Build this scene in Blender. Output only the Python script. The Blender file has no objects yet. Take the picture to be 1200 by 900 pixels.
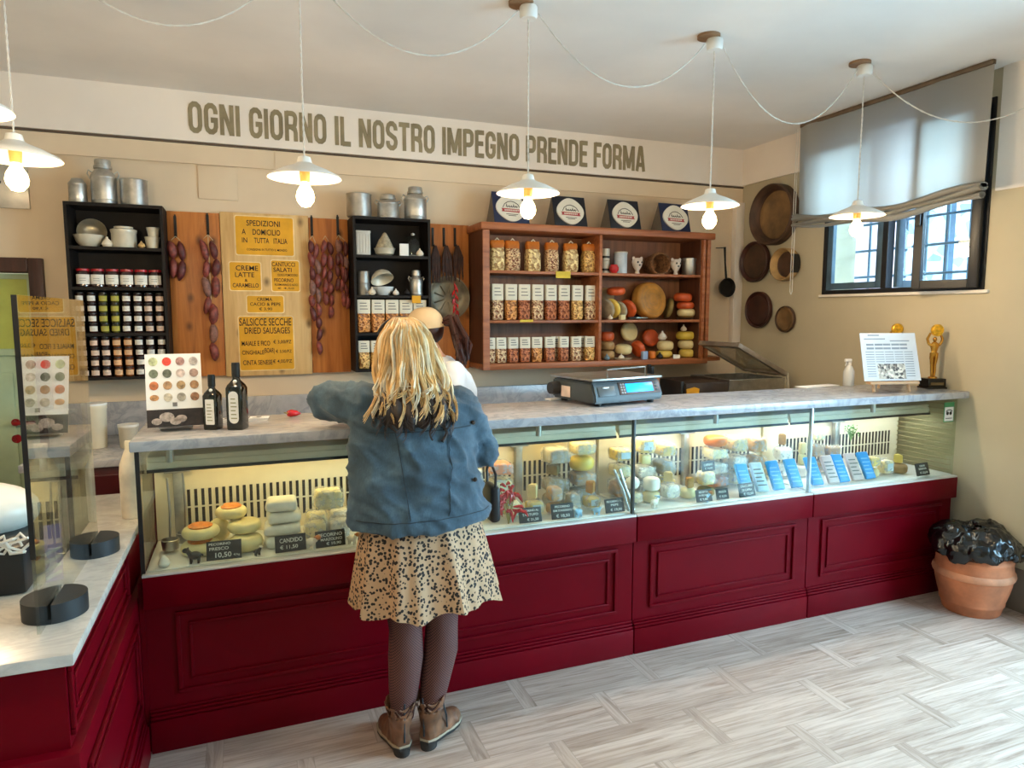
import bpy, bmesh, math, random
from mathutils import Vector, Matrix, Euler, noise
R = math.radians
PI = math.pi
random.seed(11)
SC = bpy.context.scene
COL = SC.collection

# ---------------------------------------------------------------- camera
CAM_H, YAW, PITCH, FPX = 1.65, R(21.3), math.atan(83 / 800.0), 800.0
cd = bpy.data.cameras.new('camera')
cd.sensor_width = 36.0
cd.lens = 24.0
cd.clip_start = 0.05
cam = bpy.data.objects.new('camera', cd)
cam.location = (0, 0, CAM_H)
cam.rotation_euler = (PI / 2 - PITCH, 0, -YAW)
COL.objects.link(cam)
SC.camera = cam
SC.view_settings.view_transform = 'Standard'
SC.view_settings.look = 'None'
SC.view_settings.gamma = 1.0
SC.view_settings.use_curve_mapping = False
SC.view_settings.exposure = 0.92

# ---------------------------------------------------------------- world and daylight
wd = bpy.data.worlds.new('world')
SC.world = wd
wd.use_nodes = True
wn = wd.node_tree
bg = wn.nodes['Background']
tc = wn.nodes.new('ShaderNodeTexCoord')
sp = wn.nodes.new('ShaderNodeSeparateXYZ')
rp = wn.nodes.new('ShaderNodeValToRGB')
wn.links.new(tc.outputs['Generated'], sp.inputs[0])
wn.links.new(sp.outputs['Z'], rp.inputs[0])
rp.color_ramp.elements[0].position = 0.0
rp.color_ramp.elements[0].color = (0.66, 0.83, 1.0, 1)
rp.color_ramp.elements[1].position = 0.6
rp.color_ramp.elements[1].color = (0.22, 0.48, 1.0, 1)
wn.links.new(rp.outputs[0], bg.inputs[0])
bg.inputs[1].default_value = 2.8


def area(name, loc, rot, sx, sy, power, col):
    l = bpy.data.lights.new(name, 'AREA')
    l.shape = 'RECTANGLE'
    l.size, l.size_y = sx, sy
    l.energy = power
    l.color = col
    o = bpy.data.objects.new(name, l)
    o.location = loc
    o.rotation_euler = rot
    COL.objects.link(o)
    return o


# daylight coming in by the wide glazed shop door and the casement window
area('daylight_door', (4.85, 0.40, 1.95), (0, R(66), 0), 2.2, 3.0, 300, (0.46, 0.75, 1.0))
area('daylight_casement', (6.3, 3.28, 3.45), (0, R(78), 0), 1.3, 2.6, 300, (0.50, 0.76, 1.0))


# ---------------------------------------------------------------- rays: pixel of the 1200x900 photo -> point on a plane of the room
def ray(x, y):
    a, b = (x - 600) / FPX, (450 - y) / FPX
    fw = Vector((math.sin(YAW), math.cos(YAW), 0))
    rt = Vector((math.cos(YAW), -math.sin(YAW), 0))
    up = Vector((0, 0, 1))
    return (fw * math.cos(PITCH) - up * math.sin(PITCH)) + rt * a + (up * math.cos(PITCH) + fw * math.sin(PITCH)) * b


def ony(x, y, Y):
    d = ray(x, y)
    return Vector((0, 0, CAM_H)) + d * (Y / d.y)


def onx(x, y, X):
    d = ray(x, y)
    return Vector((0, 0, CAM_H)) + d * (X / d.x)


def onz(x, y, Z):
    d = ray(x, y)
    return Vector((0, 0, CAM_H)) + d * ((Z - CAM_H) / d.z)


# ---------------------------------------------------------------- materials
def lin(c):
    return tuple(((v / 255.0) / 12.92 if v / 255.0 <= 0.04045 else ((v / 255.0 + 0.055) / 1.055) ** 2.4) for v in c) + (1,)


def nodes(name):
    m = bpy.data.materials.new(name)
    m.use_nodes = True
    nt = m.node_tree
    return m, nt, nt.nodes['Principled BSDF'], nt.nodes.new, nt.links.new


def coords(nt, scale=(1, 1, 1), rot=(0, 0, 0), kind='Object'):
    t = nt.nodes.new('ShaderNodeTexCoord')
    mp = nt.nodes.new('ShaderNodeMapping')
    mp.inputs['Scale'].default_value = scale
    mp.inputs['Rotation'].default_value = rot
    nt.links.new(t.outputs[kind], mp.inputs[0])
    return mp.outputs[0]


def ramp(nt, fac, stops):
    r = nt.nodes.new('ShaderNodeValToRGB')
    e = r.color_ramp.elements
    while len(e) < len(stops):
        e.new(0.5)
    for k, (p, c) in enumerate(stops):
        e[k].position = p
        e[k].color = c if len(c) == 4 else lin(c)
    nt.links.new(fac, r.inputs[0])
    return r.outputs[0]


def noise_tex(nt, vec, scale, detail=4, rough=0.55, dist=0.0):
    n = nt.nodes.new('ShaderNodeTexNoise')
    n.inputs['Scale'].default_value = scale
    n.inputs['Detail'].default_value = detail
    n.inputs['Roughness'].default_value = rough
    n.inputs['Distortion'].default_value = dist
    if vec is not None:
        nt.links.new(vec, n.inputs['Vector'])
    return n.outputs['Fac']


def bump(nt, p, h, strength=0.3, dist=0.01):
    b = nt.nodes.new('ShaderNodeBump')
    b.inputs['Strength'].default_value = strength
    b.inputs['Distance'].default_value = dist
    nt.links.new(h, b.inputs['Height'])
    nt.links.new(b.outputs[0], p.inputs['Normal'])


MATS = {}


def mat(name, c, rough=0.5, metal=0.0, var=0.12, scale=9.0, stretch=(1, 1, 1), bmp=0.0, spec=None, coat=0.0, emit=0.0, sheen=0.0, alpha=1.0):
    """plain surface with a noise variation of its colour"""
    if name in MATS:
        return MATS[name]
    m, nt, p, N, L = nodes(name)
    v = coords(nt, stretch)
    f = noise_tex(nt, v, scale)
    d = tuple(max(0, x * (1 - var)) for x in c)
    l = tuple(min(255, x * (1 + var * 0.7)) for x in c)
    L(ramp(nt, f, [(0.3, d), (0.7, l)]), p.inputs['Base Color'])
    p.inputs['Roughness'].default_value = rough
    p.inputs['Metallic'].default_value = metal
    if spec is not None:
        p.inputs['Specular IOR Level'].default_value = spec
    p.inputs['Coat Weight'].default_value = coat
    p.inputs['Sheen Weight'].default_value = sheen
    if bmp:
        bump(nt, p, f, bmp, 0.01)
    if emit:
        p.inputs['Emission Color'].default_value = lin(c)
        p.inputs['Emission Strength'].default_value = emit
    if alpha < 1:
        p.inputs['Alpha'].default_value = alpha
    MATS[name] = m
    return m


def wood(name, stops, along='z', rough=0.5, scale=1.0, knots=False, planks=0.0, coat=0.0):
    if name in MATS:
        return MATS[name]
    m, nt, p, N, L = nodes(name)
    s = {'x': (0.6, 9, 9), 'y': (9, 0.6, 9), 'z': (9, 9, 0.6)}[along]
    v = coords(nt, tuple(q * scale for q in s))
    f = noise_tex(nt, v, 2.6, 6, 0.65, 0.6)
    col = ramp(nt, f, stops)
    if knots:
        v2 = coords(nt, (4.6, 4.6, 3.0), (R(90), 0, 0))
        vo = N('ShaderNodeTexVoronoi')
        vo.voronoi_dimensions = '2D'
        L(v2, vo.inputs['Vector'])
        vo.inputs['Scale'].default_value = 1.0
        k = ramp(nt, vo.outputs['Distance'], [(0.02, (0.85, 0.85, 0.85, 1)), (0.12, (0, 0, 0, 1))])
        mx = N('ShaderNodeMix')
        mx.data_type = 'RGBA'
        L(k, mx.inputs['Factor'])
        L(col, mx.inputs[6])
        mx.inputs[7].default_value = tuple(x * 0.35 for x in lin(stops[0][1])[:3]) + (1,)
        col = mx.outputs[2]
    L(col, p.inputs['Base Color'])
    p.inputs['Roughness'].default_value = rough
    p.inputs['Coat Weight'].default_value = coat
    bump(nt, p, f, 0.15, 0.004)
    MATS[name] = m
    return m


def marble(name, base, vein, rough=0.22, vs=2.0):
    m, nt, p, N, L = nodes(name)
    v = coords(nt, (vs, vs * 1.6, vs))
    f = noise_tex(nt, v, 2.2, 8, 0.62, 1.4)
    g = noise_tex(nt, coords(nt, (1, 1, 1)), 14, 5)
    c1 = ramp(nt, f, [(0.30, tuple(x * 0.95 for x in base)), (0.44, base), (0.505, vein), (0.57, base), (0.8, tuple(min(255, x * 1.03) for x in base))])
    mx = N('ShaderNodeMix')
    mx.data_type = 'RGBA'
    mx.blend_type = 'MULTIPLY'
    mx.inputs['Factor'].default_value = 0.5
    L(c1, mx.inputs[6])
    L(ramp(nt, g, [(0.3, (0.72, 0.72, 0.74, 1)), (0.65, (1, 1, 1, 1))]), mx.inputs[7])
    L(mx.outputs[2], p.inputs['Base Color'])
    p.inputs['Roughness'].default_value = rough
    return m


def glass(name, tint=(0.94, 0.98, 0.96), ior=1.5, boost=1.0, haze=0.0):
    """thin sheet: what is not mirrored at the Fresnel angle goes straight through"""
    m, nt, p, N, L = nodes(name)
    nt.nodes.remove(p)
    g = N('ShaderNodeNewGeometry')
    dt = N('ShaderNodeVectorMath')
    dt.operation = 'DOT_PRODUCT'
    L(g.outputs['Normal'], dt.inputs[0])
    L(g.outputs['Incoming'], dt.inputs[1])

    def mth(op, a_, b_=None):
        n = N('ShaderNodeMath')
        n.operation = op
        for k_, q_ in enumerate((a_, b_)):
            if isinstance(q_, (int, float)):
                n.inputs[k_].default_value = q_
            elif q_ is not None:
                L(q_, n.inputs[k_])
        return n.outputs[0]
    f0 = ((ior - 1) / (ior + 1)) ** 2
    fr = mth('ADD', mth('MULTIPLY', mth('POWER', mth('SUBTRACT', 1.0, mth('ABSOLUTE', dt.outputs['Value'])), 5.0), 1 - f0), f0)
    tr = N('ShaderNodeBsdfTransparent')
    tr.inputs[0].default_value = tint + (1,)
    gl = N('ShaderNodeBsdfGlossy')
    gl.inputs['Roughness'].default_value = haze
    mx = N('ShaderNodeMixShader')
    ml = N('ShaderNodeMath')
    ml.operation = 'MULTIPLY'
    ml.use_clamp = True
    ml.inputs[1].default_value = boost
    L(fr, ml.inputs[0])
    L(ml.outputs[0], mx.inputs[0])
    L(tr.outputs[0], mx.inputs[1])
    L(gl.outputs[0], mx.inputs[2])
    L(mx.outputs[0], nt.nodes['Material Output'].inputs[0])
    MATS[name] = m
    return m


def film(name, opac=0.25, rough=0.15):
    """crinkled clear wrapping film"""
    m, nt, p, N, L = nodes(name)
    tr = N('ShaderNodeBsdfTransparent')
    mx = N('ShaderNodeMixShader')
    p.inputs['Base Color'].default_value = (0.9, 0.92, 0.92, 1)
    p.inputs['Roughness'].default_value = rough
    f = noise_tex(nt, coords(nt), 60, 3)
    bump(nt, p, f, 0.9, 0.01)
    L(ramp(nt, noise_tex(nt, coords(nt), 26, 3), [(0.35, (opac * 0.4,) * 3 + (1,)), (0.75, (min(1, opac * 2.0),) * 3 + (1,))]), mx.inputs[0])
    L(tr.outputs[0], mx.inputs[1])
    L(p.outputs[0], mx.inputs[2])
    L(mx.outputs[0], nt.nodes['Material Output'].inputs[0])
    return m


def speckle(name, base, spots, scale=90, lo=0.42, hi=0.5, rough=0.7, kind='voronoi'):
    """two tone blotches: pasta in a bag, printed cloth"""
    if name in MATS:
        return MATS[name]
    m, nt, p, N, L = nodes(name)
    v = coords(nt)
    if kind == 'voronoi':
        d = noise_tex(nt, v, scale * 0.5, 2)
        va = N('ShaderNodeVectorMath')
        va.operation = 'MULTIPLY_ADD'
        co = N('ShaderNodeCombineXYZ')
        for k in range(3):
            L(d, co.inputs[k])
        L(co.outputs[0], va.inputs[0])
        va.inputs[1].default_value = (0.012, 0.009, 0.012)
        L(v, va.inputs[2])
        vo = N('ShaderNodeTexVoronoi')
        vo.inputs['Scale'].default_value = scale
        L(va.outputs[0], vo.inputs['Vector'])
        f = vo.outputs['Distance']
        L(ramp(nt, f, [(lo, spots), (hi, base)]), p.inputs['Base Color'])
    else:
        vo = N('ShaderNodeTexVoronoi')
        vo.inputs['Scale'].default_value = scale
        L(v, vo.inputs['Vector'])
        sp_ = N('ShaderNodeSeparateXYZ')
        L(vo.outputs['Color'], sp_.inputs[0])
        L(ramp(nt, sp_.outputs[0], [(0.15, spots), (0.5, base), (0.95, tuple(min(255, x * 1.2 + 8) for x in base))]), p.inputs['Base Color'])
        bump(nt, p, vo.outputs['Distance'], 0.6, 0.01)
    p.inputs['Roughness'].default_value = rough
    MATS[name] = m
    return m


# ---------------------------------------------------------------- mesh helpers
class MB:
    def __init__(s):
        s.bm = bmesh.new()
        s.M = Matrix()

    def v(s, p):
        return s.bm.verts.new(s.M @ Vector(p))

    def face(s, vs):
        try:
            return s.bm.faces.new(vs)
        except ValueError:
            return None

    def box(s, x0, x1, y0, y1, z0, z1, bev=0.0, seg=2):
        vs = [s.v((x, y, z)) for z in (z0, z1) for y in (y0, y1) for x in (x0, x1)]
        fs = [s.face([vs[i] for i in q]) for q in ((0, 2, 3, 1), (4, 5, 7, 6), (0, 1, 5, 4), (2, 6, 7, 3), (0, 4, 6, 2), (1, 3, 7, 5))]
        if bev:
            es = list({e for f in fs if f for e in f.edges})
            res = bmesh.ops.bevel(s.bm, geom=es, offset=bev, segments=seg, profile=0.5, affect='EDGES')
            lay = s.bm.faces.layers.int.get('rounded') or s.bm.faces.layers.int.new('rounded')
            for f in res['faces']:
                if f.is_valid:
                    f[lay] = 1
            for f in {f for vv in {v for f in res['faces'] if f.is_valid for v in f.verts} for f in vv.link_faces}:
                if not f[lay]:
                    f[lay] = 2
        return s

    def loft(s, rings, cap=True, closed=True):
        rs = [[s.v(p) for p in r] for r in rings]
        n = len(rs[0])
        for a, b in zip(rs[:-1], rs[1:]):
            for i in range(n if closed else n - 1):
                j = (i + 1) % n
                s.face([a[i], a[j], b[j], b[i]])
        if cap and closed:
            s.face(list(reversed(rs[0])))
            s.face(rs[-1])
        return s

    def lathe(s, prof, seg=24, c=(0, 0, 0), cap=True, wob=0.0):
        rings = []
        for r, z in prof:
            rings.append([(c[0] + r * math.cos(2 * PI * i / seg) * (1 + wob * math.sin(3 * i + z * 40)), c[1] + r * math.sin(2 * PI * i / seg), c[2] + z) for i in range(seg)])
        return s.loft(rings, cap)

    def tube(s, pts, r, seg=8, closed=False, flat=1.0):
        pts = [Vector(p) for p in pts]
        n = len(pts)
        rad = r if isinstance(r, (list, tuple)) else [r] * n
        rings = []
        ref = None
        for i, p in enumerate(pts):
            a = pts[i - 1] if (i > 0 or closed) else p
            b = pts[(i + 1) % n] if (i < n - 1 or closed) else p
            t = (b - a).normalized()
            if ref is None:
                ref = Vector((0, 0, 1)) if abs(t.z) < 0.9 else Vector((1, 0, 0))
            u = (ref - t * ref.dot(t))
            u = u.normalized() if u.length > 1e-6 else t.orthogonal().normalized()
            w = t.cross(u)
            ref = u
            rings.append([p + u * rad[i] * flat * math.cos(2 * PI * k / seg) + w * rad[i] * math.sin(2 * PI * k / seg) for k in range(seg)])
        if closed:
            rings.append(rings[0])
            return s.loft(rings, False)
        return s.loft(rings, True)

    def ell(s, c, r, seg=16, rings=10, rot=None):
        r = (r, r, r) if not isinstance(r, (list, tuple)) else r
        M = Matrix.Translation(c) @ (rot.to_matrix().to_4x4() if rot else Matrix()) @ Matrix.Diagonal((r[0], r[1], r[2], 1))
        bmesh.ops.create_uvsphere(s.bm, u_segments=seg, v_segments=rings, radius=1.0, matrix=s.M @ M)
        return s

    def prism(s, out, y0, y1):
        """outline in x,z extruded along y"""
        return s.loft([[(x, y0, z) for x, z in out], [(x, y1, z) for x, z in out]])

    def slab(s, out, z0, z1):
        return s.loft([[(x, y, z0) for x, y in out], [(x, y, z1) for x, y in out]])

    def mesh_in(s, me, M=None):
        b = bmesh.new()
        b.from_mesh(me)
        bmesh.ops.transform(b, matrix=s.M @ (M or Matrix()), verts=b.verts)
        t = bpy.data.meshes.new('tmp')
        b.to_mesh(t)
        b.free()
        s.bm.from_mesh(t)
        bpy.data.meshes.remove(t)
        return s

    def jitter(s, amt, freq=8.0, seed=0.0):
        s.bm.normal_update()
        lay = s.bm.faces.layers.int.get('rounded')
        if lay:
            s.bm.faces.layers.int.remove(lay)
        for vv in s.bm.verts:
            q = vv.co * freq + Vector((seed, seed * 1.7, seed * 0.3))
            vv.co += vv.normal * amt * noise.noise(q)
        return s

    def build(s, name, m, parent=None, smooth=True, angle=40):
        bm = s.bm
        bmesh.ops.recalc_face_normals(bm, faces=bm.faces)
        lay = bm.faces.layers.int.get('rounded')
        for f in bm.faces:
            f.smooth = smooth and not (lay and f[lay] == 2)
        if smooth:
            for e in bm.edges:
                if len(e.link_faces) == 2 and e.calc_face_angle(0) > R(angle):
                    e.smooth = False
        me = bpy.data.meshes.new(name)
        bm.to_mesh(me)
        bm.free()
        o = bpy.data.objects.new(name, me)
        if m is not None:
            me.materials.append(m)
        COL.objects.link(o)
        if parent is not None:
            o.parent = parent
        return o


def tag(o, label, cat, group=None):
    o['label'] = label
    o['category'] = cat
    if group:
        o['group'] = group
    return o


def thing(name, label, cat, loc=(0, 0, 0), rz=0.0, group=None, rot=None):
    o = bpy.data.objects.new(name, None)
    o.empty_display_size = 0.05
    o.location = loc
    o.rotation_euler = rot if rot else (0, 0, rz)
    COL.objects.link(o)
    return tag(o, label, cat, group)


def structure(o):
    o['kind'] = 'structure'
    return o


def dup(root, loc, rz=None, label=None, scale=None):
    r = root.copy()
    COL.objects.link(r)
    r.location = loc
    if rz is not None:
        r.rotation_euler = (root.rotation_euler[0], root.rotation_euler[1], rz)
    if scale:
        r.scale = scale
    if label:
        r['label'] = label
    for ch in list(root.children):
        c = ch.copy()
        COL.objects.link(c)
        c.parent = r
        for g in ch.children:
            d = g.copy()
            COL.objects.link(d)
            d.parent = c
    return r


def text_mesh(body, size=1.0, offset=0.0, extrude=0.0, align='CENTER', res=3):
    cu = bpy.data.curves.new('t', 'FONT')
    cu.body = body
    cu.size = size
    cu.offset = offset
    cu.extrude = extrude
    cu.align_x = align
    cu.align_y = 'CENTER'
    cu.resolution_u = res
    o = bpy.data.objects.new('t', cu)
    COL.objects.link(o)
    dg = bpy.context.evaluated_depsgraph_get()
    me = bpy.data.meshes.new_from_object(o.evaluated_get(dg))
    bpy.data.objects.remove(o)
    bpy.data.curves.remove(cu)
    return me


def wall_text(mb, body, x, z, h, w=None, y=0.0, offset=0.0, base=None):
    """letters standing in the xz plane facing -y, centred on x,z, fitted to width w"""
    me = text_mesh(body, 1.0, offset, 0.004)
    xs = [v.co.x for v in me.vertices]
    zs = [v.co.y for v in me.vertices]
    if not xs:
        return
    cx, cz = (min(xs) + max(xs)) / 2, (min(zs) + max(zs)) / 2
    sz = h / (max(zs) - min(zs))
    sx = w / (max(xs) - min(xs)) if w else sz
    M = Matrix.Translation((x, y, z)) @ Matrix.Rotation(PI / 2, 4, 'X') @ Matrix.Diagonal((sx, sz, 0.15, 1)) @ Matrix.Translation((-cx, -cz, 0))
    mb.mesh_in(me, M)
    bpy.data.meshes.remove(me)


def rrect(x0, x1, z0, z1, r, n=4):
    out = []
    for cx, cz, a in ((x1 - r, z1 - r, 0), (x0 + r, z1 - r, 90), (x0 + r, z0 + r, 180), (x1 - r, z0 + r, 270)):
        for k in range(n + 1):
            t = R(a + 90 * k / n)
            out.append((cx + r * math.cos(t), cz + r * math.sin(t)))
    return out


def ribbon(mb, pts, t, y0, y1, closed=False):
    """band of width t along a path in the xz plane, with mitred corners"""
    P = [Vector((p[0], p[1])) for p in pts]
    n = len(P)
    L_, R_ = [], []
    for i in range(n):
        a = P[i - 1] if (i > 0 or closed) else None
        b = P[(i + 1) % n] if (i < n - 1 or closed) else None
        d1 = (P[i] - a).normalized() if a is not None else (b - P[i]).normalized()
        d2 = (b - P[i]).normalized() if b is not None else d1
        m_ = (d1 + d2)
        m_ = m_.normalized() if m_.length > 1e-6 else d1
        nn = Vector((-m_.y, m_.x))
        k = max(0.4, nn.dot(Vector((-d1.y, d1.x))))
        L_.append(P[i] + nn * t / 2 / k)
        R_.append(P[i] - nn * t / 2 / k)
    idx = range(n if closed else n - 1)
    for i in idx:
        j = (i + 1) % n
        q = [L_[i], L_[j], R_[j], R_[i]]
        mb.loft([[(p.x, y0, p.y) for p in q], [(p.x, y1, p.y) for p in q]])


SURF = {'jar': (2.2752, 2.0302, 1.8002), 'can': (2.2752, 2.0302, 1.7682, 1.5202), 'cab': (2.2652, 1.9452, 1.6002, 1.2972)}


def snap(x, z):
    """height of the shelf that a thing drawn at x, z stands on"""
    return min(SURF['jar' if x < 0.2 else 'can' if x < 1.3 else 'cab'], key=lambda q: abs(q - z)) + 0.0006


ORD = ['first', 'second', 'third', 'fourth', 'fifth', 'sixth', 'seventh', 'eighth', 'ninth', 'tenth', 'eleventh', 'twelfth', 'thirteenth', 'fourteenth']

# ================================================================ MATERIALS OF THE ROOM
M_ceil = mat('ceiling_paint', (232, 227, 221), 0.9, var=0.02, scale=2)
M_band = mat('band_paint', (236, 225, 213), 0.85, var=0.02, scale=2)
M_wall = mat('wall_paint', (224, 202, 172), 0.85, var=0.04, scale=1.6)
M_wallr = mat('wall_paint_ochre', (194, 182, 154), 0.85, var=0.04, scale=1.6)
M_dado = mat('dado_paint', (128, 118, 108), 0.7, var=0.05)
M_white = mat('white_enamel', (232, 230, 224), 0.35, var=0.03)
M_black = mat('black_metal', (22, 22, 24), 0.4, var=0.2)
M_iron = mat('dark_window_paint', (26, 27, 30), 0.45, var=0.2)
M_slate = mat('slate_window_paint', (74, 98, 116), 0.5, var=0.12)
M_red = mat('crimson_lacquer', (104, 2, 17), 0.4, var=0.06, scale=3, spec=0.09)
M_marble = marble('grey_marble', (186, 185, 188), (160, 162, 168), 0.2)
M_marblew = marble('cream_marble', (200, 192, 181), (186, 178, 168), vs=1.6)
M_glass = glass('clear_glass', boost=0.85)
M_steel = mat('brushed_steel', (176, 175, 172), 0.32, 1.0, var=0.1, scale=20)
M_alu = mat('worn_aluminium', (186, 184, 178), 0.4, 0.9, var=0.14, scale=14)
M_ink = mat('black_ink', (36, 28, 24), 0.8, var=0.1)
M_chalk = mat('white_chalk', (226, 226, 220), 0.9, var=0.05)
M_paper = mat('white_paper', (232, 230, 226), 0.8, var=0.02)
M_cream = mat('cream_paper', (230, 224, 206), 0.8, var=0.03)
M_tex = mat('grey_print', (120, 118, 116), 0.8, var=0.1)


def floor_material():
    m, nt, p, N, L = nodes('wood_look_tiles')
    g = N('ShaderNodeNewGeometry')
    s = N('ShaderNodeSeparateXYZ')
    L(g.outputs['Position'], s.inputs[0])

    def mth(op, a, b=None, c=None):
        n = N('ShaderNodeMath')
        n.operation = op
        for k, q in enumerate((a, b, c)):
            if q is None:
                continue
            if isinstance(q, (int, float)):
                n.inputs[k].default_value = q
            else:
                L(q, n.inputs[k])
        return n.outputs[0]
    RW, CW = 0.247, 0.613
    yr = mth('DIVIDE', mth('ADD', s.outputs['Y'], 10 * RW - 2.255 + RW * 9), RW)
    row = mth('FLOOR', yr)
    fy = mth('FRACT', yr)
    odd = mth('MODULO', row, 2.0)
    xs = mth('DIVIDE', mth('ADD', mth('ADD', s.outputs['X'], 8.165), mth('MULTIPLY', odd, -0.315)), CW)
    colm = mth('FLOOR', xs)
    fx = mth('FRACT', xs)
    strip = mth('LESS_THAN', fx, 0.098)
    sub = mth('FLOOR', mth('MULTIPLY', fy, 3.0))
    cv = N('ShaderNodeCombineXYZ')
    L(mth('ADD', colm, mth('MULTIPLY', strip, 37.0)), cv.inputs[0])
    L(row, cv.inputs[1])
    L(mth('MULTIPLY', sub, mth('SUBTRACT', 1.0, strip)), cv.inputs[2])
    wn_ = N('ShaderNodeTexWhiteNoise')
    L(cv.outputs[0], wn_.inputs['Vector'])
    # grain: along x in the planks, along y in the cross strips
    ga = N('ShaderNodeCombineXYZ')
    L(mth('MULTIPLY', s.outputs['X'], 1.6), ga.inputs[0])
    L(mth('MULTIPLY', s.outputs['Y'], 26.0), ga.inputs[1])
    L(mth('MULTIPLY', wn_.outputs['Value'], 40.0), ga.inputs[2])
    gb = N('ShaderNodeCombineXYZ')
    L(mth('MULTIPLY', s.outputs['X'], 26.0), gb.inputs[0])
    L(mth('MULTIPLY', s.outputs['Y'], 2.0), gb.inputs[1])
    L(mth('MULTIPLY', wn_.outputs['Value'], 40.0), gb.inputs[2])
    mv = N('ShaderNodeMix')
    mv.data_type = 'VECTOR'
    L(strip, mv.inputs['Factor'])
    L(ga.outputs[0], mv.inputs[4])
    L(gb.outputs[0], mv.inputs[5])
    f = noise_tex(nt, mv.outputs[1], 1.5, 7, 0.68, 0.9)
    col = ramp(nt, f, [(0.27, (132, 108, 92)), (0.42, (178, 156, 142)), (0.58, (204, 184, 171)), (0.8, (216, 199, 188))])
    mx = N('ShaderNodeMix')
    mx.data_type = 'RGBA'
    mx.blend_type = 'MULTIPLY'
    mx.inputs['Factor'].default_value = 1.0
    L(col, mx.inputs[6])
    L(ramp(nt, mth('SUBTRACT', wn_.outputs['Value'], mth('MULTIPLY', strip, 0.25)), [(0, (0.80, 0.775, 0.75, 1)), (1, (1, 1, 1, 1))]), mx.inputs[7])
    # joints
    jy = mth('MINIMUM', fy, mth('SUBTRACT', 1.0, fy))
    jx = mth('MINIMUM', mth('ABSOLUTE', mth('SUBTRACT', fx, 0.098)), mth('MINIMUM', fx, mth('SUBTRACT', 1.0, fx)))
    j = mth('MINIMUM', mth('MULTIPLY', jy, RW), mth('MULTIPLY', jx, CW))
    jm = mth('MULTIPLY', mth('LESS_THAN', j, 0.0014), 0.45)
    m2 = N('ShaderNodeMix')
    m2.data_type = 'RGBA'
    L(jm, m2.inputs['Factor'])
    L(mx.outputs[2], m2.inputs[6])
    m2.inputs[7].default_value = lin((136, 122, 110))
    L(m2.outputs[2], p.inputs['Base Color'])
    p.inputs['Roughness'].default_value = 0.42
    bump(nt, p, f, 0.12, 0.003)
    return m


# ================================================================ ROOM SHELL
XL, XR, YR, YB, ZC = -3.0, 3.95, -2.5, 4.8, 3.0
structure(MB().box(XL, XR, YR, YB, -0.1, 0).build('floor', floor_material()))
structure(MB().box(XL, XR, YR, YB, ZC, ZC + 0.1).build('ceiling', M_ceil))
DX0, DX1, DZ = -2.05, -1.165, 1.885
w = MB()
w.box(XL, DX0, YB, YB + 0.2, 0, ZC)
w.box(DX0, DX1, YB, YB + 0.2, DZ, ZC)
w.box(DX1, XR + 0.3, YB, YB + 0.2, 0, ZC)
structure(w.build('wall_back', M_wall, smooth=False))
WY0, WY1, WZ0, WZ1 = 2.69, 3.87, 1.785, 2.85
GY0, GY1, GZ1 = -1.15, 1.95, 2.4
w = MB()
w.box(XR, XR + 0.3, YR, GY0, 0, ZC)
w.box(XR, XR + 0.3, GY0, GY1, GZ1, ZC)
w.box(XR, XR + 0.3, GY1, WY0, 0, ZC)
w.box(XR, XR + 0.3, WY0, WY1, 0, WZ0)
w.box(XR, XR + 0.3, WY0, WY1, WZ1, ZC)
w.box(XR, XR + 0.3, WY1, YB, 0, ZC)
structure(w.build('wall_right', M_wallr, smooth=False))
structure(MB().box(XL - 0.2, XL, YR, YB, 0, ZC).build('wall_left', M_wall))
w = MB().box(XL, XR + 0.3, YR - 0.2, YR, 0, ZC)
structure(w.build('wall_front', M_wall, smooth=False))
# room beyond the green door
w = MB()
w.box(DX0 - 0.4, DX1 + 0.4, YB + 1.2, YB + 1.25, 0, 2.4)
structure(w.build('wall_beyond', mat('green_room_paint', (190, 205, 120), 0.9, var=0.04)))
# painted band and ledges
structure(MB().box(XL, XR, 4.755, YB, 2.705, ZC).build('trim_1', M_band))
b = MB().box(XL, XR, 4.775, YB, 2.575, 2.69)
b.box(XL, XR - 0.02, 4.768, 4.776, 2.572, 2.582)
structure(b.build('trim_2', M_wall))
structure(MB().box(XL, XR, 4.77, YB, 2.692, 2.704).build('trim_3', mat('shadow_gap', (96, 80, 66), 0.9)))
structure(MB().box(3.925, XR, 3.90, 4.755, 2.71, ZC).build('trim_4', M_band))
structure(MB().box(3.935, XR, 1.98, 2.66, 2.33, ZC).build('trim_5', M_band))
structure(MB().box(3.865, XR, 4.745, YB, 1.40, 2.572, 0.004).build('trim_6', M_band))
b = MB().box(XR - 0.012, XR, YR, GY0, 0, 0.24)
b.box(XR - 0.012, XR, GY1, YB, 0, 0.24)
structure(b.build('baseboard_right', M_dado, smooth=False))
structure(MB().box(-0.24, -0.01, 4.79, YB, 2.365, 2.572, 0.003).build('trim_7', M_wall))
structure(MB().box(0.22, 0.224, 4.77, 4.776, 2.58, 2.69).build('trim_8', M_wall))
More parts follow.
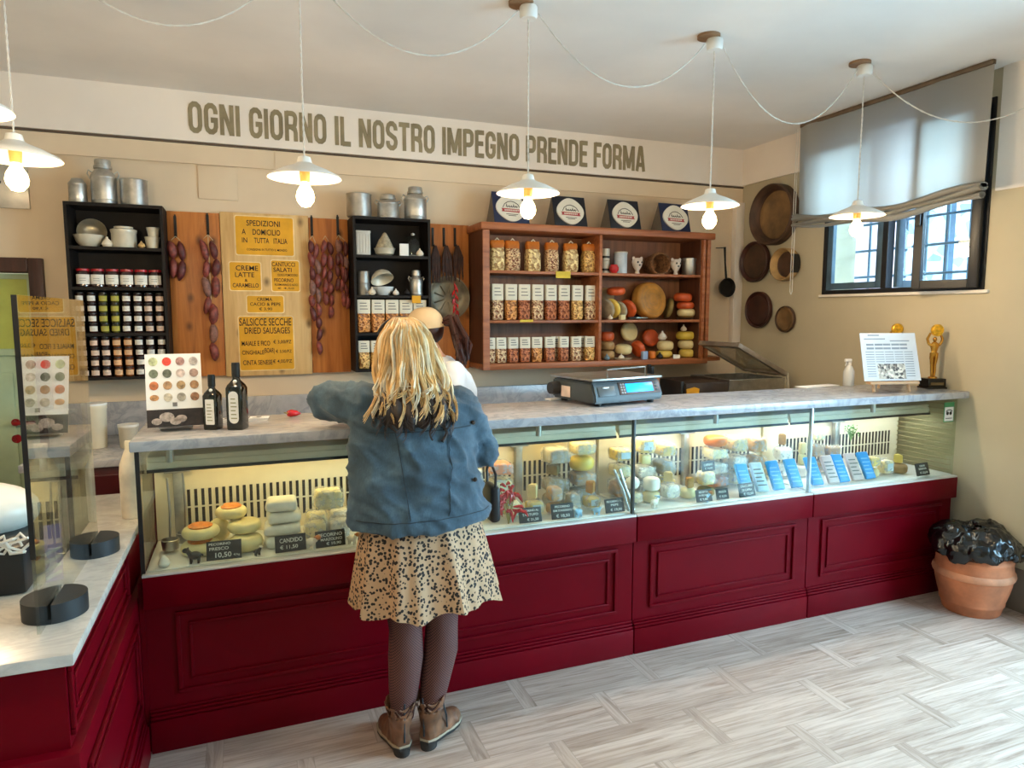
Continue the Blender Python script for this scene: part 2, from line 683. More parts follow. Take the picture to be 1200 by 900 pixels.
# frame and leaf of the green door
fr = MB()
fr.box(DX1, DX1 + 0.075, 4.765, YB + 0.1, 0, DZ + 0.085, 0.006)
fr.box(DX0 - 0.075, DX0, 4.765, YB + 0.1, 0, DZ + 0.085, 0.006)
fr.box(DX0, DX1, 4.765, YB + 0.1, DZ, DZ + 0.085, 0.006)
M_dwood = wood('dark_red_wood', [(0.3, (44, 20, 13)), (0.7, (78, 38, 26))], 'z', 0.45)
structure(fr.build('trim_9', M_dwood))
M_dgreen = mat('pale_green_paint', (176, 196, 160), 0.55, var=0.04)
d = MB()
d.box(DX0 + 0.004, DX1 - 0.004, 4.85, 4.89, 0.01, 1.44, 0.004)
d.box(DX0 + 0.004, DX0 + 0.09, 4.85, 4.89, 1.44, DZ - 0.004)
d.box(DX1 - 0.03, DX1 - 0.004, 4.85, 4.89, 1.44, DZ - 0.004)
d.box(DX0 + 0.09, DX1 - 0.03, 4.85, 4.89, 1.85, DZ - 0.004)
d.box(DX0 + 0.01, DX1 - 0.012, 4.83, 4.85, 1.40, 1.44, 0.004)
d.box(DX0 + 0.12, DX1 - 0.13, 4.84, 4.85, 0.2, 1.30, 0.006)
dr = structure(d.build('door_1', M_dgreen))
MB().box(DX0 + 0.09, DX1 - 0.03, 4.865, 4.872, 1.44, 1.85).build('pane', mat('green_frosted_glass', (182, 190, 92), 0.35, var=0.05), dr)
h = MB()
h.lathe([(0.022, 0), (0.022, 0.012)], 16)
h.tube([(0, 0, 0.012), (0, 0, 0.045), (0.02, 0, 0.05), (0.11, 0, 0.05)], [0.012, 0.012, 0.012, 0.009], 8)
h.lathe([(0.026, 0), (0.026, 0.01)], 16, (0, -0.1, 0))
ho = h.build('door_handle', mat('red_plastic', (150, 22, 26), 0.35), dr)
ho.rotation_euler = (PI / 2, 0, 0)
ho.location = (-1.30, 4.85, 1.0)
# glazed shop door in the right wall
g = MB()
for y0, y1, z0, z1 in ((GY0, GY0 + 0.06, 0, GZ1), (GY1 - 0.06, GY1, 0, GZ1), (GY0, GY1, 0, 0.05), (GY0, GY1, GZ1 - 0.07, GZ1), (0.93, 1.02, 0.05, GZ1 - 0.07), (-0.1, -0.04, 0.05, GZ1 - 0.07)):
    g.box(XR + 0.08, XR + 0.14, y0, y1, z0, z1, 0.004)
dr = structure(g.build('door_2', M_iron))
MB().box(XR + 0.105, XR + 0.112, GY0 + 0.06, GY1 - 0.06, 0.05, GZ1 - 0.07).build('pane', M_glass, dr)
# ---------------------------------------------------------------- casement window
g = MB()
fx0, fx1 = XR - 0.012, XR + 0.05
for y0, y1, z0, z1 in ((WY0, WY0 + 0.03, WZ0, WZ1), (WY1 - 0.03, WY1, WZ0, WZ1), (WY0 + 0.03, WY1 - 0.03, WZ0, WZ0 + 0.03), (WY0 + 0.03, WY1 - 0.03, WZ1 - 0.03, WZ1), (3.335, 3.375, WZ0 + 0.03, WZ1 - 0.03)):
    g.box(fx0, fx1, y0, y1, z0, z1, 0.003)
wi = structure(g.build('window_1', M_iron))


def sash(y0, y1, z0, z1, t, x0, x1):
    s_ = MB()
    for a, b_, c, d_ in ((y0, y0 + t, z0, z1), (y1 - t, y1, z0, z1), (y0 + t, y1 - t, z0, z0 + t), (y0 + t, y1 - t, z1 - t, z1)):
        s_.box(x0, x1, a, b_, c, d_, 0.003)
    return s_


sash(3.38, WY1 - 0.032, WZ0 + 0.033, WZ1 - 0.033, 0.045, XR - 0.005, XR + 0.03).build('window_frame', M_slate, wi)
MB().box(XR + 0.01, XR + 0.016, 3.42, 3.80, WZ0 + 0.075, WZ1 - 0.075).build('pane', M_glass, wi)
# opened sash, hinged on the near jamb
s_ = sash(0, 0.36, WZ0 + 0.012, WZ1 - 0.03, 0.05, -0.02, 0.02)
so = s_.build('window_frame', M_iron, wi)
so.location = (XR - 0.035, 2.705, 0)
so.rotation_euler = (0, 0, R(13))
po = MB().box(-0.003, 0.003, 0.05, 0.31, WZ0 + 0.06, WZ1 - 0.08).build('pane', M_glass, so)
ho = MB().box(-0.05, -0.02, 0.315, 0.34, 2.25, 2.33, 0.004).box(-0.05, -0.035, 0.315, 0.34, 2.17, 2.29, 0.004).build('window_handle', M_iron, so)
# half opened second sash seen edge on beside the mullion
s_ = sash(0, 0.40, WZ0 + 0.035, WZ1 - 0.033, 0.045, -0.018, 0.018)
so = s_.build('window_frame', M_slate, wi)
so.location = (XR + 0.06, 3.325, 0)
so.rotation_euler = (0, 0, R(-104))
MB().box(-0.003, 0.003, 0.045, 0.355, WZ0 + 0.08, WZ1 - 0.08).build('pane', M_glass, so)
structure(MB().box(XR - 0.02, XR + 0.3, WY0 - 0.03, WY1 + 0.02, WZ0 - 0.02, WZ0 - 0.001, 0.003).build('trim_10', M_band))
# iron grille outside
g = MB()
k = WY0 - 0.1
while k < WY1 + 0.5:
    g.tube([(4.30, k, WZ0 - 0.15), (4.30, k, WZ1 + 0.15)], 0.009, 6)
    k += 0.15
k = WZ0 - 0.06
while k < WZ1 + 0.1:
    g.tube([(4.29, WY0 - 0.2, k), (4.29, WY1 + 0.55, k)], 0.009, 6)
    k += 0.19
tag(g.build('window_grille', mat('grille_paint', (104, 132, 158), 0.6)), 'grid of thin iron bars outside the casement window', 'grille')
# across the lane
structure(MB().box(3.9, 16, -8, 16, -0.2, -0.02).build('pavement', mat('pale_paving', (205, 203, 200), 0.9)))
lane = speckle('pale_stone_wall', (226, 228, 232), (160, 178, 198), 9, 0.1, 0.3, 0.9, 'cells')
structure(MB().box(7.5, 7.8, -6, 6.2, -0.1, 9).build('wall_opposite', lane))
structure(MB().box(7.45, 7.8, 6.2, 14, -0.1, 9).build('wall_opposite_plaster', mat('pink_plaster', (226, 200, 190), 0.9)))

# ---------------------------------------------------------------- lettering on the band


def arc(cx, cz, r, a0, a1, n=5, rz=None):
    return [(cx + r * math.cos(R(a0 + (a1 - a0) * k / n)), cz + (rz or r) * math.sin(R(a0 + (a1 - a0) * k / n))) for k in range(n + 1)]


T = 0.17
HT = T / 2


def glyph(ch):
    W = 0.54
    a, b_, lo, hi = HT, W - HT, HT * 0.8, 1 - HT * 0.8
    r = (W - T) / 2
    cx = W / 2
    if ch == 'O':
        return W, [(arc(cx, hi - r, r, 0, 180) + arc(cx, lo + r, r, 180, 360), True)]
    if ch == 'G':
        return W, [([(b_, 0.66), (b_, hi - r)] + arc(cx, hi - r, r, 0, 180)[1:] + arc(cx, lo + r, r, 180, 360) + [(b_, 0.46), (cx - 0.01, 0.46)], False)]
    if ch == 'N':
        return W + 0.02, [([(a, 0), (a, 1)], False), ([(b_ + 0.02, 0), (b_ + 0.02, 1)], False), ([(a + 0.02, 0.98), (b_, 0.02)], False)]
    if ch == 'I':
        return T, [([(a, 0), (a, 1)], False)]
    if ch == 'L':
        return 0.46, [([(a, 1), (a, 0)], False), ([(a, lo), (0.46, lo)], False)]
    if ch == 'E':
        return 0.46, [([(a, 1), (a, 0)], False)] + [([(a, z), (x, z)], False) for z, x in ((lo, 0.46), (0.52, 0.42), (hi, 0.46))]
    if ch == 'F':
        return 0.45, [([(a, 1), (a, 0)], False)] + [([(a, z), (x, z)], False) for z, x in ((0.5, 0.41), (hi, 0.45))]
    if ch == 'T':
        return 0.5, [([(0.25, 1), (0.25, 0)], False), ([(0, hi), (0.5, hi)], False)]
    if ch == 'P':
        return W, [([(a, 1), (a, 0)], False), ([(a, hi), (cx, hi)] + arc(b_ - 0.15, hi - 0.15, 0.15, 90, 0) + arc(b_ - 0.15, 0.43 + 0.15, 0.15, 0, -90) + [(a, 0.43)], False)]
    if ch == 'R':
        return W, [([(a, 1), (a, 0)], False), ([(a, hi), (cx, hi)] + arc(b_ - 0.15, hi - 0.15, 0.15, 90, 0) + arc(b_ - 0.15, 0.48 + 0.13, 0.13, 0, -90) + [(a, 0.48)], False), ([(cx - 0.02, 0.48), (b_ - 0.03, 0.40), (b_, 0.28), (b_, 0)], False)]
    if ch == 'D':
        return W, [([(a, 1), (a, 0)], False), ([(a, hi), (cx - 0.02, hi)] + arc(b_ - 0.17, hi - 0.17, 0.17, 90, 0) + arc(b_ - 0.17, lo + 0.17, 0.17, 0, -90) + [(a, lo)], False)]
    if ch == 'A':
        return 0.58, [([(0.08, 0), (0.25, 1)], False), ([(0.50, 0), (0.33, 1)], False), ([(0.15, 0.27), (0.43, 0.27)], False), ([(0.2, 0.96), (0.38, 0.96)], False)]
    if ch == 'M':
        return 0.72, [([(a, 0), (a, 1)], False), ([(0.72 - a, 0), (0.72 - a, 1)], False), ([(a + 0.03, 0.97), (0.36, 0.1)], False), ([(0.69 - a, 0.97), (0.36, 0.1)], False)]
    if ch == 'S':
        z1 = hi - r * 0.95
        z0 = lo + r * 0.95
        return W, [([(b_, 0.70), (b_, z1)] + arc(cx, z1, r, 0, 180)[1:] + [(a, 0.68), (a + 0.04, 0.58), (b_ - 0.04, 0.42), (b_, 0.32), (b_, z0)] + arc(cx, z0, r, 0, -180)[1:] + [(a, 0.31)], False)]
    return 0.35, []


PH = 'OGNI GIORNO IL NOSTRO IMPEGNO PRENDE FORMA'
tot = sum((0.30 if ch == ' ' else glyph(ch)[0] + 0.075) for ch in PH)
X0, X1, Z0, ZH = -0.276, 2.985, 2.755, 0.185
sx = (X1 - X0) / tot
sign = MB()
sign.M = Matrix.Translation((X0, 4.755, Z0)) @ Matrix.Diagonal((sx, 1, ZH, 1))
x = 0
for ch in PH:
    if ch == ' ':
        x += 0.30
        continue
    wd_, strokes = glyph(ch)
    for n_, (pts, cl) in enumerate(strokes):
        ribbon(sign, [(px + x, pz) for px, pz in pts], T, -0.004 - n_ * 0.0004, -0.0002, cl)
    x += wd_ + 0.075
tag(sign.build('wall_lettering', mat('taupe_letters', (142, 128, 98), 0.7), smooth=False), 'big taupe capital letters forming one Italian sentence along the pale wall band', 'lettering')
# metal box high on the wall above the door
p = ony(0, 250, 4.77)
q = ony(31, 192, 4.77)
t = thing('fuse_box', 'silver metal box with a sloped cover high on the wall above the door', 'box', (q.x - 0.22, 4.8, 2.27))
b = MB()
b.box(-0.25, 0.22, -0.03, 0, -0.02, 0.28, 0.004)
b.loft([[(-0.25, -0.03, -0.02), (0.22, -0.03, -0.02), (0.22, -0.03, 0.28), (-0.25, -0.03, 0.28)], [(-0.2, -0.06, 0.03), (0.16, -0.06, 0.03), (0.16, -0.06, 0.23), (-0.2, -0.06, 0.23)]])
b.build('cover', mat('silver_paint', (188, 180, 166), 0.4, 0.6), t)
MB().box(-0.12, 0.1, -0.068, -0.0605, 0.11, 0.125, 0.002).build('handle', M_black, t)

# ================================================================ DISPLAY COUNTER (three units under one marble worktop)
M_cream = mat('cream_enamel', (226, 216, 190), 0.45, var=0.03)
M_dark = mat('dark_slot', (30, 24, 20), 0.8)
M_deck = mat('white_deck', (226, 226, 222), 0.3, var=0.03)
FY = 2.745
DECK = 0.70


def frame_moulding(mb, x0, x1, z0, z1, y, t=0.016, d=0.012):
    """raised picture-frame moulding with a sunk inner field, on a face looking along -y"""
    for o_, dd in ((0.0, d), (0.045, d * 0.75)):
        a0, a1, c0, c1 = x0 + o_, x1 - o_, z0 + o_, z1 - o_
        tt = t if o_ == 0 else t * 0.7
        mb.box(a0, a1, y - dd, y, c1 - tt, c1, 0.003)
        mb.box(a0, a1, y - dd, y, c0, c0 + tt, 0.003)
        mb.box(a0, a0 + tt, y - dd, y, c0 + tt, c1 - tt, 0.003)
        mb.box(a1 - tt, a1, y - dd, y, c0 + tt, c1 - tt, 0.003)


UNITS = [(-0.385, 1.697, 'crimson display counter with the glass case of fresh cheeses, running behind the blonde customer', (1.0, 0.80, 0.40), 2.3),
         (1.703, 2.782, 'crimson display counter standing below the electronic scale, its glass case heaped with wrapped cheeses', (1.0, 0.93, 0.78), 2.2),
         (2.788, 3.885, 'crimson display counter ending at the ochre wall beside the terracotta pot', (0.92, 0.97, 1.0), 2.4)]
for ui, (x0, x1, lab, lc, lp) in enumerate(UNITS):
    t = thing('display_counter', lab, 'counter', ((x0 + x1) / 2, FY, 0), 0, 'crimson display counters')
    ox = (x0 + x1) / 2

    def B():
        m_ = MB()
        m_.M = Matrix.Translation((-ox, -FY, 0))
        return m_
    b = B()
    b.box(x0, x1, FY + 0.012, 3.2, 0.0, 0.659)
    b.build('body', M_red, t)
    b = B()
    frame_moulding(b, x0 + (0.09 if ui else 0.10), x1 - 0.085, 0.215, 0.535, FY + 0.012)
    b.build('panel_moulding', M_red, t)
    b = B()
    b.box(x0, x1, FY - 0.012, FY + 0.012, 0.0, 0.125, 0.003)
    b.box(x0, x1, FY - 0.008, FY + 0.012, 0.127, 0.140, 0.005)
    b.box(x0, x1, FY - 0.003, FY + 0.012, 0.142, 0.153, 0.004)
    b.box(x0, x1, FY + 0.003, FY + 0.012, 0.155, 0.166, 0.003)
    b.build('plinth', M_red, t)
    b = B()
    b.box(x0, x1, FY - 0.022, FY + 0.03, 0.565, 0.688, 0.004)
    b.build('rail', M_red, t)
    b = B()
    b.box(x0, x1, FY - 0.02, FY + 0.03, 0.688, 0.697, 0.002)
    b.build('sill', mat('pale_sill', (206, 204, 198), 0.3, var=0.03), t)
    gx0 = x0 + (0.012 if ui == 0 else 0.0)
    b = B()
    b.box(gx0 + 0.004, x1 - 0.014, FY + 0.006, FY + 0.012, 0.697, 1.154)
    b.build('front_glass', M_glass, t)
    b = B()
    b.box(x0 + 0.01, x1 - 0.002, FY + 0.02, 3.13, 0.66, DECK, 0.003)
    b.build('deck', M_deck, t)
    b = B()
    b.box(x0 + 0.01, x1 - 0.002, 3.135, 3.16, 0.66, 1.06)
    bk = b.build('back_panel', M_cream, t)
    b = B()
    k = x0 + 0.13
    while k < x1 - 0.08:
        for z0 in (0.755, 0.835):
            b.box(k, k + 0.012, 3.1325, 3.136, z0, z0 + 0.072, 0.0)
        k += 0.0275
    b.build('vent_grille', M_dark, bk, smooth=False)
    b = B()
    b.box(x0 + 0.01, x1 - 0.002, 2.93, 3.16, 1.056, 1.095, 0.004)
    b.box(x0 + 0.01, x1 - 0.002, 2.925, 2.945, 1.045, 1.075, 0.004)
    lh = b.build('lamp_housing', M_cream, t)
    b = B()
    b.box(x0 + 0.01, x1 - 0.002, 2.921, 2.929, 1.034, 1.046)
    b.build('seal_strip', M_black, lh)
    l = area('case_lamp', (0, 3.0 - FY, 1.05), (0, 0, 0), (x1 - x0) * 0.94, 0.04, lp, lc)
    l.parent = t
    b = B()
    b.tube([(x0 + 0.06, 3.0, 1.05), (x1 - 0.06, 3.0, 1.05)], 0.006, 8)
    b.build('lamp_tube', mat('tube_light_%d' % ui, tuple(int(255 * q) for q in lc), 0.4, emit=2.0), t)
    for bx in ([x0 + 0.10, (x0 + x1) / 2 + 0.25, x1 - 0.45] if ui == 0 else [(x0 + x1) / 2]):
        b = B()
        b.box(bx - 0.018, bx + 0.018, 3.10, 3.13, DECK, 1.05, 0.003)
        b.box(bx - 0.05, bx + 0.05, 3.094, 3.102, 0.99, 1.03, 0.003)
        b.build('bracket', M_alu, t)
        b = B()
        b.tube([(bx, 2.86, 1.085), (bx, 2.86, 1.154)], 0.014, 10)
        b.build('rail_clamp', M_alu, t)
    if ui == 0:
        b = B()
        b.box(-0.4035, x0 - 0.0005, FY + 0.012, 2.80, 0.0, 0.66)
        b.build('corner_post', M_red, t)
        b = B()
        b.box(x0, x0 + 0.006, FY + 0.012, 3.18, 0.697, 1.154)
        b.build('end_glass', M_glass, t)
        b = B()
        b.box(x0 - 0.004, x0 + 0.010, FY + 0.002, FY + 0.014, 0.69, 1.154)
        b.build('corner_strip', M_black, t)
    if ui == 2:
        b = B()
        b.box(x1 - 0.006, x1, FY + 0.012, 3.18, 0.697, 1.154)
        b.build('end_glass', glass('ribbed_glass', (0.9, 0.92, 0.84)), t)
        b = B()
        for q in range(14):
            z0 = 0.72 + q * 0.03
            b.box(x1 - 0.012, x1 - 0.006, FY + 0.03, 3.16, z0, z0 + 0.005)
        b.build('ribs', mat('rib_tan', (150, 136, 96), 0.5), t)
    else:
        b = B()
        b.box(x1 - 0.013, x1, FY + 0.0, FY + 0.02, 0.697, 1.154, 0.002)
        b.build('mullion', mat('dark_mullion', (58, 66, 66), 0.35) if ui == 0 else mat('bright_mullion', (196, 212, 222), 0.25, 0.6), t)

tag(MB().box(-0.40, 3.925, 2.715, 3.225, 1.156, 1.196, 0.005).build('worktop', M_marble), 'long grey veined marble worktop lying on the three crimson display counters', 'worktop')
# rating sticker on the end pane
p = ony(1112, 483, 2.75)
t = thing('sticker', 'square green edged sticker with owl like emblem in the upper corner of the end pane', 'sticker', (p.x, 2.7505, p.z))
MB().prism(rrect(-0.042, 0.042, -0.058, 0.058, 0.004), -0.0012, 0).build('backing', mat('sticker_green', (60, 140, 86), 0.5), t)
MB().prism(rrect(-0.036, 0.036, -0.052, 0.03, 0.003), -0.0018, -0.0012).build('field', M_paper, t)
b = MB()
for sx_ in (-1, 1):
    b.loft([[(sx_ * 0.013 + 0.011 * math.cos(a), y, -0.006 + 0.011 * math.sin(a)) for a in [2 * PI * k / 14 for k in range(14)]] for y in (-0.0024, -0.0018)])
ribbon(b, [(-0.026, 0.004), (-0.014, 0.012), (0, 0.014), (0.014, 0.012), (0.026, 0.004)], 0.005, -0.0024, -0.0018)
b.box(-0.026, 0.026, -0.0024, -0.0018, -0.038, -0.034)
b.build('emblem', M_ink, t, smooth=False)

# ================================================================ CUSTOMER-SIDE LOW COUNTER ON THE SERVING END
t = thing('low_counter', 'lower crimson counter meeting the glass display at the corner, carrying the glass screen', 'counter', (-1.4, 2.3, 0))
b = MB()
b.M = Matrix.Translation((1.4, -2.3, 0))
b.box(-2.6, -0.43, 1.83, 3.35, 0.60, 0.832)
b.box(-2.6, -0.405, 1.80, 3.35, 0.0, 0.605, 0.004)
b.build('body', M_red, t)
b = MB()
b.M = Matrix.Translation((-0.43 + 1.4, 2.3 - 2.3, 0)) @ Matrix.Rotation(R(90), 4, 'Z')
frame_moulding(b, -0.46, 0.40, 0.63, 0.81, 0.0)
b.build('panel_moulding', M_red, t)
b = MB()
b.M = Matrix.Translation((-0.405 + 1.4, 0, 0)) @ Matrix.Rotation(R(90), 4, 'Z')
frame_moulding(b, -0.44, 0.38, 0.22, 0.54, 0.0)
b.box(-0.49, 0.42, -0.018, 0, 0.0, 0.12, 0.003)
b.box(-0.49, 0.42, -0.012, 0, 0.122, 0.135, 0.004)
b.box(-0.49, 0.42, -0.007, 0, 0.138, 0.15, 0.003)
b.build('plinth', M_red, t)
tag(MB().box(-2.65, -0.40, 1.78, 3.36, 0.833, 0.863, 0.004).build('worktop', M_marblew), 'cream marble worktop covering the low counter under the glass screen', 'worktop')

# clear upright screen in two round feet
GX = -0.493
WT = 0.863
p = onx(11, 345, GX)
q = onx(45, 735, GX)
gz = p.z
t = thing('glass_screen', 'upright clear glass screen held in two round black feet on the low counter', 'screen', (GX, 2.2, WT))
MB().box(-0.004, 0.004, q.y - 2.2, 2.60 - 2.2, 0.012, gz - WT).build('pane', glass('screen_glass', (0.93, 0.975, 0.95), 1.55, 1.7), t, smooth=False)
b = MB()
b.box(-0.0055, 0.0055, q.y - 2.2 - 0.002, q.y - 2.2 + 0.001, 0.2, gz - WT)
b.build('dark_edge', M_black, t)
for (px, py) in ((58, 728), (106, 653)):
    c = onz(px, py, WT)
    b = MB()
    for sx_ in (-1, 1):
        out = [(sx_ * 0.007, 0.07)] + [(sx_ * max(0.007, 0.075 * math.cos(R(a))), 0.075 * math.sin(R(a))) for a in range(84, -85, -12)] + [(sx_ * 0.007, -0.07)]
        b.slab([(o_[0], o_[1] + c.y - 2.2 + 0.05) for o_ in out], 0.0, 0.05)
    b.slab([(x_, y_ + c.y - 2.2 + 0.05) for x_, y_ in ((-0.007, 0.074), (0.007, 0.074), (0.007, -0.074), (-0.007, -0.074))], 0.0, 0.012)
    b.build('foot', mat('black_rubber', (34, 36, 38), 0.55), t)

# things standing on the low counter
c = onz(152, 610, WT)
t = thing('bottle', 'white plastic bottle with small screw cap standing where the two counters meet', 'bottle', (c.x + 0.004, c.y + 0.05, WT))
MB().lathe([(0.034, 0), (0.038, 0.006), (0.039, 0.17), (0.036, 0.21), (0.018, 0.26), (0.013, 0.27)], 20).build('body', mat('milky_plastic', (222, 208, 184), 0.4), t)
MB().lathe([(0.015, 0.268), (0.015, 0.295), (0.012, 0.3)], 16).build('cap', M_cream, t)
c = onz(98, 585, WT)
t = thing('bottle', 'squat clear plastic jug standing on the far end of the low counter', 'bottle', (c.x - 0.1, 3.14, WT))
MB().lathe([(0.05, 0), (0.055, 0.01), (0.055, 0.16), (0.04, 0.2), (0.02, 0.225), (0.02, 0.25)], 20).build('body', mat('cloudy_plastic', (214, 200, 170), 0.35), t)
MB().lathe([(0.023, 0.25), (0.023, 0.275)], 16).build('cap', M_cream, t)
# meat slicer
c = onz(5, 700, WT)
t = thing('meat_slicer', 'white meat slicer on a black base, tangled cable on it, behind the glass screen', 'slicer', (-0.80, 2.40, WT))
MB().box(-0.26, 0.20, -0.18, 0.19, 0.0, 0.14, 0.012).build('base', mat('black_plastic', (20, 20, 22), 0.4), t)
b = MB()
b.ell((0.02, 0.05, 0.19), (0.17, 0.12, 0.09), 20, 12)
b.box(-0.22, 0.1, -0.02, 0.16, 0.14, 0.2, 0.02)
b.build('housing', mat('white_lacquer', (226, 220, 214), 0.3, var=0.03), t)
b = MB()
b.M = Matrix.Translation((-0.12, -0.10, 0.27)) @ Matrix.Rotation(R(80), 4, 'X')
b.lathe([(0.0, -0.004), (0.125, -0.004), (0.128, 0), (0.125, 0.004), (0.0, 0.004)], 32)
b.build('blade', M_steel, t)
b = MB()
for s_ in range(6):
    rr = random.Random(s_)
    pts = [(0.02 + 0.024 * k + rr.uniform(-.02, .02), -0.185 + rr.uniform(-.012, .0), 0.15 + 0.035 * math.sin(k * 1.1 + s_) * rr.uniform(.5, 1)) for k in range(9)]
    b.tube(pts, 0.004, 6)
b.build('cable', mat('white_cable', (214, 210, 204), 0.5), t)
# striped leaflet beside the near foot
c = onz(66, 697, WT)
t = thing('leaflet', 'small purple and white striped leaflet standing behind the near screen foot', 'leaflet', (c.x - 0.03, c.y + 0.12, WT), R(20))
b = MB()
b.prism([(-0.022, 0), (0.022, 0), (0.026, 0.17), (-0.018, 0.17)], -0.002, 0.002)
b.build('sheet', mat('lilac_print', (176, 150, 206), 0.6), t)
b = MB()
for k in range(4):
    b.prism([(-0.02, 0.005 + k * 0.024), (0.02, 0.022 + k * 0.024), (0.02, 0.033 + k * 0.024), (-0.02, 0.016 + k * 0.024)], -0.003, -0.002)
b.build('stripes', M_paper, t, smooth=False)

# ================================================================ BACK COUNTER ALONG THE WALL
t = thing('back_counter', 'dark red wooden work counter along the back wall below the shelves', 'counter', (1.3, 4.5, 0))
b = MB()
b.M = Matrix.Translation((-1.3, -4.5, 0))
b.box(-1.05, 3.90, 3.985, 4.78, 0.0, 0.86, 0.004)
for k in range(8):
    b.box(-1.0 + k * 0.61, -0.45 + k * 0.61, 3.97, 3.985, 0.12, 0.82, 0.004)
b.build('body', mat('dark_wine_paint', (70, 16, 20), 0.4), t)
tag(MB().box(-1.07, 3.90, 3.965, 4.785, 0.862, 0.90, 0.004).build('worktop', M_marble), 'grey marble worktop of the counter along the back wall', 'worktop')
tag(MB().box(-1.02, 3.86, 4.775, 4.798, 0.901, 1.105, 0.003).build('splashback', M_marble), 'low grey marble splashback along the back wall under the shelves', 'splashback')

# ================================================================ WHAT LIES IN THE GLASS CASE
M_wax = lambda n, c, r=0.4, **k: mat(n, c, r, var=k.pop('var', 0.10), **k)
C_white = M_wax('white_fresh_cheese', (238, 234, 220), 0.35)
C_pale = M_wax('pale_cream_cheese', (236, 222, 164), 0.4)
C_yellow = M_wax('yellow_rind', (226, 196, 92), 0.42)
C_orange = M_wax('orange_rind', (214, 118, 34), 0.42)
C_brick = M_wax('brick_orange_rind', (196, 84, 38), 0.45, var=0.2)
C_ochre = M_wax('ochre_rind', (190, 136, 62), 0.5, var=0.2)
C_tan = M_wax('tan_rind', (168, 132, 84), 0.6, var=0.25)
C_grey = M_wax('ash_rind', (158, 146, 122), 0.7, var=0.3)
C_olive = M_wax('olive_rind', (128, 112, 66), 0.65, var=0.3)
C_ivory = M_wax('ivory_rind', (222, 204, 150), 0.5)
M_film = film('clear_wrap', 0.24)
M_blue = mat('sky_blue_label', (28, 150, 224), 0.4, var=0.06)
M_slatecard = mat('slate_card', (24, 27, 28), 0.6, var=0.1)


def wheel_prof(r, h, rd=None):
    rd = rd or min(h * 0.42, r * 0.45)
    out = [(0.0, 0.0), (r - rd, 0.0)]
    out += [(r - rd + rd * math.sin(a), rd - rd * math.cos(a)) for a in (PI / 8, PI / 4, 3 * PI / 8, PI / 2)]
    out += [(r - rd + rd * math.sin(a), h - rd - rd * math.cos(a)) for a in (PI / 2, 5 * PI / 8, 3 * PI / 4, 7 * PI / 8)]
    return out + [(r - rd, h), (0.0, h)]


def wheel(name, label, loc, r, h, m, tilt=None, group=None, seed=0, cat='cheese'):
    """a cheese wheel; loc = centre of its lower face, tilt = Euler"""
    b = MB()
    b.lathe([(max(a, 0.001), z) for a, z in wheel_prof(r, h)], 32, cap=True)
    b.jitter(0.04 * h, 9, seed + 1.3)
    o = b.build(name, m)
    o.location = loc
    if tilt:
        o.rotation_euler = tilt
    return tag(o, label, cat, group)


def wedge(name, label, loc, r, h, ang, m, rz=0, group=None, wrap=False, tilt=0.0):
    t = thing(name, label, 'cheese', loc, rz, group)
    if tilt:
        t.rotation_euler = (tilt, 0, rz)
    b = MB()
    out = [(0, -r * 0.4)] + [(r * math.cos(a) * 0.95, -r * 0.4 + r * math.sin(a)) for a in [PI / 2 - ang / 2 + ang * k / 6 for k in range(7)]]
    b.slab(out, 0, h)
    bmesh.ops.bevel(b.bm, geom=list(b.bm.edges), offset=h * 0.07, segments=2, affect='EDGES')
    b.jitter(h * 0.05, 14, r * 10)
    b.build('piece', m, t)
    if wrap:
        b = MB()
        b.slab([(x * 1.12, y * 1.1) for x, y in out], -0.0005, h * 1.1)
        bmesh.ops.subdivide_edges(b.bm, edges=list(b.bm.edges), cuts=3, use_grid_fill=True)
        b.jitter(0.012, 40, r * 31)
        b.build('wrapper', M_film, t)
    return t


def parcel(name, label, loc, sx, sy, sz, m, rz=0, rot=None, group=None, top=None, seed=1.0):
    """soft piece of cheese in crinkled film with a twisted top"""
    t = thing(name, label, 'cheese', loc, rz, group, rot)
    b = MB()
    b.box(-sx / 2, sx / 2, -sy / 2, sy / 2, 0, sz, min(sx, sy, sz) * 0.22, 3)
    b.jitter(0.006, 22, seed)
    b.build('piece', m, t)
    b = MB()
    b.box(-sx * 0.55, sx * 0.55, -sy * 0.55, sy * 0.55, -0.0005, sz * 1.1, min(sx, sy, sz) * 0.2, 2)
    bmesh.ops.subdivide_edges(b.bm, edges=list(b.bm.edges), cuts=2, use_grid_fill=True)
    b.jitter(0.009, 34, seed + 5)
    b.build('wrapper', M_film, t)
    if top:
        b = MB()
        b.box(-sx * 0.3, sx * 0.3, -sy * 0.562, -sy * 0.552, sz * 0.25, sz * 0.85, 0.0)
        b.build('sticker', top, t)
    return t


def card(label, px, py, lines, w=0.115, h=0.068, rz=0.0, lean=16, z=DECK, m=None):
    """small slate price card leaning back, chalk writing on it; px,py = middle of its lower edge"""
    c = onz(px, py, z)
    c.y = FY + 0.026
    t = thing('price_card', label, 'price card', (c.x, c.y, z + 0.0075), rz, 'slate price cards', (-R(lean), 0, rz))
    MB().box(-w / 2, w / 2, 0, 0.004, 0, h, 0.001).build('slate', m or M_slatecard, t)
    b = MB()
    for body, x, zz, hh, ww in lines:
        wall_text(b, body, x * w, zz * h, hh * h, ww * w, -0.0012, 0.012)
    b.build('lettering', M_chalk, t, smooth=False)
    MB().box(-0.006, 0.006, 0.004, 0.02, 0.001, 0.006).build('clip', M_alu, t)
    return t


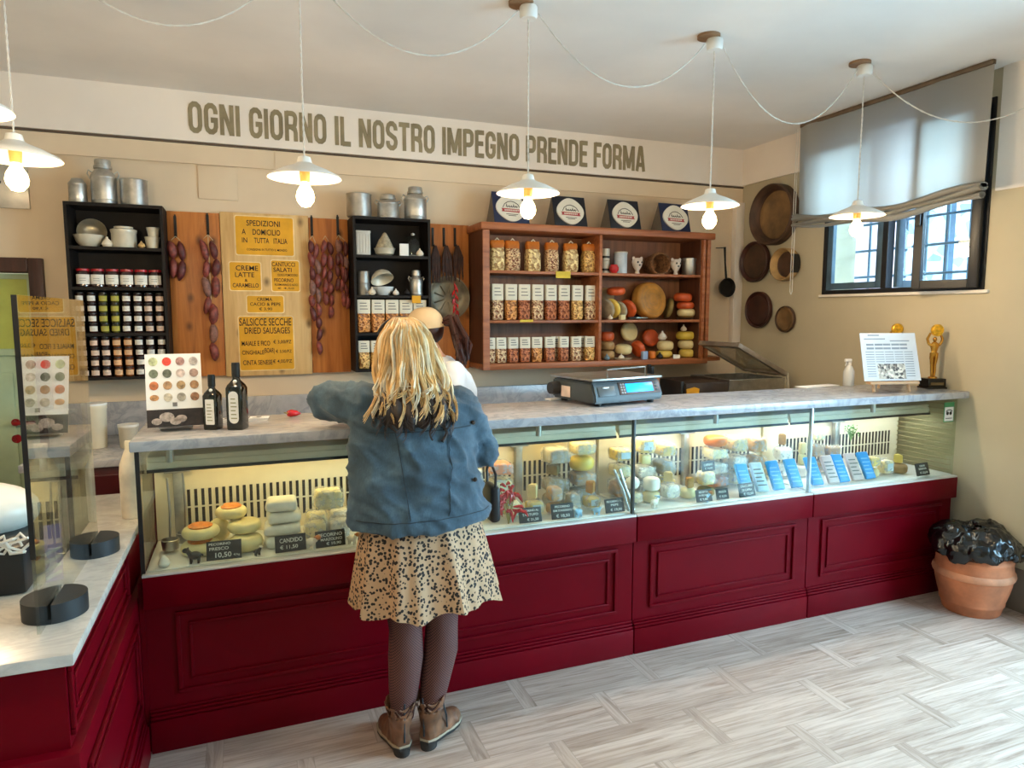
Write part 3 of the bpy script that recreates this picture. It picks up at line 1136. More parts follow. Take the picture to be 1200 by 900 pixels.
def animal(label, px, py, cb, ch, s=1.0, rz=0.0, cat='figurine', z=DECK, dy=0.0, loc=None):
    """small china sheep or cow: trunk, legs, neck, head, ears as one body, face patch as a part"""
    c = loc or onz(px, py, z)
    t = thing('animal_figurine', label, cat, (c.x, max(c.y + dy, FY + 0.048) if loc is None else c.y, c.z if loc else z + .001), rz, 'little animal figurines', None)
    b = MB()
    b.ell((0, 0, 0.030 * s), (0.026 * s, 0.017 * s, 0.017 * s), 14, 9)
    for x in (-0.014, 0.014):
        for y in (-0.008, 0.008):
            b.tube([(x * s, y * s, 0.026 * s), (x * s, y * s, 0)], [0.0055 * s, 0.0045 * s], 8)
    b.tube([(0.016 * s, 0, 0.036 * s), (0.026 * s, 0, 0.05 * s)], [0.011 * s, 0.009 * s], 8)
    b.tube([(-0.025 * s, 0, 0.034 * s), (-0.031 * s, 0, 0.026 * s)], [0.004 * s, 0.003 * s], 6)
    b.build('body', cb, t)
    b = MB()
    b.ell((0.032 * s, 0, 0.053 * s), (0.014 * s, 0.010 * s, 0.0105 * s), 12, 8)
    for y in (-1, 1):
        b.ell((0.026 * s, y * 0.012 * s, 0.058 * s), (0.004 * s, 0.008 * s, 0.004 * s), 8, 6)
    b.build('head', ch, t)
    return t


G1 = 'rounds of fresh cheese in the case'


def at(px, py, z=DECK):
    return onz(px, py, z)


# --- first unit: fresh rounds with orange rings
M_jam = mat('orange_marmalade', (226, 128, 22), 0.3, var=0.2, scale=40)


def ring_round(label, px, Y, z, r, h, ring=True, m=C_pale):
    x = ony(px, 600, Y).x
    t = thing('cheese_round', label, 'cheese', (x, Y, z), 0, G1)
    b = MB()
    b.lathe([(max(a, 0.001), q) for a, q in wheel_prof(r, h, h * 0.48)], 32)
    b.jitter(0.003, 14, px)
    b.build('round', m, t)
    if ring:
        b = MB()
        b.lathe([(0.001, h * 0.9), (r * 0.60, h * 0.9), (r * 0.64, h + 0.004), (r * 0.5, h + 0.010), (0.001, h + 0.008)], 28)
        b.jitter(0.003, 30, px)
        b.build('topping', M_jam, t)
    return t


ring_round('pale round cheese, topped orange, lowest in the stack next to the case end', 233, 2.905, DECK + .002, 0.072, 0.048)
ring_round('pale round cheese with orange topping, second up in the stack next to the case end', 234, 2.91, DECK + 0.064, 0.070, 0.044)
ring_round('big plain pale yellow round cheese just behind the fresh pecorino card', 287, 2.885, DECK + .002, 0.066, 0.058, False)
ring_round('plain pale yellow round cheese lying upon the big one behind the fresh pecorino card', 286, 2.93, DECK + 0.064, 0.066, 0.044, False)
ring_round('pale round cheese with orange topping, highest of all beside the vent slots', 271, 2.985, DECK + 0.113, 0.062, 0.042, True)
ring_round('low pale round cheese half hidden behind the two orange topped stacks', 256, 3.025, DECK + .002, 0.046, 0.10, False)
# ricotta blocks
for k in range(4):
    x = ony(329, 620, 2.90).x
    b = MB()
    b.box(-0.076 + 0.005 * k, 0.076 - 0.005 * k, -0.062, 0.062, 0, 0.043, 0.017, 4)
    b.jitter(0.005, 16, k * 3.1)
    o = b.build('ricotta_block', C_white)
    o.location = (x + 0.004 * (-1) ** k + 0.01, 2.895 + 0.008 * k, DECK + .003 + 0.047 * k)
    o.rotation_euler = (0, 0, 0.06 * (-1) ** k)
    tag(o, ['lowest', 'second lowest', 'third', 'topmost'][k] + ' white ricotta block in the stack behind the candido card', 'cheese', 'stacked ricotta blocks')
for k, (px, Y, z, sx_, sy_) in enumerate(((369, 2.885, 0, .088, .085), (397, 2.885, 0, .088, .085), (371, 3.015, 0, .088, .10), (398, 3.015, 0, .088, .10), (385, 2.95, .112, .12, .11))):
    parcel('wrapped_cheese', 'film wrapped creamy cheese heaped behind the sheep figurine, %s' % ['front one next to the ricotta', 'front one next to the jacket', 'rear one next to the ricotta', 'rear one next to the jacket', 'topmost'][k],
           (ony(px, 600, Y).x, Y, DECK + .011 + z), sx_ * .92, sy_ * .92, .075, C_white if k % 2 else C_pale, 0, None, 'heap of wrapped creamy cheeses', None, k * 2.2)
card('slate price card chalked pecorino fresco among orange topped rounds', 263, 657, [('PECORINO', -.12, .84, .13, .62), ('FRESCO', -.14, .60, .16, .55), ('10,50', -.02, .24, .30, .46), ('€/kg', .36, .2, .14, .18)], 0.125, 0.072, R(-2))
card('slate price card chalked candido in front of the white ricotta', 341, 647, [('CANDIDO', .02, .68, .26, .74), ('€ 11,50', -.06, .28, .26, .58)], 0.118, 0.066, R(3))
card('slate price card chalked pecorino next to the white sheep figurine', 387, 640, [('PECORINO', .0, .74, .2, .8), ('MARZOLINO', .03, .47, .17, .72), ('€ 10,90', .1, .2, .2, .5)], 0.118, 0.066, R(3))
C_china = mat('white_china', (232, 226, 214), 0.35, var=0.03)
C_chblack = mat('black_china', (26, 22, 22), 0.35)
C_chtan = mat('tan_china', (190, 120, 60), 0.4)
animal('white sheep figurine with tan head between the two right hand candido side cards'.replace('right hand ', ''), 366, 645, C_china, C_chtan, 0.95, R(-40))
animal('tiny black cow figurine with white head between the fresh pecorino and candido cards', 302, 655, C_chblack, C_china, 0.55, R(30))
animal('black goat figurine crouching in front of the case end', 228, 663, C_chblack, C_chblack, 0.95, R(175))
animal('brown headed white cow figurine beside the denim jacket hem', 413, 638, C_china, C_chtan, 0.8, R(-40))
o = MB().lathe([(0.002, 0), (0.018, 0.003), (0.022, 0.014), (0.014, 0.032), (0.005, 0.042), (0.002, 0.044)], 16, cap=True).build('garlic_bulb', C_china)
c = at(189, 664)
o.location = (c.x + 0.01, FY + 0.05, DECK)
tag(o, 'lone white garlic bulb in the very corner of the glass case', 'garlic')
# two hanging tools at the case end: long handled skimmers
for k in range(2):
    x = -0.31 + 0.05 * k
    t = thing('skimmer', ['steel skimmer hanging inside the case end, nearer the glass corner', 'steel skimmer hanging inside the case end, beside the bracket'][k], 'utensil', (x, 2.96 + .075 * k, DECK + .002))
    MB().tube([(0, 0, 0.30), (0.005, 0, 0.16), (0, 0, 0.06)], [0.004, 0.005, 0.004], 8).build('handle', M_steel, t)
    MB().lathe([(0.001, 0.0), (0.03, 0.012), (0.034, 0.05), (0.03, 0.052), (0.024, 0.02), (0.001, 0.012)], 20).build('bowl', M_steel, t)

# --- chilli bunch
c = at(600, 617)
t = thing('chilli_bunch', 'bunch of dried red chillies standing inside the glass next to the denim jacket', 'chillies', (c.x - 0.005, FY + 0.056, DECK + .004), 0)
M_chil = mat('red_chilli', (186, 18, 26), 0.25, var=0.3, scale=14)
for k in range(34):
    rr = random.Random(k + 5)
    a = rr.uniform(0, 2 * PI)
    z = rr.uniform(0.015, 0.15)
    ro = 0.012 + 0.045 * (1 - z / 0.2)
    x0, y0 = ro * math.cos(a), ro * 0.55 * math.sin(a)
    L_ = rr.uniform(0.04, 0.07)
    dx = rr.uniform(-.03, .03)
    b = MB()
    p0 = Vector((x0 * 0.6, y0 * 0.6, z + 0.03))
    p2 = Vector((x0 * 1.3 + dx, y0 * 1.2 - 0.01, z + rr.uniform(-.03, .05)))
    p2.z = max(p2.z, 0.009)
    p1 = (p0 + p2) / 2 + Vector((x0 * .3, -0.006, 0.012))
    b.tube([p0, p0.lerp(p1, .5), p1, p1.lerp(p2, .6), p2], [0.003, 0.0075, 0.0075, 0.0055, 0.0012], 7)
    b.build('chilli', M_chil, t)
b = MB()
for k in range(9):
    rr = random.Random(k + 70)
    b.tube([(0, 0, 0.0), (rr.uniform(-.02, .02), rr.uniform(-.01, .01), 0.08), (rr.uniform(-.04, .04), rr.uniform(-.02, .01), rr.uniform(.12, .17))], [0.003, 0.0025, 0.0015], 6)
b.build('stems', mat('dry_stem', (150, 128, 62), 0.8), t)

# --- stacks of cheese: two rows in each case, nothing touching its neighbour
rs = random.Random(42)
PAL = {'white': C_white, 'pale': C_pale, 'yellow': C_yellow, 'orange': C_orange, 'ochre': C_ochre, 'tan': C_tan, 'ashen': C_grey, 'olive': C_olive, 'ivory': C_ivory}
UP_ = ['lowest', 'second up', 'third up', 'fourth up', 'fifth up', 'sixth up']


def stack_row(case, row, x0, x1, y0, y1, hgt, cols, wmin, wmax):
    x, n = x0, 0
    gname = 'cheeses stacked in the %s case' % case
    while x + wmin < x1:
        w_ = min(rs.uniform(wmin, wmax), x1 - x)
        d_ = y1 - y0
        z, lv = DECK + 0.002, 0
        top = DECK + hgt * rs.uniform(.72, 1.12)
        while z < top - .025 and lv < 6:
            cn = rs.choice(cols)
            m = PAL[cn]
            kd = rs.choice(('p', 'p', 'p', 'w', 'e') if lv else ('p', 'w', 'w', 'p'))
            h = rs.uniform(.045, .072)
            if kd == 'p' and z + h > top:
                kd = rs.choice(('e', 'p', 'b')) if lv < 4 else 'p'
            s_ = min(w_, d_) / 2 - .006
            where = '%s, stack %s, %s row of the %s case' % (UP_[lv], ORD[min(n, 13)], row, case)
            if z > DECK + .27:
                break
            cx_, cy_ = x + w_ / 2, y0 + d_ / 2
            if kd == 'w':
                wheel('round_cheese', '%s wheel of cheese, %s' % (cn, where), (cx_, cy_, z), s_, h, m, None, gname, n + lv)
                z += h + .004
            elif kd == 'b':
                r = s_ * .8
                b = MB()
                b.ell((0, 0, r * .92), (r, r, r * .9), 18, 12)
                o = b.jitter(.002, 20, n).build('ball_cheese', C_white if cn in ('white', 'pale', 'ivory') else m)
                o.location = (cx_, cy_, z + .001)
                tag(o, '%s ball of cheese, %s' % (cn, where), 'cheese', gname)
                z += 2 * r + .3
            elif kd == 'e':
                h *= .9
                s_ *= .94
                t = wedge('cheese_piece', '%s cut cheese piece, %s' % (cn, where), (cx_, cy_, z + .001), s_ * 1.15, h, 1.2, m, rs.uniform(-.3, .3) + (PI if n % 2 else 0), gname, False)
                z += h + .006
            else:
                sx_, sy_ = (w_ - .026) / 1.12, (d_ - .028) / 1.12
                h *= 1.05
                parcel('wrapped_cheese', '%s film wrapped cheese, %s' % (cn, where), (cx_, cy_, z + .011), sx_, sy_, h, m, rs.uniform(-.05, .05), None, gname, mat('ice_label', (196, 216, 226), .5) if rs.random() < .12 else None, n * 1.7 + lv)
                z += h * 1.1 + .021
            lv += 1
        x += w_ + .006
        n += 1


WARM = ['pale', 'ivory', 'yellow', 'white', 'pale', 'ivory']
DULL = ['ashen', 'olive', 'tan', 'ivory', 'yellow', 'olive']
LITE = ['white', 'ivory', 'white', 'pale', 'ochre', 'ivory']
stack_row('first', 'back', 0.415, 0.86, 2.95, 3.088, .12, WARM, .13, .16)
stack_row('first', 'rear', 0.885, 1.26, 2.945, 3.088, .29, WARM + ['orange'], .12, .15)
stack_row('first', 'far', 1.335, 1.672, 2.945, 3.088, .36, DULL, .12, .15)
stack_row('first', 'front', 0.975, 1.29, 2.835, 2.938, .12, WARM, .09, .12)
stack_row('first', 'near', 1.295, 1.672, 2.835, 2.938, .15, DULL + ['ochre'], .09, .12)
stack_row('second', 'back', 1.715, 2.20, 2.945, 3.088, .29, LITE + ['ashen', 'yellow'], .11, .14)
stack_row('second', 'rear', 2.295, 2.762, 2.945, 3.088, .36, LITE + ['orange'], .11, .14)
stack_row('second', 'front', 1.715, 2.345, 2.835, 2.938, .13, LITE + ['olive', 'orange', 'white'], .09, .12)
stack_row('wall end', 'back', 2.80, 3.30, 2.998, 3.090, .24, ['white', 'ivory', 'tan', 'pale'], .11, .14)
stack_row('wall end', 'front', 3.32, 3.72, 2.835, 2.938, .095, ['ivory', 'tan', 'yellow', 'orange'], .10, .12)
# blue labelled packets leaning back against the heap
PK = [(880, 582, M_blue), (898, 580, mat('ice_print', (190, 214, 226), 0.4)), (915, 577, M_blue), (935, 574, M_blue), (962, 572, M_blue), (982, 570, mat('rose_print', (214, 190, 184), 0.45)), (996, 569, M_blue), (1012, 567, mat('rose_print', (214, 190, 184), 0.45)), (1026, 565, M_blue)]
for k, (px, py, m) in enumerate(PK):
    c = onz(px, py, DECK)
    t = thing('cheese_packet', '%s vacuum packet, %s in the leaning row by the bright pane joint' % (['blue', 'pale icy', 'blue', 'blue', 'blue', 'rosy', 'blue', 'rosy', 'blue'][k], ORD[k]), 'packet', (c.x, FY + 0.055, DECK + .0165), 0, 'row of leaning vacuum packets', (-R(33), 0, R(-8)))
    b = MB()
    b.box(-0.036, 0.036, 0.0, 0.022, 0.0, 0.165, 0.009, 3)
    b.jitter(0.003, 30, k)
    b.build('pack', m, t)
    b = MB()
    for q in range(5):
        b.box(-0.026, 0.026 - 0.008 * (q % 3), -0.0022, -0.0005, 0.03 + q * 0.022, 0.036 + q * 0.022)
    b.build('print', mat('blue_print', (120, 190, 232), 0.5) if m is M_blue else M_tex, t, smooth=False)
# herbs
c = ony(998, 515, 3.0)
t = thing('herb_bunch', 'small bunch of fresh green herbs above the blue packets', 'herbs', (c.x - .02, 2.99, DECK + 0.215))
b = MB()
rr = random.Random(3)
for k in range(80):
    a, q = rr.uniform(0, 2 * PI), rr.uniform(0.2, 1)
    p0 = Vector((0.05 * q * math.cos(a), 0.03 * q * math.sin(a), rr.uniform(0.01, 0.075)))
    u = Vector((rr.uniform(-1, 1), rr.uniform(-1, 1), rr.uniform(-.3, 1))).normalized() * 0.014
    w_ = u.orthogonal().normalized() * 0.006
    b.face([b.v(p0), b.v(p0 + u * .5 + w_), b.v(p0 + u), b.v(p0 + u * .5 - w_)])
b.build('leaves', mat('herb_green', (66, 124, 48), 0.5, var=0.25), t)
b = MB()
for k in range(7):
    b.tube([(0.0, 0, -0.02), (rr.uniform(-.04, .04), rr.uniform(-.02, .02), 0.06)], 0.0018, 5)
b.build('stalks', mat('herb_stalk', (120, 150, 80), 0.6), t)
# cards of the second stretch
card('slate price card half hidden by the red chillies', 619, 612, [('PECORINO AL', 0, .8, .14, .78), ('TARTUFO', .0, .53, .16, .7), ('€ 21,50', .1, .2, .2, .5)], 0.11, 0.068, R(-2))
card('slate price card between the chillies card and the pale blue lamb', 656, 607, [('PECORINO', .0, .8, .15, .66), ('SEMI STAGIONATO', .0, .55, .14, .84), ('€ 18,50', .0, .2, .24, .6)], 0.112, 0.07, R(-3))
card('slate price card just before the dark pane joint', 719, 601, [('PECORINO AL', .0, .8, .14, .8), ('PEPE', .0, .55, .15, .4), ('€ 19,00', .05, .2, .22, .6)], 0.105, 0.066, R(2))
card('first of the paired teal lit price cards below the white balls', 822, 588, [('RICOTTA', 0, .78, .18, .6), ('DI PECORA', 0, .52, .15, .66), ('€ 9,80', -.05, .2, .22, .5)], 0.095, 0.062, R(0))
card('narrow price card half hidden behind a blue figurine, second of the pair', 845, 586, [('FRESCO', 0, .72, .2, .6), ('€ 8,50', 0, .3, .24, .6)], 0.075, 0.055, R(0))
card('widest teal lit price card at the foot of the blue packets', 878, 584, [('STRACCHINO', 0, .78, .17, .74), ('DI CAPRA', 0, .5, .17, .6), ('€ 12,50', .05, .2, .2, .6)], 0.11, 0.07, R(4))
card('last slate price card alone at the ochre wall end of the case', 1072, 556, [('GRAN', 0, .78, .16, .4), ('RISERVA', 0, .54, .16, .6), ('€ 22,00', .05, .22, .2, .6)], 0.115, 0.072, R(4))
card('small price card stuck up among the cheeses below the vent slots', 805, 545, [('CAPRINO', 0, .65, .24, .7), ('€ 14,00', 0, .28, .24, .6)], 0.085, 0.05, R(6), 10, DECK + 0.155)
for nm, px, py, cb, ch, s_, rz in (('pale blue lamb figurine between the second and third cards', 683, 609, mat('pale_blue_china', (150, 196, 226), 0.4), C_china, 0.85, 200), ('small blue and white lamb figurine before the third card', 704, 606, mat('pale_blue_china', (150, 196, 226), 0.4), C_china, 0.75, -20),
                               ('white sheep figurine with blue tint beside the dark pane joint', 775, 599, C_china, mat('pale_blue_china', (150, 196, 226), 0.4), 0.9, 20), ('pale blue sheep figurine standing between the paired cards', 838, 593, mat('pale_blue_china', (150, 196, 226), 0.4), C_chtan, 0.9, -30),
                               ('tiny white lamb figurine beside the last slate card', 1092, 559, C_china, C_china, 0.6, 0)):
    animal(nm, px, py, cb, ch, s_, R(rz))
# bright steel tongs leaning at the pane joint
t = thing('tongs', 'long steel tongs leaning inside the glass beside the dark pane joint', 'tongs', (ony(731, 600, 2.80).x, 2.775, DECK + .002))
for k in (0, 1):
    MB().tube([(0.012 + .03 * k, 0.0, 0.004), (-0.01 + .02 * k, 0.02, 0.10), (-0.045 + .03 * k, 0.045, 0.20)], [0.004, 0.005, 0.004], 8, flat=1.6).build('arm', M_steel, t)

# ================================================================ ON THE LONG WORKTOP
ZT = 1.196
# leaflet stand with the product photographs
pa, pb = onz(184, 508, ZT), onz(228, 504, ZT)
ctr = (pa + pb) / 2
t = thing('product_leaflet', 'tilted white leaflet picturing sixteen small foods, standing beside the dark oil bottles', 'leaflet', (ctr.x, ctr.y + 0.01, ZT + 0.0192), 0, None, (R(-14), R(0), R(4)))
MB().box(-0.098, 0.098, 0, 0.003, 0.0, 0.285).build('sheet', M_paper, t)
cols16 = [(176, 182, 140), (214, 70, 56), (168, 128, 120), (172, 162, 156), (108, 116, 96), (96, 100, 86), (190, 172, 164), (158, 130, 118), (182, 108, 66), (176, 138, 100), (170, 140, 100), (162, 124, 88), (186, 136, 88), (190, 180, 160), (160, 152, 138), (150, 110, 84)]
for k, cc in enumerate(cols16):
    x, z = -0.07 + 0.047 * (k % 4), 0.255 - 0.047 * (k // 4)
    b = MB()
    b.loft([[(x + 0.016 * math.cos(a), y, z + (0.017 if k != 12 else .012) * math.sin(a)) for a in [2 * PI * j / 14 for j in range(14)]] for y in (-0.0015, -0.0002)])
    b.build('food_picture', mat('food_%d' % k, cc, 0.7, var=0.3, scale=60), t)
b = MB()
b.box(-0.098, 0.098, -0.0015, -0.0002, 0.0, 0.068)
b.build('dark_picture', mat('kitchen_picture', (40, 30, 28), 0.5, var=0.5, scale=40), t)
b = MB()
for x, z, r in ((-0.03, 0.038, .026), (0.0, 0.02, .02), (-0.065, 0.022, .018), (0.02, 0.03, .02)):
    b.loft([[(x + r * math.cos(a), y, z + r * .7 * math.sin(a)) for a in [2 * PI * j / 14 for j in range(14)]] for y in (-0.0028, -0.0015)])
b.build('dish_picture', mat('dish_picture', (176, 160, 150), 0.6, var=0.3, scale=60), t)
MB().box(-0.008, 0.008, -0.0015, -0.0002, 0.078, 0.094).build('mark', M_tex, t)
MB().box(-0.06, 0.06, 0.003, 0.075, 0.0, 0.004).build('foot', M_paper, t)


def bottle(label, px, py, hgt, w, oval, group):
    c = onz(px, py, ZT)
    t = thing('oil_bottle', label, 'bottle', (c.x, c.y + w * .5, ZT), R(-24), group)
    h = hgt

    def ring(hw, z, rd):
        return [(x, y, z) for x, y in rrect(-hw, hw, -hw, hw, rd, 4)]
    b = MB()
    b.loft([ring(w * .46, 0, w * .1), ring(w * .5, 0.006, w * .12), ring(w * .5, h * .62, w * .12), ring(w * .44, h * .67, w * .2), ring(w * .24, h * .74, w * .2), ring(w * .2, h * .78, w * .19), ring(w * .2, h * .80, w * .19)])
    b.build('body', mat('dark_bottle_glass', (20, 22, 12), 0.08, var=0.2, coat=0.5), t)
    b = MB()
    b.lathe([(w * .25, h * .785), (w * .25, h * .97), (w * .23, h)], 20)
    b.build('cap', mat('black_cap', (16, 18, 18), 0.35), t)
    if oval:
        out = rrect(-w * .3, w * .3, h * .10, h * .58, w * .29, 6)
    else:
        out = rrect(-w * .28, w * .34, h * .10, h * .56, 0.003, 2)
    b = MB()
    b.prism(out, -w * .508, -w * .5)
    lb = b.build('paper_label', M_paper, t)
    b = MB()
    for k in range(6):
        b.box(-w * .17, w * (.2 - .04 * (k % 3)), -w * .513, -w * .508, h * (.17 + .058 * k), h * (.185 + .058 * k))
    b.build('print', mat('olive_print', (140, 138, 92), 0.7), lb, smooth=False)
    b = MB()
    b.ell((w * .06, -w * .3, h * .72), (w * .12, .006, h * .03), 10, 8)
    b.build('neck_tag', M_paper, t)
    return t


bottle('shorter dark oil bottle with a square paper label, next to the food leaflet', 250, 504, 0.215, 0.056, False, 'dark oil bottles')
bottle('taller dark oil bottle with a tall arched label, further from the food leaflet', 279, 504, 0.262, 0.064, True, 'dark oil bottles')
for k, (px, py, rz, wds) in enumerate(((265, 494, .2, 'between the two dark oil bottles'), (302, 492, -.1, 'just beyond the taller oil bottle'))):
    c = onz(px, py, ZT)
    t = thing('card_stack', 'little stack of white printed cards ' + wds, 'cards', (c.x, c.y, ZT), rz, 'little card stacks')
    b = MB()
    for q in range(4):
        b.box(-0.04 + q * .003, 0.04 + q * .002, -0.028, 0.028, q * .003, q * .003 + .0025)
    b.build('cards', M_paper, t, smooth=False)
    b = MB()
    b.box(-0.02, 0.01, -0.015, -0.008, 0.0121, 0.0126)
    b.box(-0.005, 0.015, 0.0, 0.012, 0.0121, 0.0126)
    b.build('print', M_ink, t, smooth=False)
c = onz(345, 488, ZT)
t = thing('pepper', 'small glossy red pepper lying on the worktop behind the denim elbow', 'pepper', (c.x, c.y, ZT + 0.016), .3)
MB().tube([(-0.03, 0, 0), (-0.015, 0, 0), (0.01, 0, -.002), (0.03, 0.005, -.006)], [0.012, 0.016, 0.012, 0.003], 10).build('flesh', M_chil, t)
MB().tube([(-0.03, 0, 0), (-0.045, 0.003, 0.006)], [0.004, 0.002], 6).build('stem', mat('dry_stem', (150, 128, 62), 0.8), t)
# paper sheets near the scale
for k, (px, py, wds, sx_, sy_) in enumerate(((655, 468, 'by the scale cable', .07, .05), (958, 453, 'near the spray bottle', .16, .07))):
    c = onz(px, py, ZT)
    b = MB()
    b.box(-sx_, sx_, -sy_ * .6, sy_ * .6, 0, 0.006, 0.001)
    o = b.build('paper_pad', M_paper)
    o.location = (c.x, c.y, ZT)
    o.rotation_euler = (0, 0, 0.15)
    tag(o, 'thin pad of white paper on the worktop ' + wds, 'paper')

# ---- electronic scale
c0, c1 = onz(697, 478, ZT), onz(775, 471, ZT)
rz = math.atan2(c1.y - c0.y, c1.x - c0.x)
wS = (c1 - c0).length * 1.02
t = thing('scale', 'dark grey electronic shop scale with a lit blue display on the marble worktop', 'scale', (c0.x, c0.y, ZT), rz)
M_scale = mat('scale_grey', (62, 68, 70), 0.45, var=0.06)
M_scaled = mat('scale_dark', (38, 36, 36), 0.5, var=0.06)
b = MB()
b.loft([[(0.0, y, z) for y, z in ((0.0, 0.016), (0.0, 0.05), (0.03, 0.118), (0.36, 0.118), (0.36, 0.016))], [(wS, y, z) for y, z in ((0.0, 0.016), (0.0, 0.05), (0.03, 0.118), (0.36, 0.118), (0.36, 0.016))]])
bmesh.ops.bevel(b.bm, geom=list(b.bm.edges), offset=0.008, segments=2, affect='EDGES')
b.build('body', M_scale, t)
b = MB()
for x, y in ((0.05, 0.04), (wS - 0.05, 0.04), (0.05, 0.32), (wS - 0.05, 0.32)):
    b.lathe([(0.018, 0.0), (0.02, 0.018)], 14, (x, y, 0))
b.build('feet', M_black, t)
fm = Matrix.Translation((0, 0.0, 0.05)) @ Matrix.Rotation(-math.atan2(0.03, 0.068), 4, 'X')


def face_box(x0, x1, z0, z1, d):
    b_ = MB()
    b_.M = fm
    b_.box(x0, x1, -d, 0.001, z0, z1, 0.001)
    return b_


face_box(wS * .36, wS * .97, 0.002, 0.066, 0.003).build('bezel', mat('bezel_brown', (86, 62, 52), 0.5), t)
face_box(wS * .46, wS * .86, 0.012, 0.058, 0.005).build('display', mat('blue_display', (20, 150, 250), 0.3, var=0.02, emit=0.9), t)
face_box(wS * .06, wS * .30, 0.0, 0.05, 0.004).build('side_panel', mat('scale_panel', (78, 84, 86), 0.4), t)
face_box(wS * .13, wS * .22, 0.04, 0.047, 0.006).build('badge', M_alu, t)
for k in range(4):
    for xx in (.385, .42):
        face_box(wS * xx, wS * (xx + .025), 0.008 + .014 * k, 0.018 + .014 * k, 0.0045).build('key', mat('key_grey', (150, 150, 148), 0.5), t)
for k in range(3):
    face_box(wS * .89, wS * .94, 0.012 + .018 * k, 0.022 + .018 * k, 0.0045).build('key', M_scaled, t)
b = MB()
b.box(-0.008, wS + 0.006, 0.012, 0.375, 0.124, 0.137, 0.005)
b.build('pan', M_steel, t)
b = MB()
b.tube([(wS * .22, 0.03, 0.137), (wS * .22, 0.03, 0.178), (wS * .78, 0.03, 0.184), (wS * .78, 0.03, 0.137)], 0.004, 8)
b.build('guard_rail', M_steel, t)
b = MB()
b.box(-0.0035, -0.001, 0.20, 0.275, 0.03, 0.085)
b.build('paper_label', mat('label_pink', (226, 204, 190), 0.7), t)
b = MB()
b.M = Matrix.Translation((-0.02, 0.31, 0.07)) @ Matrix.Rotation(PI / 2, 4, 'Y')
b.lathe([(0.03, -0.03), (0.034, -0.01), (0.034, 0.02)], 18)
b.build('printer_drum', M_scaled, t)

# ---- newspaper on a little easel, trophies, spray bottle
cL, cR = onz(1017, 462, ZT), onz(1072, 459, ZT)
ec = (cL + cR) / 2
t = thing('easel', 'little light wood easel carrying the framed newspaper page', 'easel', (ec.x, ec.y, ZT), R(-14))
M_lw = wood('light_easel_wood', [(0.3, (196, 152, 112)), (0.7, (226, 190, 152))], 'x', 0.6)
for x in (-0.11, 0.11):
    MB().tube([(x, 0.0, 0.006), (x * .86, 0.09, 0.34)], 0.008, 8).build('leg', M_lw, t)
MB().tube([(0.06, 0.20, 0.006), (0.02, 0.09, 0.33)], 0.007, 8).build('leg', M_lw, t)
MB().box(-0.15, 0.15, -0.028, 0.02, 0.052, 0.066, 0.002).build('ledge', M_lw, t)
MB().box(-0.10, 0.10, 0.074, 0.09, 0.30, 0.315, 0.002).build('cross_bar', M_lw, t)
t2 = thing('newspaper_page', 'pale newspaper page with a grey photograph propped on the little wooden easel', 'newspaper', (ec.x, ec.y, ZT + 0.0), 0, None, (R(-15), R(0), R(-14)))
b = MB()
b.prism([(-0.175, 0.067), (0.175, 0.067), (0.172, 0.345), (-0.172, 0.345)], -0.024, -0.020)
b.build('sheet', mat('pale_newsprint', (214, 218, 224), 0.5, var=0.02), t2)
b = MB()
b.box(-0.125, -0.055, -0.0248, -0.0242, 0.329, 0.336)
for k in range(2):
    b.box(-0.15 + k * .16, -0.02 + k * .15, -0.0248, -0.0242, 0.308 - k * .012, 0.314 - k * .012)
for z in (0.272, 0.250):
    for k in range(5):
        b.box(-0.14 + k * .052, -0.095 + k * .052 + (.004 if k % 2 else 0), -0.0248, -0.0242, z, z + 0.011)
for col_ in range(5):
    for r_ in range(11):
        if 1 <= col_ <= 3 and r_ > 4:
            continue
        b.box(-0.15 + col_ * .06, -0.097 + col_ * .06, -0.0247, -0.0242, 0.232 - r_ * .014, 0.236 - r_ * .014)
b.build('print', mat('grey_blue_print', (138, 148, 160), 0.8), t2, smooth=False)
MB().box(-0.085, 0.085, -0.0248, -0.0242, 0.078, 0.165).build('photograph', speckle('news_photo', (196, 190, 180), (88, 84, 84), 70, .3, .5, .6, 'cells'), t2)


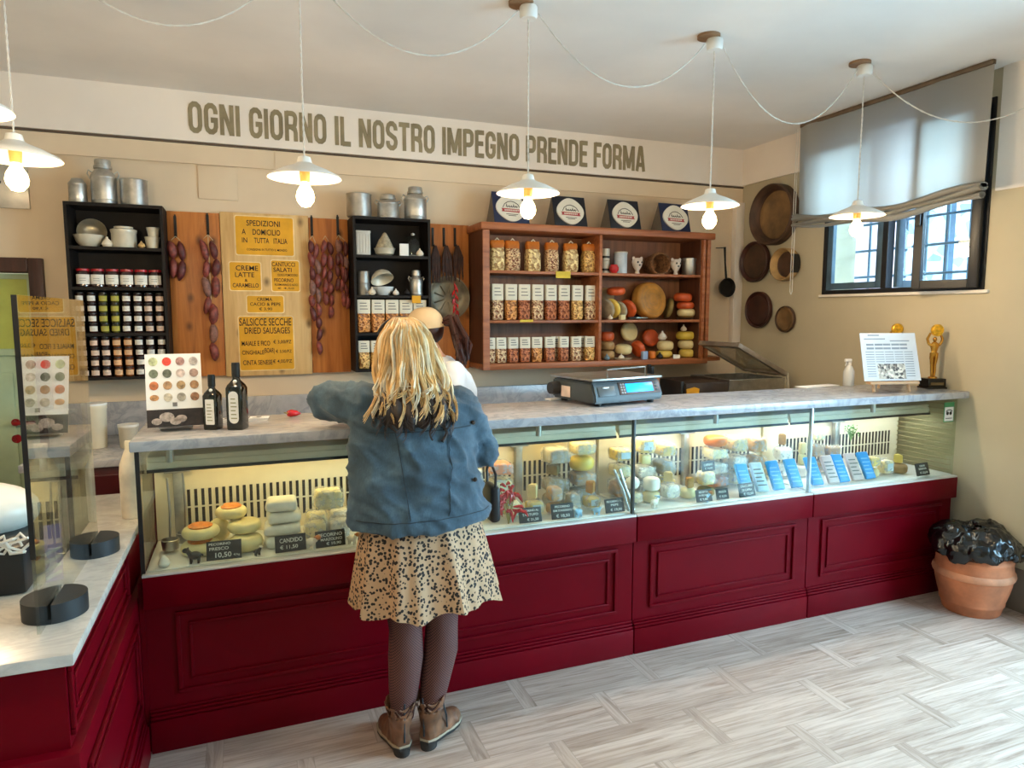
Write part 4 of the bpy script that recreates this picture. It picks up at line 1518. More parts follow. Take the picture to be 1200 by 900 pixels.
def trophy(label, px, py, z0, dx=0.0):
    c = onz(px, py, ZT)
    t = thing('trophy', label, 'trophy', (c.x + dx, c.y, ZT), R(-18), 'gilded figure trophies')
    gold = mat('polished_gold', (206, 150, 62), 0.22, 0.85, var=0.1)
    k = 1.0
    b = MB()
    b.box(-0.062, 0.062, -0.05, 0.05, 0.0, 0.012, 0.003)
    b.box(-0.056, 0.056, -0.045, 0.045, 0.012, 0.062, 0.003)
    b.build('base', mat('black_lacquer', (18, 15, 14), 0.25), t)
    b = MB()
    b.box(-0.04, 0.04, -0.0475, -0.045, 0.024, 0.040)
    b.build('plate', mat('dull_gold_plate', (120, 104, 70), 0.4, 0.6), t)
    b = MB()
    b.lathe([(0.026, 0.062), (0.024, 0.07), (0.012, 0.076)], 18)
    for s_ in (-1, 1):
        b.tube([(s_ * .007, 0, 0.074), (s_ * .009, 0, 0.11), (s_ * .010, 0.002, 0.145), (s_ * .013, 0, 0.185), (s_ * .011, 0, 0.215)], [.007, .009, .0085, .012, .014], 10)
        b.tube([(s_ * .026, 0, 0.262), (s_ * .040, 0, 0.275), (s_ * .047, 0.0, 0.300), (s_ * .030, 0, 0.335)], [.009, .008, .0075, .006], 8)
    b.ell((0, 0, 0.21), (0.022, 0.014, 0.02), 14, 8)
    b.loft([[(q * math.cos(a), q * .6 * math.sin(a), z) for a in [2 * PI * j / 14 for j in range(14)]] for q, z in ((.02, .20), (.017, .222), (.023, .245), (.029, .262), (.018, .276), (.008, .284))])
    b.ell((0, 0, 0.297), (0.0115, 0.013, 0.015), 12, 8)
    b.build('figure', gold, t)
    b = MB()
    b.M = Matrix.Translation((0, -0.016, 0.352)) @ Matrix.Rotation(PI / 2, 4, 'X')
    b.lathe([(0.0015, -.014), (0.03, -.014), (0.036, -.008), (0.036, .008), (0.03, .014), (0.0015, .014)], 26)
    b.build('held_wheel', mat('yellow_gold', (226, 170, 40), 0.35, 0.3, var=0.2, scale=60), t)
    return t


trophy('gilded figure trophy on a black base standing clear beside the newspaper easel', 1092, 455, 0)
trophy('gilded figure trophy half hidden behind the newspaper page', 1046, 449, 0)
c = onz(994, 452, ZT)
t = thing('spray_bottle', 'clear plastic spray bottle half hidden behind the newspaper page', 'bottle', (c.x, c.y, ZT))
MB().lathe([(0.03, 0), (0.033, 0.005), (0.033, 0.09), (0.02, 0.12), (0.012, 0.13)], 20).build('body', mat('milky_clear_plastic', (206, 208, 206), 0.2, var=0.03), t)
b = MB()
b.lathe([(0.013, 0.13), (0.013, 0.15)], 14)
b.box(-0.035, 0.014, -0.009, 0.009, 0.15, 0.17, 0.004)
b.tube([(-0.022, 0, 0.15), (-0.03, 0, 0.125)], 0.004, 6)
b.build('spray_head', M_white, t)

# ================================================================ SHELVES AND BOARDS ON THE BACK WALL
M_shelf = mat('black_stained_wood', (22, 17, 15), 0.6, var=0.2, scale=20, spec=0.25)
M_pine = wood('pale_pine_board', [(0.25, (186, 142, 84)), (0.5, (212, 172, 112)), (0.8, (226, 190, 134))], 'z', 0.6, 0.8, True)
M_amber = wood('amber_board', [(0.25, (138, 76, 28)), (0.5, (184, 110, 46)), (0.8, (206, 136, 68))], 'z', 0.5, 0.9, True)
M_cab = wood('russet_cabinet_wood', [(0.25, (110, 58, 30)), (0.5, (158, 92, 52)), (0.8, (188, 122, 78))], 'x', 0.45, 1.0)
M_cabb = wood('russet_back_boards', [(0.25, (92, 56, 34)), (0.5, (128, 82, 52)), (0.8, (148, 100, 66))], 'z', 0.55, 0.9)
ST, SB = 2.275, 1.262


def black_shelf(label, x0, x1, shelves):
    t = thing('black_shelf', label, 'shelf', ((x0 + x1) / 2, 4.8, SB), 0, 'black box shelves')
    w_ = (x1 - x0) / 2
    b = MB()
    b.box(-w_, -w_ + 0.016, -0.25, -0.004, 0, ST - SB)
    b.box(w_ - 0.016, w_, -0.25, -0.004, 0, ST - SB)
    b.box(-w_ + .016, w_ - .016, -0.25, -0.004, ST - SB - 0.018, ST - SB)
    b.box(-w_ + .016, w_ - .016, -0.25, -0.004, 0, 0.016)
    b.build('frame', M_shelf, t, smooth=False)
    MB().box(-w_ + .016, w_ - .016, -0.012, -0.004, 0.016, ST - SB - .018).build('back', M_shelf, t)
    for z in shelves:
        MB().box(-w_ + .016, w_ - .016, -0.245, -0.012, z - SB - 0.018, z - SB).build('shelf_board', M_shelf, t)
    return t


LX0, LX1 = -0.925, -0.425
black_shelf('black box shelf of preserve jars standing between the green door and the sausage board', LX0, LX1, [2.03, 1.80, 1.535])
RX0, RX1 = 0.672, 1.185
black_shelf('black box shelf with milk cans and pasta bags beside the dense sausage strings', RX0, RX1, [2.03, 1.768, 1.52])
SY = 4.63


def board(label, x0, x1, m, y=4.775, th=0.022, z0=1.25, z1=2.275):
    b = MB()
    b.box(x0, x1, y - th, y, z0, z1, 0.002)
    o = b.build('wall_board', m)
    return tag(o, label, 'board', 'wooden wall boards')


board('amber knotty board holding the sparse sausage strings', -0.435 + .012, -0.125, M_amber)
board('pale pine board carrying the five yellow price notices', -0.122, 0.412, M_pine, 4.775, 0.03, 1.245, 2.285)
board('amber board behind the dense curtain of sausage strings', 0.415, 0.668, M_amber)
board('amber board with the round metal pan between black shelf and russet cabinet', 1.19, 1.52, M_amber)

# ---- five yellow notices
M_note = mat('mustard_card', (222, 160, 26), 0.7, var=0.06)
M_lam = mat('laminate_edge', (232, 204, 150), 0.4)


def notice(label, px0, py0, px1, py1, lines):
    a, b_ = ony(px0, py1, 4.742), ony(px1, py0, 4.742)
    w_, h_ = b_.x - a.x, b_.z - a.z
    t = thing('notice', label, 'notice', ((a.x + b_.x) / 2, 4.7448, (a.z + b_.z) / 2), R(0), 'yellow handwritten notices')
    MB().prism(rrect(-w_ / 2 - .006, w_ / 2 + .006, -h_ / 2 - .006, h_ / 2 + .006, .014), -0.0008, 0).build('laminate', M_lam, t)
    MB().prism(rrect(-w_ / 2, w_ / 2, -h_ / 2, h_ / 2, .012), -0.002, -0.0008).build('card', M_note, t)
    mb = MB()
    for body, x, z, hh, ww in lines:
        wall_text(mb, body, x * w_, z * h_, hh * h_, ww * w_, -0.0026, 0.008)
    mb.build('lettering', M_ink, t, smooth=False)
    return t


notice('wide yellow notice about home delivery, topmost on the pine board', 277, 256, 343, 298, [('SPEDIZIONI', -.02, .33, .15, .58), ('A', -.36, .1, .14, .07), ('DOMICILIO', .03, .1, .15, .48), ('IN', -.35, -.12, .13, .09), ('TUTTA', -.06, -.12, .14, .26), ('ITALIA', .27, -.12, .14, .24), ('CONSEGNA IN TUTTO IL MONDO', .03, -.36, .06, .70)])
notice('smaller yellow notice about milk and caramel creams', 270, 308, 305, 340, [('CREME', .06, .30, .18, .72), ('LATTE', -.02, .06, .17, .62), ('&', .02, -.14, .10, .10), ('CARAMELLO', .0, -.32, .15, .84)])
notice('upright yellow notice about salted biscuits', 319, 306, 350, 341, [('CANTUCCI', -.06, .38, .14, .84), ('SALATI', -.1, .20, .14, .66), ('OLIVE E POMODORO', .08, .03, .08, .74), ('PECORINO', -.06, -.14, .12, .7), ('ROSMARINO E NOCI', .02, -.29, .07, .84), ('€ 4,50', .0, -.41, .07, .6)])
notice('small middle yellow notice about cheese and pepper cream', 290, 347, 332, 366, [('CREMA', -.02, .30, .2, .42), ('CACIO & PEPE', .0, .0, .2, .84), ('€ 3,90', .0, -.3, .2, .36)])
notice('large yellow notice about dried sausages, lowest on the pine board', 282, 371, 343, 434, [('SALSICCE SECCHE', -.01, .40, .14, .96), ('DRIED SAUSAGES', .02, .24, .12, .84), ('MAIALE E FICO', -.2, .0, .09, .52), ('€ 3,00/PZ', .29, .02, .08, .34), ('CINGHIALE', -.26, -.17, .08, .4), ('(BOAR)', .04, -.15, .12, .2), ('€ 3,50/PZ', .31, -.16, .07, .3), ('CINTA SENESE', -.18, -.36, .09, .54), ('€ 4,00/PZ', .28, -.35, .08, .36)])

# ---- sausage strings
M_saus = [mat('dark_salami', (92, 38, 36), 0.5, var=0.3, scale=40, bmp=0.2), mat('rosy_salami', (126, 58, 50), 0.5, var=0.3, scale=40, bmp=0.2), mat('floury_salami', (134, 92, 80), 0.6, var=0.3, scale=40)]
M_hook = mat('black_hook', (18, 17, 17), 0.45)


def sausages(label, px, ptop, columns, links_len=0.085, rad=0.019, seed=0, hook=True):
    """hung string: hook at the board top, links in one or more columns; columns = (dx, z start offset, number)"""
    rr = random.Random(seed)
    top = ony(px, ptop, 4.73)
    t = thing('sausage_string', label, 'sausages', (top.x, 4.715, top.z), 0, 'hanging sausage strings')
    if hook:
        b = MB()
        b.box(-0.008, 0.008, 0.028, 0.036, 0.03, 0.155)
        b.tube([(0, 0.034, 0.165), (0, 0.02, 0.04), (0, 0.005, 0.025), (0, -0.004, 0.045)], 0.005, 6)
        b.build('hook', M_hook, t)
    b = MB()
    for dx, z0, n in columns:
        b.tube([(0, 0, 0.03), (dx, 0, -z0 + 0.006)], 0.0022, 5)
    b.build('twine', mat('pale_twine', (196, 172, 132), 0.9), t)
    for dx, z0, n in columns:
        z = -z0
        for k in range(n):
            ln = links_len * rr.uniform(.85, 1.2)
            a = rr.uniform(-.25, .25)
            r = rad * rr.uniform(.85, 1.12)
            b = MB()
            cx, cy = dx + rr.uniform(-.006, .006), rr.uniform(-.014, .006)
            pts = []
            for q in range(7):
                u = q / 6
                pts.append((cx + math.sin(a) * ln * (u - .5) + .006 * math.sin(u * PI), cy - .008 * math.sin(u * PI), z - ln * u))
            b.tube(pts, [r * v for v in (.22, .78, .98, 1.0, .98, .78, .22)], 9)
            b.build('sausage', M_saus[rr.choice((0, 0, 1, 1, 2))], t)
            z -= ln * .97
    return t


sausages('short looped sausage string next to the jar shelf', 206, 283, [(-.024, .0, 2), (.026, .0, 2)], .118, .026, 1)
sausages('long sausage string beside the pine board, tapering downwards', 244, 281, [(-.024, 0, 4), (.028, .01, 3), (.002, .40, 3)], .112, .026, 2)
sausages('pale floury sausage string at the pine board edge, reaching lowest', 366, 282, [(-.018, 0, 6), (.018, .02, 8)], .088, .0205, 3)
sausages('dense sausage string in the middle of the thick curtain', 381, 282, [(-.014, 0, 5), (.020, .01, 6)], .088, .019, 4, False)
sausages('dense dark sausage string against the black shelf', 396.5, 281, [(-.014, 0, 4), (0.014, 0, 5), (.040, .01, 5)], .088, .0175, 5)

# ---- dark bundles on three hooks and the round pan
for k, (px, wds) in enumerate(((508, 'next to the black shelf'), (521, 'in the middle'), (534, 'next to the cabinet'))):
    top = ony(px, 292, 4.73)
    t = thing('dried_bundle', 'dark shaggy dried bundle on the hook ' + wds + ' above the round pan', 'dried bundle', (top.x, 4.715, top.z), 0, 'dark bundles on hooks')
    b = MB()
    b.box(-0.008, 0.008, 0.028, 0.036, 0.02, 0.15)
    b.tube([(0, 0.034, 0.13), (0, 0.02, 0.03), (0, 0.005, 0.012), (0, -0.006, 0.03)], 0.005, 6)
    b.build('hook', M_hook, t)
    b = MB()
    rr = random.Random(k + 9)
    for q in range(22):
        x = rr.uniform(-.034, .034)
        b.tube([(x * .2, rr.uniform(-.03, -.02), 0.02), (x * .8, rr.uniform(-.05, -.025), -0.06), (x * 1.0, rr.uniform(-.055, -.05), rr.uniform(-.24, -.12))], [.006, rr.uniform(.009, .015), .003], 6)
    b.build('strands', mat('dried_brown', (58, 34, 26), 0.8, var=0.4, scale=30), t)
c = ony(526, 349, 4.70)
t = thing('round_pan', 'round dented metal pan hanging on the board above the shop assistant', 'pan', (c.x, 4.748, c.z), 0, None, (PI / 2, 0, 0))
b = MB()
b.lathe([(0.001, 0.012), (0.10, 0.012), (0.125, 0.02), (0.148, 0.05), (0.155, 0.05), (0.152, 0.044), (0.13, 0.012), (0.10, 0.002), (0.001, 0.002)], 40)
b.build('dish', mat('tarnished_tin', (128, 118, 98), 0.5, 0.5, var=0.35, scale=7), t)
b = MB()
for q in range(9):
    a = 2 * PI * q / 9
    b.tube([(0.03 * math.cos(a), 0.03 * math.sin(a), 0.014), (0.10 * math.cos(a), 0.10 * math.sin(a), 0.016)], 0.006, 6)
b.build('ribs', mat('tarnished_tin', (0, 0, 0)), t)
c = ony(533, 345, 4.66)
t = thing('chilli_string', 'string of bright red chillies hanging down across the round pan', 'chillies', (c.x, 4.665, c.z + 0.03))
b = MB()
b.tube([(0, 0.0, 0.06), (0.004, 0, -0.05), (0.012, 0, -0.30)], 0.003, 6)
b.build('twine', mat('red_twine', (150, 20, 26), 0.7), t)
rr = random.Random(8)
for k in range(30):
    z = 0.05 - k * 0.0118
    x = 0.012 * (k / 30)
    a = rr.uniform(0, PI * 2)
    b = MB()
    b.tube([(x, 0, z), (x + .016 * math.cos(a), -.006 + .008 * math.sin(a), z - .012), (x + .022 * math.cos(a), -.006 + .01 * math.sin(a), z - rr.uniform(.03, .05))], [.003, .007, .0015], 6)
    b.build('chilli', M_chil, t)

# ---- cans, pots, bowls


def milk_can(label, px, py, Y, r, h, lid=True, ears=True, group='aluminium milk cans', ring=False):
    c = ony(px, py, Y)
    c.z = snap(c.x, c.z)
    t = thing('milk_can', label, 'can', (c.x, Y, c.z), 0, group)
    b = MB()
    b.lathe([(r * .96, 0), (r, h * .02), (r, h * .62), (r * .96, h * .66), (r * .66, h * .76), (r * .62, h * .80)], 28)
    b.build('body', M_alu, t)
    for z in (.06, .58):
        MB().lathe([(r * 1.0, h * z), (r * 1.025, h * z + .003), (r * 1.025, h * z + .007), (r, h * z + .01)], 28, cap=False).build('band', M_alu, t)
    if lid:
        b = MB()
        b.lathe([(r * .64, h * .79), (r * .72, h * .80), (r * .72, h * .86), (r * .64, h * .87), (r * .64, h * .97), (r * .6, h), (0.002, h * 1.0)], 24)
        b.build('lid', M_alu, t)
    if ears:
        for s_ in (-1, 1):
            b = MB()
            b.tube([(s_ * r * .8, 0, h * .70), (s_ * r * 1.12, 0, h * .76), (s_ * r * 1.22, 0, h * .68), (s_ * r * 1.02, 0, h * .56)], r * .055, 8)
            b.build('handle', M_alu, t)
    return t


def pot(name, label, px, py, Y, r, h, m=None, cat='pot', taper=1.0, group=None):
    c = ony(px, py, Y)
    c.z = snap(c.x, c.z)
    b = MB()
    b.lathe([(r * taper * .95, 0), (r * taper, .006), (r, h - .004), (r * 1.04, h), (r * 1.0, h + .003), (r * .96, h), (r * .95 * taper, .012), (.002, .01)], 28)
    o = b.build(name, m or M_alu)
    o.location = (c.x, Y, c.z)
    return tag(o, label, cat, group)


milk_can('small lidless grey milk can at the green door end of the jar shelf top', 92, 238.5, 4.62, .046, .17, False, False)
b = MB()
c = ony(92, 238, 4.62)
milk_can('tall lidded milk can in the middle of the jar shelf top', 123, 240, 4.62, .066, .25)
pot('cooking_pot', 'plain aluminium pot on top of the jar shelf beside the tall milk can', 158, 242, 4.62, .072, .145)
pot('cooking_pot', 'plain aluminium pot on top of the black shelf beside the sausage curtain', 421, 255, 4.62, .08, .145)
milk_can('squat lidded milk can between pot and tall can above the black shelf', 455, 256.5, 4.62, .072, .155)
milk_can('tall eared milk can on the cabinet side of the black shelf top', 487, 258.5, 4.62, .075, .215)


def bowl(label, px, py, Y, r, d, rot, m=M_alu, group='enamel bowls', cat='bowl'):
    c = ony(px, py, Y)
    c.z = snap(c.x, c.z) + .0065
    b = MB()
    prof = [(.001, 0), (r * .5, 0), (r * .8, d * .35), (r, d), (r * 1.03, d), (r * 1.02, d - .004), (r * .84, d * .3), (r * .54, -.006), (.001, -.006)]
    b.lathe(prof, 30)
    o = b.build('bowl', m)
    o.location = (c.x, Y, c.z)
    o.rotation_euler = rot
    return tag(o, label, cat, group)


M_enam = mat('cream_enamelware', (206, 198, 178), 0.35, 0.2, var=0.08)
M_tinb = mat('tin_bowl', (178, 170, 150), 0.35, 0.7, var=0.15)
bowl('big tin bowl standing on edge in the door end of the upper jar shelf', 108, 266, 4.765, .076, .045, (R(78), 0, R(6)), M_tinb).location.z = 2.031 + .089
bowl('cream bowl lying level before the big tin bowl on the jar shelf', 105, 290.6, 4.64, .076, .062, (0, 0, 0), M_enam)
M_gar = mat('garlic_skin', (226, 214, 192), 0.6, var=0.1)


def bulb(name, label, px, py, Y, r, m=M_gar, cat='garlic', group=None):
    c = ony(px, py, Y)
    c.z = snap(c.x, c.z)
    b = MB()
    b.lathe([(.002, 0), (r * .7, .003), (r, r * .55), (r * .75, r * 1.15), (r * .25, r * 1.6), (r * .15, r * 2.0), (.002, r * 2.02)], 16, wob=.05)
    o = b.build(name, m)
    o.location = (c.x, Y, c.z)
    return tag(o, label, cat, group)


bulb('garlic_bulb', 'white garlic bulb between tin bowl and white lidded pot', 126, 291, 4.60, .03)
t = thing('lidded_pot', 'white enamel pot with flat lid in the middle of the upper jar shelf', 'pot', (ony(146, 291, 4.63).x, 4.63, 2.031))
MB().lathe([(.062, 0), (.066, .006), (.066, .085), (.069, .09), (.069, .096), (.002, .096)], 28).build('body', M_enam, t)
MB().lathe([(.07, .096), (.07, .104), (.05, .112), (.05, .122), (.002, .122)], 28).build('lid', M_enam, t)
bulb('china_hen', 'small tan spotted china hen next to the stacked white cups', 166, 292, 4.58, .02, mat('tan_spotted', (196, 160, 104), 0.5, var=0.4, scale=30), 'figurine')
pot('cup', 'lower white cup of the stack at the sausage board end of the jar shelf', 179, 292, 4.61, .040, .065, M_enam, 'cup', .8, 'white cups')
pot('cup', 'upper white cup of the stack at the sausage board end of the jar shelf', 180, 279.5, 4.61, .036, .05, M_enam, 'cup', .8, 'white cups').location.z = 2.0308 + .069

# ---- jars
M_jar = [mat('dark_preserve', (46, 22, 20), 0.12, var=0.4, scale=30, coat=0.6), mat('green_preserve', (62, 60, 26), 0.12, var=0.4, scale=30, coat=0.6), mat('amber_preserve', (110, 56, 22), 0.12, var=0.4, scale=30, coat=0.6)]
M_lidr = mat('red_lid', (168, 20, 32), 0.35)
M_lidk = mat('black_lid', (22, 20, 20), 0.35)
M_lab = {'w': mat('label_white', (222, 218, 208), 0.7, var=0.03), 'g': mat('label_green', (168, 160, 62), 0.7), 'p': mat('label_pink2', (216, 190, 170), 0.7), 'o': mat('label_peach', (222, 176, 130), 0.7)}


def make_jar(r, h, mj, ml, mlab, lab_h):
    t = thing('preserve_jar', 'x', 'jar', (0, 0, 0), 0, 'jars of preserves')
    MB().lathe([(r * .9, 0), (r, .004), (r, h * .78), (r * .86, h * .86), (r * .84, h * .88)], 16).build('body', mj, t)
    MB().lathe([(r * .9, h * .87), (r * .92, h * .875), (r * .92, h * .99), (r * .86, h), (.001, h)], 16).build('lid', ml, t)
    b = MB()
    n = 9
    rr_ = r * 1.02
    ring = [(rr_ * math.sin(a), -rr_ * math.cos(a)) for a in [R(-62) + R(124) * k / (n - 1) for k in range(n)]]
    b.loft([[(x, y, h * (.42 - lab_h / 2)) for x, y in ring], [(x, y, h * (.42 + lab_h / 2)) for x, y in ring]], cap=False, closed=False)
    lb = b.build('paper_label', mlab, t)
    b = MB()
    for k in range(2):
        b.box(-r * .42, r * .42, -rr_ - .0006, -rr_ * .985, h * (.45 - .12 * k), h * (.475 - .12 * k))
    b.build('print', M_tex, lb, smooth=False)
    return t


J1 = make_jar(.0375, .105, M_jar[0], M_lidr, M_lab['w'], .52)
protos = {}
for kk, (a, b_) in {'w': (0, 'w'), 'g': (1, 'g'), 'p': (0, 'p'), 'o': (2, 'o')}.items():
    protos[kk] = make_jar(.0225, .058, M_jar[a], M_lidk, M_lab[b_], .50)
used = set()


def place_jar(proto, loc, label):
    if proto.name not in used:
        used.add(proto.name)
        proto.location = loc
        proto['label'] = label
        proto.rotation_euler = (0, 0, rs.uniform(-.2, .2))
        return proto
    return dup(proto, loc, rs.uniform(-.2, .2), label)


for k in range(6):
    place_jar(J1, (LX0 + 0.065 + k * 0.0745, 4.615, 1.8005), 'big red lidded preserve jar, %s along its shelf counting from the green door' % ORD[k])
kinds_u = ['w', 'w', 'g', 'g', 'w', 'w', 'p', 'p']
kinds_l = ['p', 'p', 'p', 'o', 'o', 'w', 'w', 'w']
words_c = {'w': 'white', 'g': 'olive', 'p': 'pinkish', 'o': 'peach'}
LV = ['bottom', 'second', 'third', 'top']
for si, (z0, kd, nm) in enumerate(((1.5355, kinds_u, 'upper'), (1.2785, kinds_l, 'lower'))):
    for lv in range(4):
        for k in range(8):
            kk = kd[k]
            if si == 0 and lv == 3 and k in (6, 7):
                kk = 'p'
            z = z0 + lv * 0.0585
            x = LX0 + 0.045 + k * 0.0586
            place_jar(protos[kk], (x + rs.uniform(-.003, .003), 4.592, z), 'small dark jar, %s label, %s layer of %s jar rows, %s from green door' % (words_c[kk], LV[lv], nm, ORD[k]))

# ---- right black shelf contents
b = MB()
t = thing('tin_box', 'upright white ribbed box on the black shelf beside the sausage curtain', 'box', (ony(425, 300, 4.63).x, 4.63, 2.031))
MB().box(-.047, .047, -.04, .04, 0, .155, .006).build('body', mat('white_box', (196, 194, 186), 0.5, var=0.04), t)
b = MB()
for k in range(5):
    b.box(-.04 + k * .018, -.032 + k * .018, -.043, -.039, .012, .135, .001)
b.build('ribs', mat('white_box', (0, 0, 0)), t)
MB().box(-.049, .049, -.042, .042, .14, .158, .004).build('lid', mat('white_box', (0, 0, 0)), t)
t = thing('oval_dish', 'cream oval dish with a cone of cloth netting on the black shelf', 'dish', (ony(451, 301, 4.62).x, 4.62, 2.031))
MB().lathe([(.035, 0), (.06, .012), (.07, .045), (.073, .048), (.068, .045), (.002, .03)], 26).build('bowl', M_enam, t)
b = MB()
b.lathe([(.062, .042), (.056, .06), (.036, .105), (.010, .148), (.002, .152)], 20, wob=.06)
b.jitter(.004, 30, 2)
b.build('cone', mat('netting_grey', (170, 158, 132), 0.8, var=0.25, scale=40), t)
t = thing('glass_cloche', 'round glass cloche at the cabinet end of the black shelf', 'cloche', (ony(485, 302, 4.62).x, 4.64, 2.031))
MB().lathe([(.074, .0), (.076, .02), (.074, .08), (.06, .118), (.035, .138), (.01, .146), (.001, .147)], 28, cap=False).build('dome', M_glass, t)
MB().lathe([(.012, .145), (.014, .155), (.001, .162)], 14).build('knob', M_alu, t)
MB().lathe([(.076, 0), (.079, .003), (.076, .007)], 28, cap=False).build('rim', M_alu, t)
o = MB().box(-.03, .03, -.006, .006, 0, .078, .001).build('small_card', M_paper)
o.location = (ony(474, 302, 4.55).x, 4.56, 2.031)
tag(o, 'small white upright card before the glass cloche', 'card')
bulb('garlic_bulb', 'pale garlic bulb before the glass cloche on the black shelf', 492, 302, 4.562, .026)
for k, py in enumerate((348, 330)):
    c_ = pot('tin_mug', ['lower tin mug of the stack at the sausage curtain end', 'upper tin mug of the stack at the sausage curtain end'][k], 426, 348, 4.62, .042, .075, M_alu, 'mug', 1.0, 'stacked tin mugs')
    c_.location.z = 1.769 + .0785 * k
bowl('upside tilted white enamel bowl above the others on the middle black shelf', 446, 338, 4.62, .075, .05, (R(28), R(168), 0), M_enam).location.z = 1.915
bowl('white enamel bowl lying right way up beneath the tilted one'.replace('right way up ', 'level '), 449, 347.5, 4.62, .07, .05, (0, 0, 0), mat('blue_white_enamel', (198, 204, 206), 0.3)).location.z = 1.7755
bulb('garlic_bulb', 'white garlic bulb before the enamel bowls on the middle black shelf', 436, 347.5, 4.535, .026)
bulb('painted_egg', 'white china egg with a painted mark beside the enamel bowls', 464, 347.5, 4.56, .022, C_china, 'figurine')
bulb('dark_figurine', 'little dark figurine with a pink dot beside the brass tinted milk can', 477, 347.5, 4.58, .022, M_black, 'figurine')
milk_can('slim milk can with wire handles on the middle black shelf', 488, 347.5, 4.62, .045, .17)

# ---- bags of pasta and biscuits with folded header cards
M_bag = {'b': speckle('brown_biscuit', (190, 130, 70), (128, 72, 32), 95, rough=.25, kind='cells'), 'r': speckle('rust_pasta', (164, 96, 58), (104, 50, 30), 110, rough=.25, kind='cells'),
         'y': speckle('golden_pasta', (204, 164, 96), (146, 100, 54), 95, rough=.25, kind='cells'), 'w': speckle('mixed_pasta', (196, 166, 126), (120, 62, 42), 110, rough=.25, kind='cells')}
M_head = mat('header_card', (226, 220, 200), 0.75, var=0.03)


def make_bag(w_, h_, hd, m, th=.03):
    t = thing('pasta_bag', 'x', 'bag', (0, 0, 0), 0, None)
    b = MB()
    zt = h_ * (1 - hd) + .01

    def ring(a, c_, z):
        return [(x, y, z) for x, y in rrect(-a, a, -c_, c_, min(a, c_) * .6, 3)]
    b.loft([ring(w_ * .46, th * .7, 0), ring(w_ * .5, th, .012), ring(w_ * .5, th, zt * .6), ring(w_ * .47, th * .5, zt), ring(w_ * .46, th * .15, zt + .02)])
    b.jitter(.004, 30, w_ * 77)
    b.build('bag', m, t)
    MB().box(-w_ * .49, w_ * .49, -th * .62, th * .4, zt - .005, h_, .002).build('header_card', M_head, t)
    b = MB()
    for k in range(3):
        b.box(-w_ * .3, w_ * (.3 - .05 * k), -th * .62 - .0008, -th * .62 + .0002, zt + (h_ - zt) * (.25 + .22 * k), zt + (h_ - zt) * (.25 + .22 * k) + .006)
    hc = b.build('print', M_tex, t, smooth=False)
    return t


bag_used = {}


def bag(key, loc, rz, label, w_, h_, hd, group):
    kk = (key, round(w_, 3), round(h_, 3))
    if kk not in bag_used:
        t = make_bag(w_, h_, hd, M_bag[key])
        bag_used[kk] = t
        t.location = loc
        t.rotation_euler = (0, 0, rz)
        t['label'] = label
        t['group'] = group
        return t
    t = dup(bag_used[kk], loc, rz, label)
    t['group'] = group
    return t


for k in range(5):
    bag('b', (RX0 + .063 + k * .0955, 4.60, 1.5245), rs.uniform(-.12, .12), 'pasta bag with cream header on the black shelf, %s from the sausage curtain' % ORD[k], .088, .215, .45, 'bags on the black shelf')
for k in range(5):
    bag('y', (RX0 + .06 + k * .083, 4.60, 1.2825), rs.uniform(-.1, .1), 'small pasta bag on the lowest black shelf, %s from the sausage curtain' % ORD[k], .075, .185, .44, 'small bags on the lowest black shelf')
o = MB().box(-.03, .03, -.0015, .0015, -.045, .005).build('shelf_tag', M_note)
o.location = (ony(488, 346, 4.545).x, 4.546, 1.762)
tag(o, 'small mustard tag clipped on the black shelf edge below the slim milk can', 'tag')

# ================================================================ RUSSET CABINET
CX0, CX1, CZ0, CZ1 = 1.525, 3.40, 1.255, 2.265
CYF = 4.47
DIV = 2.44
t = thing('wall_cabinet', 'russet open wooden cabinet full of pasta bags and cheese wheels', 'cabinet', ((CX0 + CX1) / 2, 4.8, CZ0))
ccx = (CX0 + CX1) / 2


def CB():
    m_ = MB()
    m_.M = Matrix.Translation((-ccx, -4.8, -CZ0))
    return m_


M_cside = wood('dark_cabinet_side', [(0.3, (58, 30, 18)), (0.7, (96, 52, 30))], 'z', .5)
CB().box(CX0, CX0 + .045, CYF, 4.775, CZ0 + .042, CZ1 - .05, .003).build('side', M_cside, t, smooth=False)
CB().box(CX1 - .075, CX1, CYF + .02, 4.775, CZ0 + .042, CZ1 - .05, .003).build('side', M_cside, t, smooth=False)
CB().box(CX0 - .0, CX0 + .05, CYF - .012, CYF, CZ0, CZ1 - .05, .003).build('face_frame', M_cab, t, smooth=False)
CB().box(CX1 - .07, CX1 - .045, CYF - .012, CYF + .02, CZ0 + .042, CZ1 - .05, .003).build('face_frame', M_cab, t, smooth=False)
CB().box(CX1 - .03, CX1, CYF - .012, CYF + .02, CZ0 + .042, CZ1 - .05, .003).build('face_frame', M_cab, t, smooth=False)
CB().box(CX0 - .02, CX1 + .02, CYF - .04, 4.775, CZ1 - .05, CZ1, .008).build('top', M_cab, t)
CB().box(CX0, CX1, CYF - .01, 4.775, CZ0 - .0, CZ0 + .042, .005).build('bottom', M_cab, t)
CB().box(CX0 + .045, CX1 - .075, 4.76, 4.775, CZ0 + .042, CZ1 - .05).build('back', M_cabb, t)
CB().box(DIV - .012, DIV + .012, CYF, 4.76, CZ0 + .042, CZ1 - .05, .002).build('divider', M_cab, t)
for z in (1.945, 1.60):
    CB().box(CX0 + .045, DIV - .012, CYF + .005, 4.76, z - .02, z, .002).build('shelf_board', M_cab, t)
    CB().box(DIV + .012, CX1 - .075, CYF + .005, 4.76, z - .02, z, .002).build('shelf_board', M_cab, t)
